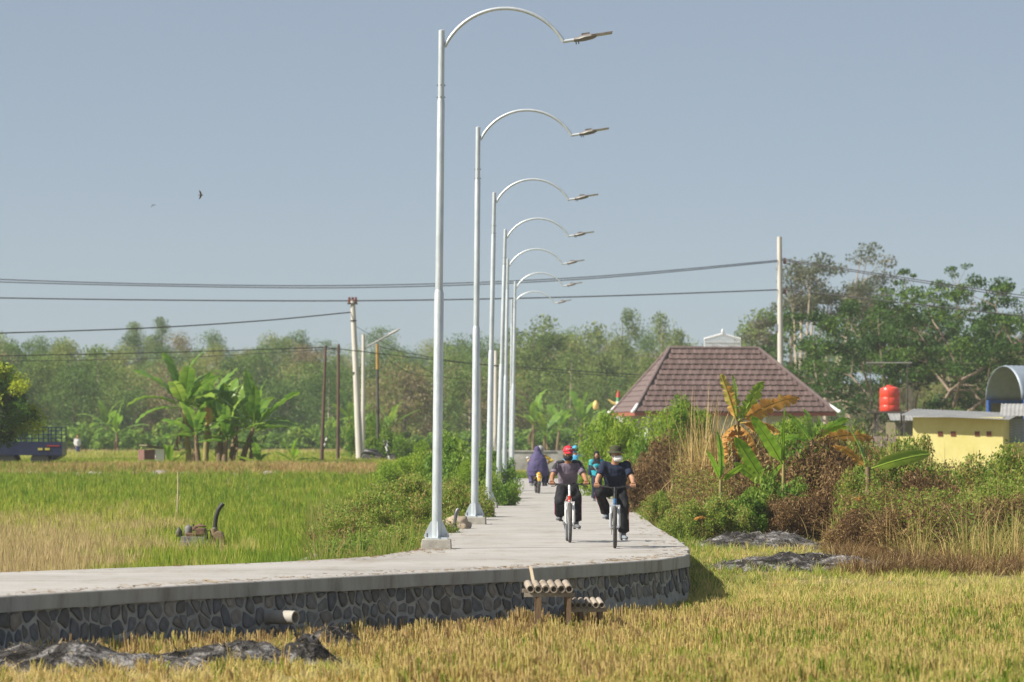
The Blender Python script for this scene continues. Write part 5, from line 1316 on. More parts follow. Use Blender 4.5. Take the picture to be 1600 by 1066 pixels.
for (px, top, d, lab) in [(749, 560, 205, 'slim distant pale pole just right of the second street lamp'), (775, 548, 212, 'slim distant pale pole between the third and fourth street lamps')]:
    pole('distant_pole', lab, px - 1, px, top, d, .14, .10, M['cpole'])
# wires
M['wire'] = mat('black_cable', (.018, .018, .02), None, rough=.6)
def cable(label, pts, r=.022, group='overhead cables'):
    """pts: (px, py, depth) picture points joined by a smooth run"""
    V = [P(*p) for p in pts]; out = []
    for i in range(len(V) - 1):
        p0 = V[max(i - 1, 0)]; p1 = V[i]; p2 = V[i + 1]; p3 = V[min(i + 2, len(V) - 1)]
        for k in range(10):
            t = k / 10; out.append(.5 * ((2 * p1) + (p2 - p0) * t + (2 * p0 - 5 * p1 + 4 * p2 - p3) * t * t + (3 * p1 - p0 - 3 * p2 + p3) * t ** 3))
    out.append(V[-1]); g = G(); g.tube(out, r, 5); o = g.build('overhead_cable', M['wire'], None, True); tag(o, label, 'cable', group); return o
cable('upper cable of the top pair spanning left from the tall concrete pole', [(-150, 431, 205), (200, 443, 207), (560, 446, 209), (900, 434, 211.5), (1215, 407, 213.9)], .026)
cable('lower cable of the top pair spanning left from the tall concrete pole', [(-150, 436, 205), (200, 446, 207), (560, 449.5, 209), (900, 437, 211.5), (1215, 409, 213.9)], .026)
cable('second level cable spanning left from the tall concrete pole', [(-150, 463, 205), (200, 468.5, 207), (560, 470, 209), (900, 464, 211.5), (1215, 453, 213.9)], .034)
cable('upper cable dropping to the right from the tall concrete pole', [(1222, 405, 213.9), (1400, 432, 208), (1600, 462, 200), (1750, 478, 194)], .026)
cable('twin of the upper cable dropping to the right from the tall concrete pole', [(1222, 407, 213.9), (1400, 435, 208), (1600, 466, 200), (1750, 483, 194)], .026)
cable('lower cable dropping to the right from the tall concrete pole', [(1222, 452, 213.9), (1400, 472, 208), (1600, 494, 200), (1750, 506, 194)], .034)
cable('cable from the leaning concrete pole down to the left border', [(549, 488, 192), (400, 502, 187), (200, 514, 182), (-120, 524, 174)], .03)
cable('thin low cable crossing at the rusty poles toward the left', [(-100, 558, 168), (250, 551, 170), (508, 543, 172)], .02)
cable('thin low cable from the leaning rusty pole across the lamps to the right', [(508, 543, 172), (589, 552, 190), (760, 570, 200), (1000, 586, 214)], .022)
cable('second thin low cable across the lamps to the right', [(589, 541, 190), (700, 563, 196), (850, 580, 205), (1000, 590, 214)], .018)
cable('faint lowest cable sagging left of the rusty poles', [(-100, 566, 176), (250, 560, 177), (528, 545, 176)], .014)
cable('stay wire slanting down right from the leaning concrete pole', [(556, 510, 192), (620, 548, 196), (700, 600, 202)], .012)
cable('slack wire looping from the ochre topped pole to the right', [(589.5, 541, 190), (615, 568, 192), (650, 585, 195), (720, 592, 200)], .014)

# ------------------------------------------------------------------ end wall across the lane
M['oldwall'] = mat('weathered_wall', (.13, .12, .11), (.52, .50, .47), .9, .95, bump=.2, contrast=(.32, .6))
ew = thing('boundary_wall', 'low weathered white boundary wall at the far end of the lane', 'wall', (2.4, 190.5, 0))
g = G(); g.box((0, 0, .35), (12, .2, 1.9)); g.build('wall_panel', M['oldwall'], ew)
g = G(); g.box((0, 0, 1.335), (12.05, .28, .07)); g.build('coping', M['oldwall'], ew)
for k in range(5):
    g = G(); g.box((-5.6 + 2.8 * k, -.12, .4), (.28, .08, 1.86)); g.build('pier', M['oldwall'], ew)

# ------------------------------------------------------------------ small hut, far person stand-ins handled later
M['brick'] = mat('hut_brick', (.16, .075, .06), (.22, .12, .10), 6, .9)
hp = GP(237, 168); hut = thing('field_hut', 'tiny field hut with red brick side and white panel left of the banana clump', 'hut', hp, math.radians(22)); s = 168 / F
g = G(); g.box((0, 0, .42), (.95, .9, .84)); g.build('brick_wall', M['brick'], hut)
g = G(); g.box((.22, -.47, .44), (.40, .05, .88)); g.build('white_panel', M['white'], hut)
g = G(); g.box((.35, 0, .93), (1.5, 1.2, .06), Matrix.Rotation(math.radians(8), 3, 'Y')); g.build('roof', M['dark_in'], hut)
# striped marker sticks
M['stripe_w'] = mat('white_stripe', (.75, .75, .72), None); 
def marker(label, px0, py0, px1, py1, d):
    a = P(px0, py0, d); b = P(px1, py1, d); t = thing('marker_stick', label, 'stick', a); v = b - a
    for k in range(6):
        g = G(); g.tube([v * (k / 6), v * ((k + 1) / 6)], .04, 8); g.build('band', M['stripe_w'] if k % 2 == 0 else M['dpole'], t, True)
marker('leaning black and white striped marker stick right of the dark pole', 613, 734, 601, 690, 182)
marker('short striped marker stick beside the leaning rusty pole', 504, 706, 512, 680, 174)

# ------------------------------------------------------------------ blue truck
M['truck'] = mat('dark_blue_paint', (.008, .014, .055), (.013, .02, .075), 3, .45, coat=.2)
M['reflect'] = mat('yellow_reflector', (.55, .48, .10), None, rough=.3); M['tlamp'] = mat('red_stripe', (.35, .03, .04), None, rough=.4)
tp = P(98, 722, 163.5); tr = thing('parked_truck', 'dark blue truck with railed cargo bed half hidden under the tree', 'truck', (tp.x, tp.y, H1(tp.x, tp.y)), 0)
s37 = 163.5 / F
zb_ = .62
def tx_(px): return (px - 98) * s37
g = G(); g.prism([(tx_(-40), 0), (tx_(97), 0), (tx_(97), 1.75), (tx_(-40), 1.75)], zb_, zb_ + .58); g.build('cargo_bed', M['truck'], tr)
g = G(); g.add([(tx_(80), .1, zb_), (tx_(97), .1, zb_), (tx_(97), 1.65, zb_), (tx_(80), 1.65, zb_), (tx_(78), .1, zb_ - .22), (tx_(84), .1, zb_ - .22), (tx_(84), 1.65, zb_ - .22), (tx_(78), 1.65, zb_ - .22)], [(0, 1, 5, 4), (1, 2, 6, 5), (2, 3, 7, 6), (3, 0, 4, 7), (4, 5, 6, 7), (0, 3, 2, 1)]); g.build('rear_skirt', M['truck'], tr)
for y in (0.04, 1.71):
    for px in (24, 42, 60, 68, 80, 96):
        g = G(); g.box((tx_(px), y, zb_ + .58 + .31), (.05, .05, .62)); g.build('rail_post', M['truck'], tr)
    for z in (.72, .88, 1.04, 1.19):
        g = G(); g.beam((tx_(20), y, zb_ + z), (tx_(97), y, zb_ + z), .03, .035); g.build('rail', M['truck'], tr)
for z in (.72, .88, 1.04, 1.19):
    g = G(); g.beam((tx_(96.5), .04, zb_ + z), (tx_(96.5), 1.71, zb_ + z), .03, .035); g.build('rail', M['truck'], tr)
for px in (63, 74):
    g = G(); g.box((tx_(px), -.015, zb_ + .26), (.20, .03, .09)); g.build('reflector', M['reflect'], tr)
g = G(); g.box((tx_(83), -.01, zb_ + .40), (.55, .02, .05)); g.build('red_stripe', M['tlamp'], tr)
g = G(); g.prism([(tx_(-95), .0), (tx_(-44), .0), (tx_(-44), 1.75), (tx_(-95), 1.75)], zb_ - .1, zb_ + 1.35, lambda p: Vector((p.x + (.35 if p.z > 1.5 and p.x < tx_(-90) else 0), p.y, p.z))); bevel(g.build('cab', M['truck'], tr), .06)
g = G(); g.box((tx_(-68), -.005, zb_ + .95), (.8, .02, .5)); g.build('side_window', M['darkglass'], tr)
for px in (-80, 10, 62):
    for y in (.14, 1.61):
        g = G(); q = Matrix.Rotation(math.radians(90), 3, 'X'); g.lathe([(.22, -.12), (.36, -.12), (.40, -.08), (.40, .08), (.36, .12), (.22, .12)], 24, (tx_(px), y, .40), q); w_ = g.build('wheel', M['black'], tr, True)
        g = G(); g.lathe([(.05, -.10), (.23, -.10), (.23, .10), (.05, .10)], 18, (tx_(px), y, .40), q); g.build('rim', M['zinc'], w_, True)

# ------------------------------------------------------------------ irrigation pump in the paddy
M['rust'] = mat('rusty_iron', (.10, .055, .035), (.20, .11, .07), 14, .85, bump=.3); M['oil'] = mat('oily_iron', (.035, .03, .028), (.08, .07, .065), 14, .6, bump=.2)
M['greymetal'] = mat('grey_metal', (.13, .125, .12), (.24, .23, .22), 10, .6); M['tanpump'] = mat('dusty_pump', (.17, .115, .065), (.26, .19, .12), 10, .9, bump=.3)
pd = 80.0; pb = GP(316, pd, .0); pu = thing('water_pump', 'rusty old irrigation pump engine with curved black hose standing in the paddy', 'pump', pb, 0)
sp_ = pd / F
def q_(px, py): p = P(px, py, pd) - pb; return Vector((p.x, 0, p.z))
o0 = q_(316, 852)
g = G(); g.box(q_(305, 849), (.62, .4, .10)); g.box(q_(303, 843) + Vector((0, 0, 0)), (.52, .34, .12)); bevel(g.build('bed_frame', M['greymetal'], pu), .01)
g = G(); g.box(q_(313, 831), (.24, .34, .16)); g.tube([q_(305, 826) + Vector((0, -.17, 0)), q_(305, 826) + Vector((0, .17, 0))], .05, 12); bevel(g.build('fuel_tank', M['rust'], pu), .03)
g = G(); g.lathe([(.13, 0), (.135, .02), (.03, .05), (.02, .07)], 16, q_(313, 824) + Vector((0, 0, .01))); g.build('tank_lid', M['rust'], pu, True)
g = G(); g.lathe([(.07, 0), (.08, .02), (.08, .14), (.06, .17), (.015, .19)], 16, q_(294.5, 835)); g.tube([q_(294, 824), q_(294, 820), q_(297, 820)], .012, 6); g.build('cylinder_head', M['greymetal'], pu, True)
g = G(); g.lathe([(.05, 0), (.075, .03), (.075, .11), (.04, .16), (.015, .20)], 16, q_(279.5, 839)); g.build('air_filter', M['oil'], pu, True)
g = G(); g.tube([q_(282, 840), q_(291, 842)], .022, 8); g.build('intake_pipe', M['oil'], pu, True)
g = G(); qx = Matrix.Rotation(math.radians(90), 3, 'Y'); g.lathe([(.04, -.05), (.19, -.05), (.2, -.03), (.2, .03), (.19, .05), (.04, .05)], 24, q_(318, 842) + Vector((0, .02, 0)), Matrix.Rotation(math.radians(20), 3, 'Z') @ qx); g.build('flywheel', M['oil'], pu, True)
g = G(); g.box(q_(300, 838), (.26, .26, .14)); bevel(g.build('crankcase', M['rust'], pu), .02)
g = G(); g.tube([q_(324, 830), q_(328, 829), q_(330, 834), q_(330, 843)], .012, 6); g.build('fuel_line', M['oil'], pu, True)
g = G(); g.tube([q_(302, 830), q_(302, 819)], .014, 8); g.build('exhaust', M['oil'], pu, True)
g = G(); qf = Matrix.Rotation(math.radians(90), 3, 'X'); g.lathe([(.05, -.09), (.11, -.08), (.13, 0), (.11, .08), (.05, .09)], 22, q_(341, 839), qf); g.build('pump_casing', M['tanpump'], pu, True)
g = G(); g.tube([q_(334, 846), q_(334, 826)], [.075, .062], 12); g.box(q_(334, 848), (.2, .25, .08)); g.build('pump_outlet', M['tanpump'], pu, True)
g = G(); g.tube([q_(333, 830), q_(336, 822), q_(338, 821)], .02, 6); g.build('handle', M['tanpump'], pu, True)
g = G(); g.tube([q_(336, 826), q_(336.3, 818), q_(337.5, 808), q_(341, 797), q_(346, 790), q_(349, 787)], [.048, .047, .046, .046, .046, .046], 14); g.build('hose', M['black'], pu, True)
g = G(); g.tube([q_(336, 828), q_(336, 824)], .055, 14); g.build('hose_clamp', M['greymetal'], pu, True)

# bamboo stake, rocks, hose stub, sack
M['cane'] = mat('pale_cane', (.42, .33, .22), (.56, .46, .33), 9, .7, stretch=(1, 1, .3))
a = P(277, 799, 100); b = P(278, 737, 100); t = thing('bamboo_stake', 'thin pale bamboo stake standing in the paddy', 'stake', (a.x, a.y, H1(a.x, a.y)))
g = G(); vb = b - t.location; g.tube([(0, 0, -.1), vb * .35, vb * .7 + Vector((.012, 0, 0)), vb], [.024, .021, .019, .015], 8); g.build('cane', M['cane'], t, True)
M['rock'] = mat('grey_rock', (.20, .19, .175), (.36, .34, .31), 5, .9, bump=.6, bscale=10); M['darkrock'] = mat('dark_soil_rock', (.05, .045, .04), (.12, .10, .085), 6, .95, bump=.6, bscale=10)
def rock(label, px, d, w, h, m, seed, dz=0):
    b = GP(px, d, dz); bm = bmesh.new(); bmesh.ops.create_icosphere(bm, subdivisions=3, radius=1)
    for v in bm.verts:
        k = 1 + .35 * mnoise.noise(v.co * 1.3 + Vector((seed * 3.1, 0, 0))) + .12 * mnoise.noise(v.co * 3.5 + Vector((0, seed, 0)))
        v.co = Vector((v.co.x * k * w / 2, v.co.y * k * w * .4, max(v.co.z, -.4) * k * h))
    me = bpy.data.meshes.new('rock'); bm.to_mesh(me); bm.free(); me.polygons.foreach_set('use_smooth', np.ones(len(me.polygons), dtype=bool))
    o = mobj('rock', me, m, None, b); tag(o, label, 'rock'); return o
rock('pale grey rock lying at the paddy margin near the bend', 488, 62.5, .42, .20, M['rock'], 1, .12)
rock('dark earthy rock lump beside the pale rock near the bend', 508, 61.5, .5, .18, M['darkrock'], 2, .02)
rock('flat brownish stone half hidden in the margin weeds', 618, 70, .34, .10, M['rock'], 3, .35)
for i, (px, d) in enumerate([(20, 151.2), (52, 151), (118, 151.3), (150, 151), (205, 151.4), (250, 151), (335, 151.2), (372, 151), (420, 151.3), (455, 151), (290, 151.4), (85, 151.4)]):
    o = rock('pale rubble stone in the earth bank behind the paddy', px, d, rf.uniform(.6, 1.0), rf.uniform(.16, .28), M['rock'], 10 + i, .05); o['group'] = 'rubble in the earth bank'
hb = P(711, 822, 74); t = thing('hose_stub', 'dark bent hose stub sticking up behind the first street lamp', 'hose', hb)
g = G(); g.tube([(0, 0, -.25), (0, 0, .0), (.005, 0, .14), (.02, 0, .24), (.05, 0, .31), (.075, 0, .33)], [.03, .032, .034, .036, .04, .03], 10); g.build('hose_pipe', M['bolt'], t, True)
M['sack'] = mat('tan_sack', (.27, .21, .15), (.40, .33, .25), 8, .95, bump=.4); 
sb = P(712, 824, 75.5); t = thing('draped_sack', 'tan sackcloth heap beside the second lamp plinth', 'sack', sb)
bm = bmesh.new(); bmesh.ops.create_icosphere(bm, subdivisions=4, radius=1)
for v in bm.verts:
    k = 1 + .3 * mnoise.noise(v.co * 1.8) + .14 * mnoise.noise(v.co * 5); v.co = Vector((v.co.x * .32 * k, v.co.y * .25 * k, max(v.co.z, -.5) * .22 * k))
me = bpy.data.meshes.new('cloth'); bm.to_mesh(me); bm.free(); me.polygons.foreach_set('use_smooth', np.ones(len(me.polygons), dtype=bool)); mobj('cloth', me, M['sack'], t)

# ------------------------------------------------------------------ bamboo step benches under the wall
M['bam_s'] = mat('weathered_bamboo', (.20, .155, .11), (.38, .33, .27), 6, .8, stretch=(1, .2, 1)); M['bam_shade'] = mat('bamboo_bore_shade', (.03, .02, .012), None)
M['oldwood'] = mat('old_wood', (.13, .08, .045), (.24, .16, .09), 9, .85, stretch=(1, 1, .3))
def bench(label, px0, px1, py, d, npole, foot_py, ry=.62):
    a = P(px0, py, d); b = P(px1, py, d); w = b.x - a.x; t = thing('bamboo_step', label, 'bench', (a.x + w / 2, d, H1(a.x, d)), math.radians(3)); hz = a.z - t.location.z
    rr = w / npole / 2; tl = .07
    for k in range(npole):
        x = -w / 2 + rr * (2 * k + 1); r = rr * .97
        g = G(); L0, L1 = -ry / 2 + R.uniform(-.02, .02), ry / 2 + .12
        pts = [(x, L0 + (L1 - L0) * j / 8, hz + tl * (L0 + (L1 - L0) * j / 8) + .004 * math.sin(j * 2.1 + k)) for j in range(9)]
        g.tube(pts, [r * (1.06 if j in (3, 6) else 1) for j in range(9)], 12, caps=False)
        g.tube([(x, L0, hz + tl * L0), (x, L0 + .001, hz + tl * L0), (x, L0 + .08, hz + tl * L0)], [r, r * .72, r * .70], 12, caps=False)
        p_ = g.build('bamboo_pole', M['bam_s'], t, True)
        g = G(); g.lathe([(r * .71, -.002), (r * .71, .002)], 12, (x, L0 + .012, hz + tl * L0), Matrix.Rotation(math.radians(90), 3, 'X')); g.build('hollow_shade', M['bam_shade'], p_)  # near-black disc across the pole end, shade of the bore put into its colour
    for y in (-ry / 2 + .06, ry / 2 - .05):
        g = G(); g.beam((-w / 2 - .03, y, hz - rr - .028 + tl * y), (w / 2 + .03, y, hz - rr - .028 + tl * y), .045, .05); g.build('cross_beam', M['bam_s'], t)
        for x in (-w / 2 + .16, w / 2 - .05):
            g = G(); g.beam((x, y, -.1), (x, y, hz - rr - .055 + tl * y), .055, .055); g.build('leg', M['oldwood'], t)
bench('upper bamboo step bench leaning against the stone wall', 821, 893, 917, 49.3, 6, 950)
bench('lower bamboo step bench right of the upper one below the stone wall', 887, 943, 942.5, 49.6, 6, 955, .5)
a = P(829, 887.5, 51.1); b = P(835, 914, 50.75); t = thing('wooden_batten', 'short tan wooden batten nailed over the slab edge above the benches', 'batten', b)
g = G(); va = a - b; g.beam((0, 0, -.03), va + Vector((0, -.02, .01)), .035, .03); g.build('strip', M['cane'], t)
# birds
M['bird'] = mat('brown_feather', (.10, .06, .045), (.16, .10, .075), 20, .8); M['bird2'] = mat('dark_feather', (.03, .03, .035), None, rough=.8)
def bird(label, px, py, d, span, m, rz, roll, flap):
    t = thing('flying_bird', label, 'bird', P(px, py, d), rz); t.rotation_euler = (roll, 0, rz)
    g = G(); L = span * .5; g.tube([(-L * .6, 0, 0), (-L * .35, 0, .0), (0, 0, .01), (L * .3, 0, .01), (L * .45, 0, .0)], [(.02, .004), (L * .09, L * .07), (L * .15, L * .13), (L * .12, L * .1), (.004, .004)], 10)
    g.ell((L * .36, 0, .015), L * .1, 10, 7); bo = g.build('body', m, t, True)
    for s in (-1, 1):
        g = G(); V = [(L * .2, 0, 0), (-L * .2, 0, 0), (-L * .30, s * L * .5, flap * L * .35), (L * .12, s * L * .45, flap * L * .35), (-L * .45, s * L, flap * L * .55), (-L * .1, s * L * .85, flap * L * .55)]
        V += [(x, y, z - .012) for x, y, z in V]; g.add(V, [(0, 1, 2, 3), (3, 2, 4, 5), (6, 9, 8, 7), (9, 11, 10, 8), (0, 3, 9, 6), (3, 5, 11, 9), (1, 7, 8, 2), (2, 8, 10, 4), (4, 10, 11, 5)]); g.build('wing', m, t)
bird('brown bird flying with spread wings in the left part of the sky', 314, 305, 110, .26, M['bird'], .15, -1.2, .5)
bird('small dark bird flying below and left of the brown bird', 238.5, 320.5, 130, .2, M['bird2'], 1.9, -.5, -.6)
# ------------------------------------------------------------------ people
def remeshed(g, voxel, it=5, wrinkle=0.0, wscale=14.0, seed=0.0, name='body'):
    me = g.mesh('tmp'); o = bpy.data.objects.new('tmp', me); C.objects.link(o)
    md = o.modifiers.new('r', 'REMESH'); md.mode = 'VOXEL'; md.voxel_size = voxel; md.use_smooth_shade = True
    s = o.modifiers.new('s', 'SMOOTH'); s.iterations = it; s.factor = .5
    dg = bpy.context.evaluated_depsgraph_get(); out = bpy.data.meshes.new_from_object(o.evaluated_get(dg)); out.name = name
    bpy.data.objects.remove(o); bpy.data.meshes.remove(me)
    if wrinkle:
        nv = len(out.vertices); co = np.zeros(nv * 3); no = np.zeros(nv * 3); out.vertices.foreach_get('co', co)
        out.vertex_normals.foreach_get('vector', no); co = co.reshape(-1, 3); no = no.reshape(-1, 3)
        for i in range(nv):
            p = Vector(co[i]); k = mnoise.noise(Vector((p.x * wscale, p.y * wscale, p.z * wscale * .55 + seed))) + .5 * mnoise.noise(Vector((p.x * wscale * 2.2 + p.z * 9, p.y * wscale * 2, p.z * wscale * 1.6 + seed)))
            co[i] += no[i] * k * wrinkle
        out.vertices.foreach_set('co', co.ravel())
    out.polygons.foreach_set('use_smooth', np.ones(len(out.polygons), dtype=bool)); out.update()
    return out

def ik(a, b, l1, l2, pole):
    a = Vector(a); b = Vector(b); d = b - a; L = min(d.length, (l1 + l2) * .995); u = d.normalized()
    x = (l1 * l1 - l2 * l2 + L * L) / (2 * L); h = math.sqrt(max(0, l1 * l1 - x * x)); p = Vector(pole); p = (p - u * p.dot(u)).normalized()
    return a + u * x + p * h

def limb(g, a, k, b, r, seg=12):
    a, k, b = Vector(a), Vector(k), Vector(b)
    g.tube([a, a.lerp(k, .35), a.lerp(k, .75), k, k.lerp(b, .3), k.lerp(b, .7), b], [r[0], r[0] * .98, (r[0] + r[1]) / 2 * .95, r[1], r[1] * 1.03, (r[1] + r[2]) / 2, r[2]], seg)
    g.ell(a, r[0], 12, 8); g.ell(k, r[1], 12, 8)

def grip_hand(g, wrist, grip, side):
    """hand closed round a bar that runs along X at 'grip'; side -1 or 1 is the outer direction"""
    w = Vector(wrist); c = Vector(grip); kn = c + Vector((0, .018, .036))
    g.tube([w, w.lerp(kn, .45), kn], [(.026, .020), (.038, .018), (.042, .016)], 10, side=(1, 0, 0))
    for k, ln in enumerate((.92, 1.0, .96, .8)):
        x = (k - 1.5) * .0205 * side; pts = []
        for a in (65, 110, 160, 210, 255):
            t = math.radians(65 + (a - 65) * ln); rr = .030 - .002 * (a > 200)
            pts.append(c + Vector((x, math.cos(t) * rr, math.sin(t) * rr)))
        g.tube(pts, [.0098, .0098, .0092, .0088, .007], 7); g.ell(pts[0], .0105, 7, 5)
    th = c + Vector((-side * .040, .012, .020))
    g.tube([w.lerp(kn, .45) + Vector((-side * .02, 0, -.005)), th + Vector((0, .012, .004)), c + Vector((-side * .052, -.010, .006)), c + Vector((-side * .046, -.030, -.006))], [.013, .012, .0105, .008], 7)

def open_hand(g, wrist, d, side):
    w = Vector(wrist); d = Vector(d).normalized(); sx = Vector((0, 1, 0))
    g.tube([w, w + d * .045, w + d * .085], [(.022, .017), (.036, .015), (.036, .013)], 10, side=sx)
    for k, ln in enumerate((.062, .072, .068, .052)):
        b = w + d * .082 + sx * ((k - 1.5) * -.018); q = Vector((-side * .4, 0, 0))
        g.tube([b, b + d * ln * .5 + q * .012, b + (d + q * .5) * ln], [.0092, .0088, .0065], 7)
    g.tube([w + d * .02 + sx * -.02, w + d * .05 + sx * -.048, w + d * .085 + sx * -.055], [.013, .011, .008], 7)

def head_shape(g, c, q, s=1.0):
    c = Vector(c)
    def L(p): return c + q @ (Vector(p) * s)
    g.ell(L((0, .012, .025)), (.076 * s, .097 * s, .096 * s), 18, 12, q)
    g.ell(L((0, -.018, -.055)), (.060 * s, .072 * s, .066 * s), 16, 10, q)
    g.ell(L((0, -.055, -.095)), (.034 * s, .032 * s, .026 * s), 12, 8, q)
    g.tube([L((0, -.088, .012)), L((0, -.104, -.022)), L((0, -.088, -.036))], [.009 * s, .016 * s, .012 * s], 8)
    g.ell(L((0, -.082, .028)), (.052 * s, .016 * s, .012 * s), 12, 7, q)
    g.ell(L((0, -.084, -.066)), (.026 * s, .012 * s, .010 * s), 10, 6, q)
    for sx in (-1, 1):
        g.ell(L((sx * .077, .012, -.012)), (.011 * s, .020 * s, .032 * s), 10, 7, q); g.ell(L((sx * .048, -.058, -.028)), (.024 * s, .026 * s, .024 * s), 10, 7, q)
    return L

M['skin'] = mat('brown_skin', (.30, .145, .075), (.38, .19, .105), 9, .5, spec=.4)
M['skin2'] = mat('lighter_brown_skin', (.36, .19, .11), (.44, .24, .145), 9, .5, spec=.4)
M['hair'] = mat('black_hair', (.012, .010, .009), (.03, .025, .02), 40, .6)
M['eye'] = mat('dark_eye', (.015, .01, .008), None, rough=.2)
M['black_cloth'] = mat('black_cloth', (.014, .014, .017), (.024, .024, .029), 8, .85, spec=.2)
M['navy_cloth'] = mat('navy_cloth', (.014, .020, .042), (.024, .032, .060), 6, .85, spec=.2)
M['greyshirt'] = mat('grey_purple_jersey', (.13, .105, .145), (.21, .17, .22), 5, .7, spec=.3)
M['dark_sleeve'] = mat('charcoal_panel', (.018, .018, .022), (.03, .03, .036), 6, .8)
M['redcap'] = mat('red_cap', (.55, .012, .035), (.62, .02, .045), 9, .7)
M['olive'] = mat('olive_hat', (.035, .038, .016), (.055, .058, .026), 14, .9)
M['maskw'] = mat('white_mask', (.72, .72, .70), (.80, .80, .79), 9, .8)
M['letter'] = mat('white_print', (.75, .74, .74), None)
M['pinkstripe'] = mat('magenta_stripe', (.42, .015, .11), None, rough=.7); M['orangestripe'] = mat('orange_stripe', (.55, .07, .03), None, rough=.7)
M['shoe'] = mat('grey_shoe', (.10, .105, .115), (.19, .195, .20), 14, .8); M['shoeb'] = mat('blue_grey_shoe', (.12, .15, .18), (.22, .25, .28), 14, .8)
M['sole'] = mat('shoe_sole', (.45, .45, .44), None, rough=.8)
M['teal'] = mat('teal_jacket', (.015, .30, .38), (.02, .36, .44), 6, .7); M['purple'] = mat('purple_cloak', (.050, .040, .115), (.075, .058, .155), 3.5, .75)
M['ycloth'] = mat('yellow_shirt', (.62, .40, .03), (.68, .46, .05), 6, .8); M['bcloth'] = mat('light_blue_shirt', (.05, .32, .55), (.06, .38, .62), 6, .8)
M['helmet'] = mat('grey_helmet', (.30, .30, .29), (.36, .36, .35), 6, .3); M['wcloth'] = mat('white_shirt', (.66, .64, .63), (.75, .73, .72), 6, .8); M['sarong'] = mat('blue_sarong', (.05, .06, .16), None, rough=.8)

def shoes(t, an, dirs, m):
    for k in (0, 1):
        a = Vector(an[k]); d = Vector(dirs[k]).normalized(); g = G(); h = a + Vector((0, 0, -.055))
        g.tube([h - d * .075, h - d * .04, h + d * .03, h + d * .11, h + d * .165, h + d * .185], [(.022, .030), (.038, .046), (.042, .044), (.048, .032), (.040, .024), (.018, .012)], 12, side=Vector((0, 0, 1)).cross(d)); g.tube([a + Vector((0, 0, .03)), h], [.043, .042], 12)
        so = mobj('shoe', remeshed(g, .009, 3, name='shoe'), m, t)
        g = G(); g.tube([h - d * .08 + Vector((0, 0, -.036)), h + d * .05 + Vector((0, 0, -.036)), h + d * .19 + Vector((0, 0, -.026))], [(.034, .012), (.046, .012), (.03, .010)], 10, side=Vector((0, 0, 1)).cross(d)); g.build('sole', M['sole'], so, True)

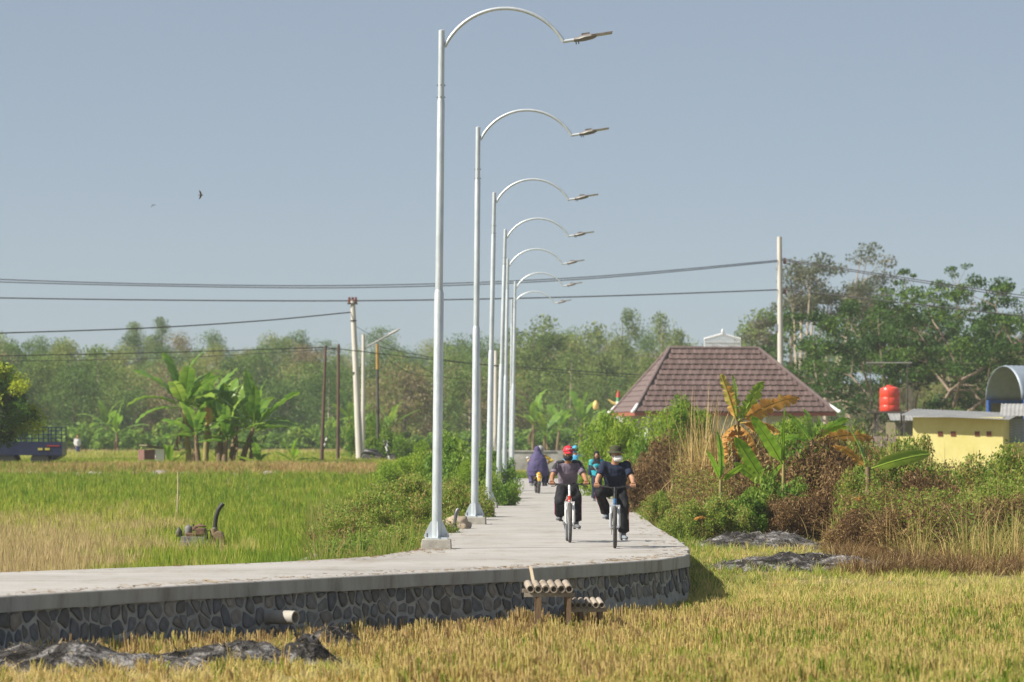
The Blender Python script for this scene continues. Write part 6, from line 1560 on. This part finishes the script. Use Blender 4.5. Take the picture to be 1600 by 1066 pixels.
def figure(t, J, skin, shirt, trousers, shoe, voxel=.011, sleeve=.7, yaw=0.0, pitch=0.0, hands='grip', grips=None, hem=.085, s=1.0, legs=True, longs=False, fit=0.0):
    """J: pelvis waist chest neck head sh el wr hip kn an toe; image left is index 0"""
    q = Matrix.Rotation(yaw, 3, 'Z') @ Matrix.Rotation(pitch, 3, 'X')
    g = G(); X = (1, 0, 0)
    tor = [J['pelvis'] + Vector((0, 0, -.06)), J['pelvis'], J['waist'], J['chest'], J['chest'].lerp(J['neck'], .6), J['neck']]
    g.tube(tor, [(.12 * s, .09 * s), (.15 * s, .105 * s), (.135 * s, .10 * s), (.155 * s, .11 * s), (.14 * s, .085 * s), (.055 * s, .055 * s)], 16, side=X)
    g.tube([J['neck'] + Vector((0, .01, -.04)), J['neck'].lerp(J['head'], .7)], [.062 * s, .054 * s], 12)
    L = head_shape(g, J['head'], q, s)
    for k in (0, 1):
        limb(g, J['sh'][k], J['el'][k], J['wr'][k], (.052 * s, .042 * s, .027 * s))
        if legs: limb(g, J['hip'][k], J['kn'][k], J['an'][k], (.082 * s, .056 * s, .038 * s))
        g.tube([J['chest'].lerp(J['neck'], .4), J['sh'][k]], [.06 * s, .05 * s], 10)
    me = remeshed(g, voxel, 4, name='person')
    # hands joined on at the wrists, in the same mesh
    hg = G()
    for k, sd in ((0, -1), (1, 1)):
        if hands == 'grip': grip_hand(hg, J['wr'][k], grips[k], sd)
        else: open_hand(hg, J['wr'][k], J['wr'][k] - J['el'][k], sd)
    hm = hg.mesh('hand', True); bm = bmesh.new(); bm.from_mesh(me); bm.from_mesh(hm); bm.to_mesh(me); bm.free(); bpy.data.meshes.remove(hm)
    me.polygons.foreach_set('use_smooth', np.ones(len(me.polygons), dtype=bool))
    mobj('body', me, skin, t)
    for sx in (-1, 1):
        g = G(); g.ell(L((sx * .031, -.081, .004)), (.013 * s, .007 * s, .006 * s), 8, 5, q); g.build('eye', M['eye'], t, True)
        g = G(); g.tube([L((sx * .014, -.098, .026)), L((sx * .034, -.096, .031)), L((sx * .052, -.082, .024))], .005 * s, 5); g.build('eyebrow', M['hair'], t, True)
    # shirt
    if shirt is not None:
        e = .016 + fit; g = G()
        g.tube([J['pelvis'] + Vector((0, 0, -.09)), J['pelvis'] + Vector((0, 0, .02)), J['waist'], J['chest'], J['chest'].lerp(J['neck'], .6), J['neck'].lerp(J['chest'], .05)],
               [((.152 + fit) * s, (.118 + fit) * s), ((.160 + fit) * s, (.122 + fit) * s), (.150 * s + e, .105 * s + e), (.158 * s + e, .112 * s + e), (.140 * s + e, .082 * s + e), (.066 * s, .066 * s)], 18, side=X)
        for k in (0, 1):
            a, b, c = J['sh'][k], J['el'][k], J['wr'][k]; en = a.lerp(b, sleeve)
            g.tube([J['chest'].lerp(J['neck'], .45), a], [.068 * s, .060 * s + fit], 12); g.ell(a, .062 * s + fit, 12, 8)
            if longs: g.tube([a, b, b.lerp(c, .95)], [.062 * s + fit, .055 * s + fit, .045 * s], 12); g.ell(b, .055 * s + fit, 10, 7)
            else: g.tube([a, a.lerp(en, .5), en], [.062 * s + fit, .064 * s, .066 * s], 12)
        mobj('shirt', remeshed(g, voxel, 3, .012, 12, J['head'].x + 3, 'shirt'), shirt, t)
    if trousers is not None and legs:
        g = G(); pv = J['pelvis']
        g.tube([pv + Vector((0, 0, -.10)), pv + Vector((0, 0, -.02)), pv + Vector((0, -.01, .05))], [(.135 * s, .12 * s), (.162 * s, .122 * s), (.15 * s, .11 * s)], 16, side=X)
        for k in (0, 1):
            h, kn, an = J['hip'][k], J['kn'][k], J['an'][k]; en = kn.lerp(an, .93)
            g.tube([h, h.lerp(kn, .5), kn, kn.lerp(en, .4), kn.lerp(en, .8), en], [.105 * s, .098 * s, .086 * s, .080 * s, hem * s, hem * 1.05 * s], 14); g.ell(kn, .084 * s, 12, 8); g.ell(h, .10 * s, 12, 8)
        mobj('trousers', remeshed(g, voxel, 3, .014, 10, 1.7, 'trousers'), trousers, t)
    if shoe is not None: shoes(t, J['an'], J['toe'], shoe)
    return L, q

# ------------------------------------------------------------------ bicycles
M['tyre'] = mat('bike_tyre', (.045, .043, .042), (.085, .08, .075), 25, .9, bump=.5, bscale=60)
M['alloy'] = mat('alloy', (.55, .56, .57), None, rough=.35, metal=.7); M['wframe'] = mat('white_frame', (.74, .74, .74), (.8, .8, .8), 5, .35, coat=.3)
M['sframe'] = mat('silver_frame', (.42, .45, .48), (.5, .52, .55), 5, .4, coat=.3); M['bframe'] = mat('black_frame', (.02, .02, .022), None, rough=.4); M['redacc'] = mat('red_decal', (.6, .05, .03), None, rough=.4); M['blueacc'] = mat('blue_decal', (.05, .18, .4), None, rough=.4)
def bicycle(label, loc, rz, fork_m, frame_m, acc_m, crank, steer=0.0):
    t = thing('bicycle', label, 'bicycle', loc, rz); R0 = .315; FW = Vector((0, -.54, .34)); RW = Vector((0, .52, .34)); BB = Vector((0, .13, .29))
    qx = Matrix.Rotation(math.radians(90), 3, 'Y')
    for cpos in (FW, RW):
        w_ = bpy.data.objects.new('wheel', None); link(w_, t); w_.location = cpos
        g = G(); pts = [Vector((0, math.cos(a) * R0, math.sin(a) * R0)) for a in [2 * math.pi * k / 48 for k in range(48)]]
        V = []; Fs = []
        for i in range(48):
            a = 2 * math.pi * i / 48
            for k in range(10):
                b = 2 * math.pi * k / 10; rr = R0 + .027 * math.cos(b) + (.004 if (i % 2 == 0 and abs(b) < 1.0) else 0); V.append((.027 * math.sin(b), rr * math.cos(a), rr * math.sin(a)))
        for i in range(48):
            for k in range(10): Fs.append((i * 10 + k, ((i + 1) % 48) * 10 + k, ((i + 1) % 48) * 10 + (k + 1) % 10, i * 10 + (k + 1) % 10))
        g.add(V, Fs); g.build('tyre', M['tyre'], w_)
        g = G(); n = 40
        for r_, x_ in ((.292, .014), (.292, -.014), (.275, 0)): g.tube([(x_, r_ * math.cos(2 * math.pi * k / n), r_ * math.sin(2 * math.pi * k / n)) for k in range(n + 1)], .008, 5)
        g.build('rim', M['bframe'] if frame_m is M['bframe'] else M['alloy'], w_, True)
        g = G()
        for k in range(28):
            a = 2 * math.pi * k / 28; g.tube([((-1) ** k * .025, .02 * math.cos(a + .8), .02 * math.sin(a + .8)), (0, .285 * math.cos(a), .285 * math.sin(a))], .0015, 3)
        g.build('spokes', M['alloy'], w_)
        g = G(); g.tube([(-.05, 0, 0), (-.02, 0, 0), (.02, 0, 0), (.05, 0, 0)], [.012, .02, .02, .012], 10); g.build('hub', M['alloy'], w_, True)
    ht, hb = Vector((0, -.375, .86)), Vector((0, -.425, .70))
    g = G(); g.tube([ht, hb], .024, 12); g.tube([ht.lerp(hb, .3), Vector((0, .30, .72))], .020, 10); g.tube([hb.lerp(ht, .15), BB], .024, 10); g.tube([BB, Vector((0, .31, .76))], .018, 10)
    for sx in (-1, 1): g.tube([BB + Vector((sx * .03, .03, 0)), RW + Vector((sx * .065, 0, 0))], .011, 8); g.tube([Vector((sx * .02, .295, .70)), RW + Vector((sx * .065, 0, 0))], .009, 8)
    g.build('frame', frame_m, t, True)
    g = G(); g.tube([hb.lerp(ht, .55) + Vector((0, -.03, 0)), hb + Vector((0, .02, -.10))], .027, 8); g.build('decal', acc_m, t, True)
    g = G(); g.box(hb + Vector((0, -.015, -.035)), (.17, .06, .05)); fk = None
    for sx in (-1, 1): g.tube([hb + Vector((sx * .066, -.015, -.02)), FW + Vector((sx * .066, .012, .17))], .017, 10)
    fk = g.build('fork', fork_m, t, True)
    for sx in (-1, 1):
        g = G(); g.tube([FW + Vector((sx * .066, .0, .22)), FW + Vector((sx * .066, 0, .02)), FW + Vector((sx * .05, 0, -.02))], [.024, .024, .015], 10); g.build('fork_leg', fork_m, fk, True)
    g = G(); g.tube([FW + Vector((-.055, 0, .16)), FW + Vector((-.04, -.02, .335)), FW + Vector((.04, -.02, .335)), FW + Vector((.055, 0, .16))], .010, 6); g.build('fork_brace', fork_m, fk, True)
    g = G(); g.tube([ht, Vector((0, -.36, .92)), Vector((0, -.345, .965))], [.022, .020, .022], 10); g.build('stem', fork_m if fork_m is M['wframe'] else M['bframe'], t, True)
    g = G(); g.tube([(-.345, -.285, .99), (-.20, -.31, .985), (-.07, -.345, .965), (.07, -.345, .965), (.20, -.31, .985), (.345, -.285, .99)], .0125, 8); hbar = g.build('handlebar', M['bframe'], t, True)
    for sx in (-1, 1):
        g = G(); g.tube([(sx * .235, -.303, .986), (sx * .355, -.283, .991)], .0165, 10); g.build('grip', M['black'], hbar, True)
        g = G(); g.tube([(sx * .205, -.325, .975), (sx * .25, -.365, .95), (sx * .31, -.355, .945)], [.012, .007, .006], 6); g.build('brake_lever', M['bframe'], hbar, True)
        g = G(); g.tube([(sx * .20, -.33, .975), (sx * .12, -.42, 1.0), (sx * .03, -.44, .93), (sx * .02, -.43, .80)], .004, 5); g.build('brake_cable', M['bframe'], hbar, True)
    g = G(); g.tube([(0, .31, .74), (0, .335, .85)], .014, 8); g.build('seat_post', M['alloy'], t, True)
    g = G(); g.tube([(0, .20, .868), (0, .28, .872), (0, .36, .875), (0, .46, .878)], [(.022, .02), (.04, .022), (.085, .028), (.06, .022)], 12, side=(1, 0, 0)); g.build('saddle', M['black'], t, True)
    g = G(); g.lathe([(.02, -.004), (.085, -.004), (.085, .004), (.02, .004)], 24, BB + Vector((-.055, 0, 0)), qx); g.build('chainring', M['bframe'], t)
    g = G(); r1, r2 = .085, .045; g.tube([BB + Vector((-.055, 0, r1)), RW + Vector((-.055, 0, r2)), RW + Vector((-.055, r2, 0)), RW + Vector((-.055, 0, -r2)), BB + Vector((-.055, 0, -r1))], .004, 5); g.build('chain', M['bframe'], t)
    ped = []
    for sx, ph in ((-1, 0), (1, math.pi)):
        d = Vector((0, math.cos(crank + ph), math.sin(crank + ph))) * .168; g = G(); g.beam(BB + Vector((sx * .075, 0, 0)), BB + d + Vector((sx * .085, 0, 0)), .014, .026); ck = g.build('crank', M['alloy'], t)
        p = BB + d + Vector((sx * .135, 0, 0)); g = G(); g.box(p, (.09, .085, .022)); g.build('pedal', M['bframe'], ck); ped.append(p)
    g = G(); g.ell((0, .52, .70), (.03, .012, .03), 10, 7); g.build('rear_reflector', M['redacc'], t, True)
    return t, ped
def rider(label, loc, rz, ped, skin, shirt, trousers, shoe, yaw, hip_y=.0, dz=0.0, fit=0.0, knee_out=(.3, .3), roll=0.0, pitch=.06):
    t = thing('person', label, 'person', loc, rz); V3 = Vector
    J = dict(pelvis=V3((0, .37, .945 + dz)), waist=V3((0, .33, 1.06 + dz)), chest=V3((0, .235, 1.215 + dz)), neck=V3((.0, .17, 1.365 + dz)), head=V3((roll, .115, 1.505 + dz)))
    J['sh'] = [V3((s * .178, .185, 1.315 + dz)) for s in (-1, 1)]
    grips = [V3((s * .295, -.293, .99)) for s in (-1, 1)]
    J['wr'] = [g_ + V3((-s * .008, .075, .055)) for g_, s in zip(grips, (-1, 1))]
    J['el'] = [ik(J['sh'][k], J['wr'][k], .285, .25, (s * .45, .25, -.8)) for k, s in ((0, -1), (1, 1))]
    J['hip'] = [V3((s * .088, .35, .915 + dz)) for s in (-1, 1)]
    J['an'] = [V3(p) + V3((0, .055, .10)) for p in ped]
    J['kn'] = [ik(J['hip'][k], J['an'][k], .43, .42, (s * knee_out[k], -1, .2)) for k, s in ((0, -1), (1, 1))]
    J['toe'] = [V3((s * .25, -1, -.12)) for s in (-1, 1)]
    L, q = figure(t, J, skin, shirt, trousers, shoe, yaw=yaw, pitch=pitch, grips=grips, fit=fit, sleeve=.72)
    return t, J, L, q

r1 = P(889, 848, 64.7); r1.z = .0; r2 = P(962.5, 857, 61.1); r2.z = 0
b1, ped1 = bicycle('white forked mountain bike under the rider in the red cap', (r1.x, r1.y + .54, 0), math.radians(1.5), M['wframe'], M['wframe'], M['redacc'], math.radians(22))
t1, J1, L1, q1 = rider('person in red cap and grey purple jersey riding the white forked bicycle', (r1.x, r1.y + .54, 0), math.radians(1.5), ped1, M['skin'], M['greyshirt'], M['black_cloth'], M['shoe'], math.radians(6), knee_out=(.10, .12))
b2, ped2 = bicycle('silver and black mountain bike under the rider in the bush hat', (r2.x, r2.y + .54, 0), math.radians(-2), M['sframe'], M['bframe'], M['blueacc'], math.radians(82))
t2, J2, L2, q2 = rider('person in olive bush hat and white mask riding the silver and black bicycle', (r2.x, r2.y + .54, 0), math.radians(-2), ped2, M['skin2'], M['navy_cloth'], M['black_cloth'], M['shoeb'], math.radians(48), dz=.0, fit=.014, knee_out=(.42, .12), roll=.01)
# cap, masks, hair, hats
def cap(t, L, q, m):
    g = G(); prof = [(.088, .022), (.090, .045), (.085, .075), (.068, .105), (.040, .122), (.008, .129)]
    V = []; Fs = []; n = 24
    for r, z in prof:
        for k in range(n): a = 2 * math.pi * k / n; V.append(L((r * .95 * math.cos(a), .012 + r * 1.16 * math.sin(a), z)))
    for i in range(len(prof) - 1):
        for k in range(n): Fs.append((i * n + k, i * n + (k + 1) % n, (i + 1) * n + (k + 1) % n, (i + 1) * n + k))
    Fs.append(tuple(range((len(prof) - 1) * n, len(prof) * n))); g.add(V, Fs); c = g.build('cap', m, t, True); c.modifiers.new('s', 'SOLIDIFY').thickness = .004
    g = G(); V = []; Fs = []
    for i in range(9):
        a = math.radians(-68 + 136 * i / 8); x = .085 * math.sin(a)
        for k, e in enumerate((0, .5, 1)): V.append(L((x * (1 - .05 * e), .012 - .100 * math.cos(a) - e * .072 * math.cos(a * 1.15), .028 - .020 * e - .010 * math.sin(a) ** 2)))
    for i in range(8):
        for k in range(2): Fs.append((i * 3 + k, (i + 1) * 3 + k, (i + 1) * 3 + k + 1, i * 3 + k + 1))
    g.add(V, Fs); v = g.build('visor', m, c, True); v.modifiers.new('s', 'SOLIDIFY').thickness = .006
    for i in range(7):      # white print across the front
        x = -.042 + .014 * i; g = G(); zz = .075 + (.006 if i % 3 == 1 else 0)
        g.box(L((x, -.082 + .35 * abs(x) - .004, zz)), (.010, .006, .020 - .005 * (i % 2)), q); g.build('letter', M['letter'], c)
    g = G(); g.ell(L((0, .012, .130)), .008, 8, 5); g.build('button', m, c)
cap(t1, L1, q1, M['redcap'])
def mask(t, L, q, m, w=1.0, beak=0.0, top=-.02):
    g = G(); V = []; Fs = []; nr, nc = 6, 11
    for i in range(nr + 1):
        v = i / nr; z = top - (.122 + top) * v
        for k in range(nc + 1):
            a = math.radians(-82 + 164 * k / nc); r = .068 + .012 * math.sin(math.pi * v) - .012 * v; bk = beak * math.sin(math.pi * v) * math.cos(a) ** 2
            V.append(L((r * 1.06 * w * math.sin(a), -.012 - (r + .026 * math.cos(a) + bk) * math.cos(a) * 1.05 - .010 * math.sin(math.pi * v) * math.cos(a), z)))
    for i in range(nr):
        for k in range(nc): Fs.append((i * (nc + 1) + k, i * (nc + 1) + k + 1, (i + 1) * (nc + 1) + k + 1, (i + 1) * (nc + 1) + k))
    g.add(V, Fs); o = g.build('face_mask', m, t, True); o.modifiers.new('s', 'SOLIDIFY').thickness = .005
    for sx in (-1, 1):
        g = G(); g.tube([L((sx * .07, -.02, -.03)), L((sx * .082, .02, -.01))], .003, 5); g.tube([L((sx * .066, -.02, -.09)), L((sx * .082, .02, -.03))], .003, 5); g.build('ear_loop', m, o)
mask(t1, L1, q1, M['black_cloth'], top=-.045); mask(t2, L2, q2, M['maskw'], .92, .018, -.022)
def short_hair(t, L, q):
    g = G(); g.ell(L((0, .030, .015)), (.080, .088, .085), 16, 10, q); g.build('hair', M['hair'], t, True)
short_hair(t1, L1, q1); short_hair(t2, L2, q2)
def bush_hat(t, L, m):
    g = G(); V = []; Fs = []; n = 28
    prof = [(.140, .014), (.128, .030), (.098, .042), (.094, .055), (.092, .095), (.078, .122), (.03, .132), (.005, .133)]
    for i, (r, z) in enumerate(prof):
        for k in range(n): a = 2 * math.pi * k / n; V.append(L((r * .95 * math.cos(a), .010 + r * 1.08 * math.sin(a), z + (.012 * math.sin(3 * a + 1) if i == 0 else 0))))
    for i in range(len(prof) - 1):
        for k in range(n): Fs.append((i * n + k, i * n + (k + 1) % n, (i + 1) * n + (k + 1) % n, (i + 1) * n + k))
    g.add(V, Fs); o = g.build('bush_hat', m, t, True); o.modifiers.new('s', 'SOLIDIFY').thickness = .005
    g = G(); pts = [L((.0955 * .95 * math.cos(2 * math.pi * k / 24), .010 + .0955 * 1.08 * math.sin(2 * math.pi * k / 24), .040)) for k in range(25)]; g.tube(pts, .006, 5); g.build('hat_band', m, o)
bush_hat(t2, L2, M['olive'])
# jersey side panels, trouser stripes
def sleeve_panels(t, J, m):
    for k in (0, 1):
        a, b = J['sh'][k], J['el'][k]; g = G(); n0 = J['neck'].lerp(a, .35) + Vector((0, -.0, .012)); g.tube([n0, a + Vector((0, 0, .014)), a.lerp(b, .4) + Vector(((-1, 1)[k] * .006, 0, .004)), a.lerp(b, .66)], [(.035, .045), (.054, .058), (.060, .062), (.063, .064)], 12); g.ell(a, .063, 12, 8)
        mobj('shoulder_panel', remeshed(g, .012, 4, .003, 12, 2.0, 'shoulder_panel'), m, t)
sleeve_panels(t1, J1, M['dark_sleeve'])
def stripes(t, J, m):
    for k, s in ((0, -1), (1, 1)):
        h, kn, an = J['hip'][k], J['kn'][k], J['an'][k]; o_ = Vector((s * 1.0, .1, 0))
        g = G(); g.tube([kn.lerp(h, .15) + o_ * .082, kn + o_ * .082, kn.lerp(an, .35) + o_ * .081, kn.lerp(an, .7) + o_ * .084, kn.lerp(an, .92) + o_ * .087], [(.016, .006)] * 5, 8, side=(0, 1, 0)); g.build('trouser_stripe', m, t, True)
stripes(t1, J1, M['pinkstripe']); stripes(t2, J2, M['orangestripe'])
bg_ = thing('belt_bag', 'small round black bag hanging on the stem of the white forked bicycle', 'bag', (r1.x + .065, r1.y + .30, .86)); g = G(); g.ell((0, 0, 0), (.075, .06, .095), 14, 9); g.build('pouch', M['black_cloth'], bg_, True)
g = G(); g.tube([(-.05, .0, .07), (-.06, .01, .12), (-.02, .02, .12)], .008, 6); g.build('strap', M['black_cloth'], bg_)

# ---- walking woman
V3 = Vector
def standing(h=1.45, stride=.16, x_arm=.23):
    k = h / 1.6; J = dict(pelvis=V3((0, 0, .86 * k)), waist=V3((0, 0, .98 * k)), chest=V3((0, 0, 1.15 * k)), neck=V3((0, .01, 1.32 * k)), head=V3((0, -.005, 1.47 * k)))
    J['sh'] = [V3((s * .155 * k, .01, 1.27 * k)) for s in (-1, 1)]
    J['el'] = [V3((s * .20 * k, .03, 1.02 * k)) for s in (-1, 1)]; J['wr'] = [V3((s * x_arm * k, -.04, .82 * k)) for s in (-1, 1)]
    J['hip'] = [V3((s * .08 * k, 0, .82 * k)) for s in (-1, 1)]; J['an'] = [V3((s * .075, -s * -stride, .085)) for s in (-1, 1)]
    J['kn'] = [ik(J['hip'][i], J['an'][i], .40 * k, .39 * k, (0, -1, 0)) for i in (0, 1)]; J['toe'] = [V3((-.1, -1, 0)), V3((.1, -1, 0))]
    return J, k
def hijab(t, J, k, m, low=.30, wide=.20):
    g = G(); h = J['head']; g.ell(h + V3((0, .022, .018)), (.098 * k, .110 * k, .126 * k), 18, 12)
    n = J['neck']; g.tube([h + V3((0, .02, -.04)), n + V3((0, .0, .01)), n + V3((0, -.01, -.10)), n + V3((0, -.015, -low))], [(.088 * k, .098 * k), (.105 * k, .095 * k), (wide * k, .135 * k), (wide * 1.02 * k, .150 * k)], 18, side=(1, 0, 0))
    me = remeshed(g, .012, 4, .006, 9, 4.0, 'headscarf'); o = mobj('headscarf', me, m, t)
    # face showing in the opening
    g = G(); g.ell(h + V3((0, -.030, -.006)), (.060 * k, .086 * k, .080 * k), 16, 10); g.ell(h + V3((0, -.108 * k, -.015)), (.012, .014, .018), 8, 6)
    return g
wp = P(932, 783, 112); wk = thing('person', 'walking person in black headscarf and turquoise jacket behind the riders', 'person', (wp.x, wp.y, 0), .05)
J, k = standing(1.46); figure(wk, J, M['skin2'], M['teal'], M['navy_cloth'], M['shoe'], voxel=.014, longs=True, hands='open', s=.9, fit=.02)
g = hijab(wk, J, k, M['black_cloth']); g.build('face', M['skin2'], wk, True)
g = G(); g.tube([V3((-.10, -.165, 1.02)), V3((.0, -.178, .90)), V3((.05, -.17, .84))], [(.012, .008)] * 3, 6, side=(0, 1, 0)); g.build('jacket_stripe', M['letter'], wk, True)
for s in (-1, 1):
    g = G(); a, b, c = J['sh'][(s + 1) // 2], J['el'][(s + 1) // 2], J['wr'][(s + 1) // 2]; g.tube([a.lerp(b, .45), b, b.lerp(c, .92)], [.074, .070, .055], 12); g.ell(b, .068, 10, 7); g.build('navy_sleeve', M['navy_cloth'], wk, True)

# ---- motorbike with two people seen from behind
M['ybody'] = mat('yellow_fairing', (.62, .36, .03), (.68, .42, .05), 5, .35, coat=.3); M['wbody'] = mat('white_fairing', (.7, .7, .7), None, rough=.3, coat=.3)
def motorbike(label, loc, rz, m):
    t = thing('motorbike', label, 'motorbike', loc, rz); q = Matrix.Rotation(math.radians(90), 3, 'Y')
    for y in (-.62, .60):
        g = G(); g.lathe([(.20, -.04), (.26, -.045), (.285, -.025), (.285, .025), (.26, .045), (.20, .04)], 28, (0, y, .285), q); w_ = g.build('wheel', M['tyre'], t, True)
        g = G(); g.lathe([(.03, -.05), (.05, -.03), (.20, -.02), (.20, .02), (.05, .03), (.03, .05)], 20, (0, y, .285), q); g.build('rim', M['alloy'], w_, True)
    g = G(); g.tube([(0, .86, .62), (0, .66, .70), (0, .3, .66), (0, .0, .52), (0, -.2, .45)], [(.05, .04), (.10, .12), (.12, .14), (.12, .12), (.10, .08)], 14, side=(1, 0, 0)); g.build('body_shell', m, t, True)
    g = G(); g.tube([(0, .93, .42), (0, .88, .58), (0, .72, .70)], [(.05, .012), (.075, .02), (.09, .04)], 12, side=(1, 0, 0)); g.build('rear_mudguard', m, t, True)
    g = G(); g.tube([(0, -.38, .95), (0, -.46, .72), (0, -.50, .50)], [(.10, .05), (.16, .07), (.09, .04)], 12, side=(1, 0, 0)); g.build('front_shield', m, t, True)
    g = G(); g.tube([(0, -.55, .56), (0, -.70, .60), (0, -.86, .50)], [(.055, .015), (.06, .02), (.04, .012)], 10, side=(1, 0, 0)); g.build('front_mudguard', m, t, True)
    g = G(); g.tube([(0, -.36, .98), (0, -.62, .285)], .028, 8); g.build('fork', M['bframe'], t, True)
    g = G(); g.tube([(-.32, -.26, 1.0), (-.12, -.38, .99), (.12, -.38, .99), (.32, -.26, 1.0)], .015, 8); hb_ = g.build('handlebar', M['bframe'], t, True)
    for s in (-1, 1):
        g = G(); g.tube([(s * .22, -.33, 1.0), (s * .30, -.34, 1.17)], .007, 6); g.ell((s * .31, -.34, 1.20), (.06, .02, .045), 12, 7); g.build('mirror', M['wbody'], hb_, True)
    g = G(); g.tube([(0, .02, .74), (0, .3, .78), (0, .66, .80)], [(.10, .03), (.13, .045), (.10, .035)], 12, side=(1, 0, 0)); g.build('seat', M['black'], t, True)
    g = G(); g.ell((0, -.42, .96), (.09, .07, .07), 12, 8); g.build('headlight', M['lens'], t, True)
    g = G(); g.box((0, .90, .55), (.09, .02, .06)); g.build('tail_light', M['redacc'], t)
    g = G(); g.tube([(.12, .0, .30), (.14, .4, .32), (.14, .75, .38)], [.025, .03, .045], 10); g.build('exhaust', M['bolt'], t, True)
    g = G(); g.box((0, .02, .36), (.22, .34, .26)); bevel(g.build('engine', M['oil'], t), .03)
    return t
def sitter(t, y0, shirt, trousers, shoe, skin, hands=True, s=.95, voxel=.014, seat=.80, lean=.10):
    J = dict(pelvis=V3((0, y0, seat + .06)), waist=V3((0, y0 - .01, seat + .20)), chest=V3((0, y0 - .04, seat + .37)), neck=V3((0, y0 - .06, seat + .52)), head=V3((0, y0 - .08, seat + .67)))
    J['sh'] = [V3((a * .17, y0 - .05, seat + .46)) for a in (-1, 1)]; gr = [V3((a * .29, -.275, 1.0)) for a in (-1, 1)]
    if hands: J['wr'] = [g_ + V3((0, .07, .05)) for g_ in gr]
    else: J['wr'] = [V3((a * .16, y0 - .36, seat + .12)) for a in (-1, 1)]
    J['el'] = [ik(J['sh'][i], J['wr'][i], .28, .25, (a, .2, -.6)) for i, a in ((0, -1), (1, 1))]
    J['hip'] = [V3((a * .09, y0, seat + .03)) for a in (-1, 1)]; J['an'] = [V3((a * .20, y0 - .14, .34)) for a in (-1, 1)]
    J['kn'] = [ik(J['hip'][i], J['an'][i], .40, .40, (a * .5, -1, .2)) for i, a in ((0, -1), (1, 1))]; J['toe'] = [V3((a * .2, -1, 0)) for a in (-1, 1)]
    return J, figure(t, J, skin, shirt, trousers, shoe, voxel=voxel, grips=gr, hands='grip' if hands else 'open', longs=True, s=s)
mp_ = P(840, 771, 130); mb = motorbike('yellow motorbike riding away down the lane', (mp_.x, mp_.y + .9, 0), math.pi + .06, M['ybody'])
dr = thing('person', 'person in yellow shirt and grey helmet driving the yellow motorbike', 'person', (mp_.x + .10, mp_.y + .9, 0), math.pi + .06)
J, (L, q) = sitter(dr, .05, M['ycloth'], M['black_cloth'], M['shoe'], M['skin']); 
def helmet(t, J, m):
    g = G(); g.ell(J['head'] + V3((0, .012, .022)), (.125, .145, .135), 18, 12); o = g.build('helmet', m, t, True)
    g = G(); g.tube([J['head'] + V3((-.10, -.10, .02)), J['head'] + V3((0, -.145, .0)), J['head'] + V3((.10, -.10, .02))], [(.02, .05)] * 3, 8, side=(0, 1, 0)); g.build('visor', M['darkglass'], o, True)
helmet(dr, J, M['helmet'])
pw = thing('person', 'person under a wide purple cloak riding pillion on the yellow motorbike', 'person', (mp_.x - .02, mp_.y + .9, 0), math.pi + .06)
J, (L, q) = sitter(pw, .48, M['purple'], M['purple'], M['shoe'], M['skin2'], hands=False, s=.92, seat=.82)
g = G(); h = J['head']; g.ell(h + V3((.02, .02, .0)), (.11, .125, .135), 16, 10)
g.tube([h + V3((.02, .02, .05)), h + V3((.0, .02, -.12)), V3((.0, .50, 1.15)), V3((.0, .54, .95)), V3((.0, .56, .76)), V3((.0, .56, .58))], [(.09, .10), (.15, .15), (.29, .22), (.345, .25), (.375, .25), (.36, .22)], 22, side=(1, 0, 0))
mobj('cloak', remeshed(g, .016, 4, .016, 6, 3.0, 'cloak'), M['purple'], pw)
# ---- rider in light blue mostly hidden behind the red-capped rider
lb = P(899, 770, 131); motorbike('white motorbike coming up the lane behind the rider in the red cap', (lb.x, lb.y, 0), 0.05, M['wbody'])
bl = thing('person', 'person in light blue on the white motorbike, mostly hidden by the red capped rider', 'person', (lb.x, lb.y, 0), .05)
J, (L, q) = sitter(bl, .08, M['bcloth'], M['navy_cloth'], M['shoe'], M['skin']); helmet(bl, J, M['bcloth'])
# ---- far person in white at the wood's foot
fp = GP(121, 268); fr = thing('person', 'tiny distant person in white shirt standing at the edge of the wood', 'person', fp, .4)
J, k = standing(1.5, .05, .2); figure(fr, J, M['skin'], M['wcloth'], M['sarong'], M['shoe'], voxel=.02, longs=True, hands='open', s=1.0, fit=.02, hem=.12)
# ---- parked motorbike by the poles
pm = GP(592, 186); motorbike('dark parked motorbike between the poles beside the paddy', pm, 1.3, M['bframe'])
# ------------------------------------------------------------------ morning haze over the fields
hz_m = bpy.data.materials.new('pale_haze'); hz_m.use_nodes = True; hn = hz_m.node_tree.nodes; hn.clear()
ho = hn.new('ShaderNodeOutputMaterial'); pv = hn.new('ShaderNodeVolumePrincipled'); pv.inputs['Color'].default_value = (.86, .92, 1.0, 1); pv.inputs['Density'].default_value = .00027; pv.inputs['Anisotropy'].default_value = .2
hz_m.node_tree.links.new(pv.outputs[0], ho.inputs['Volume'])
g = G(); g.box((0, 300, 16), (760, 760, 40)); o = g.build('haze', hz_m); tag(o, kind='stuff')
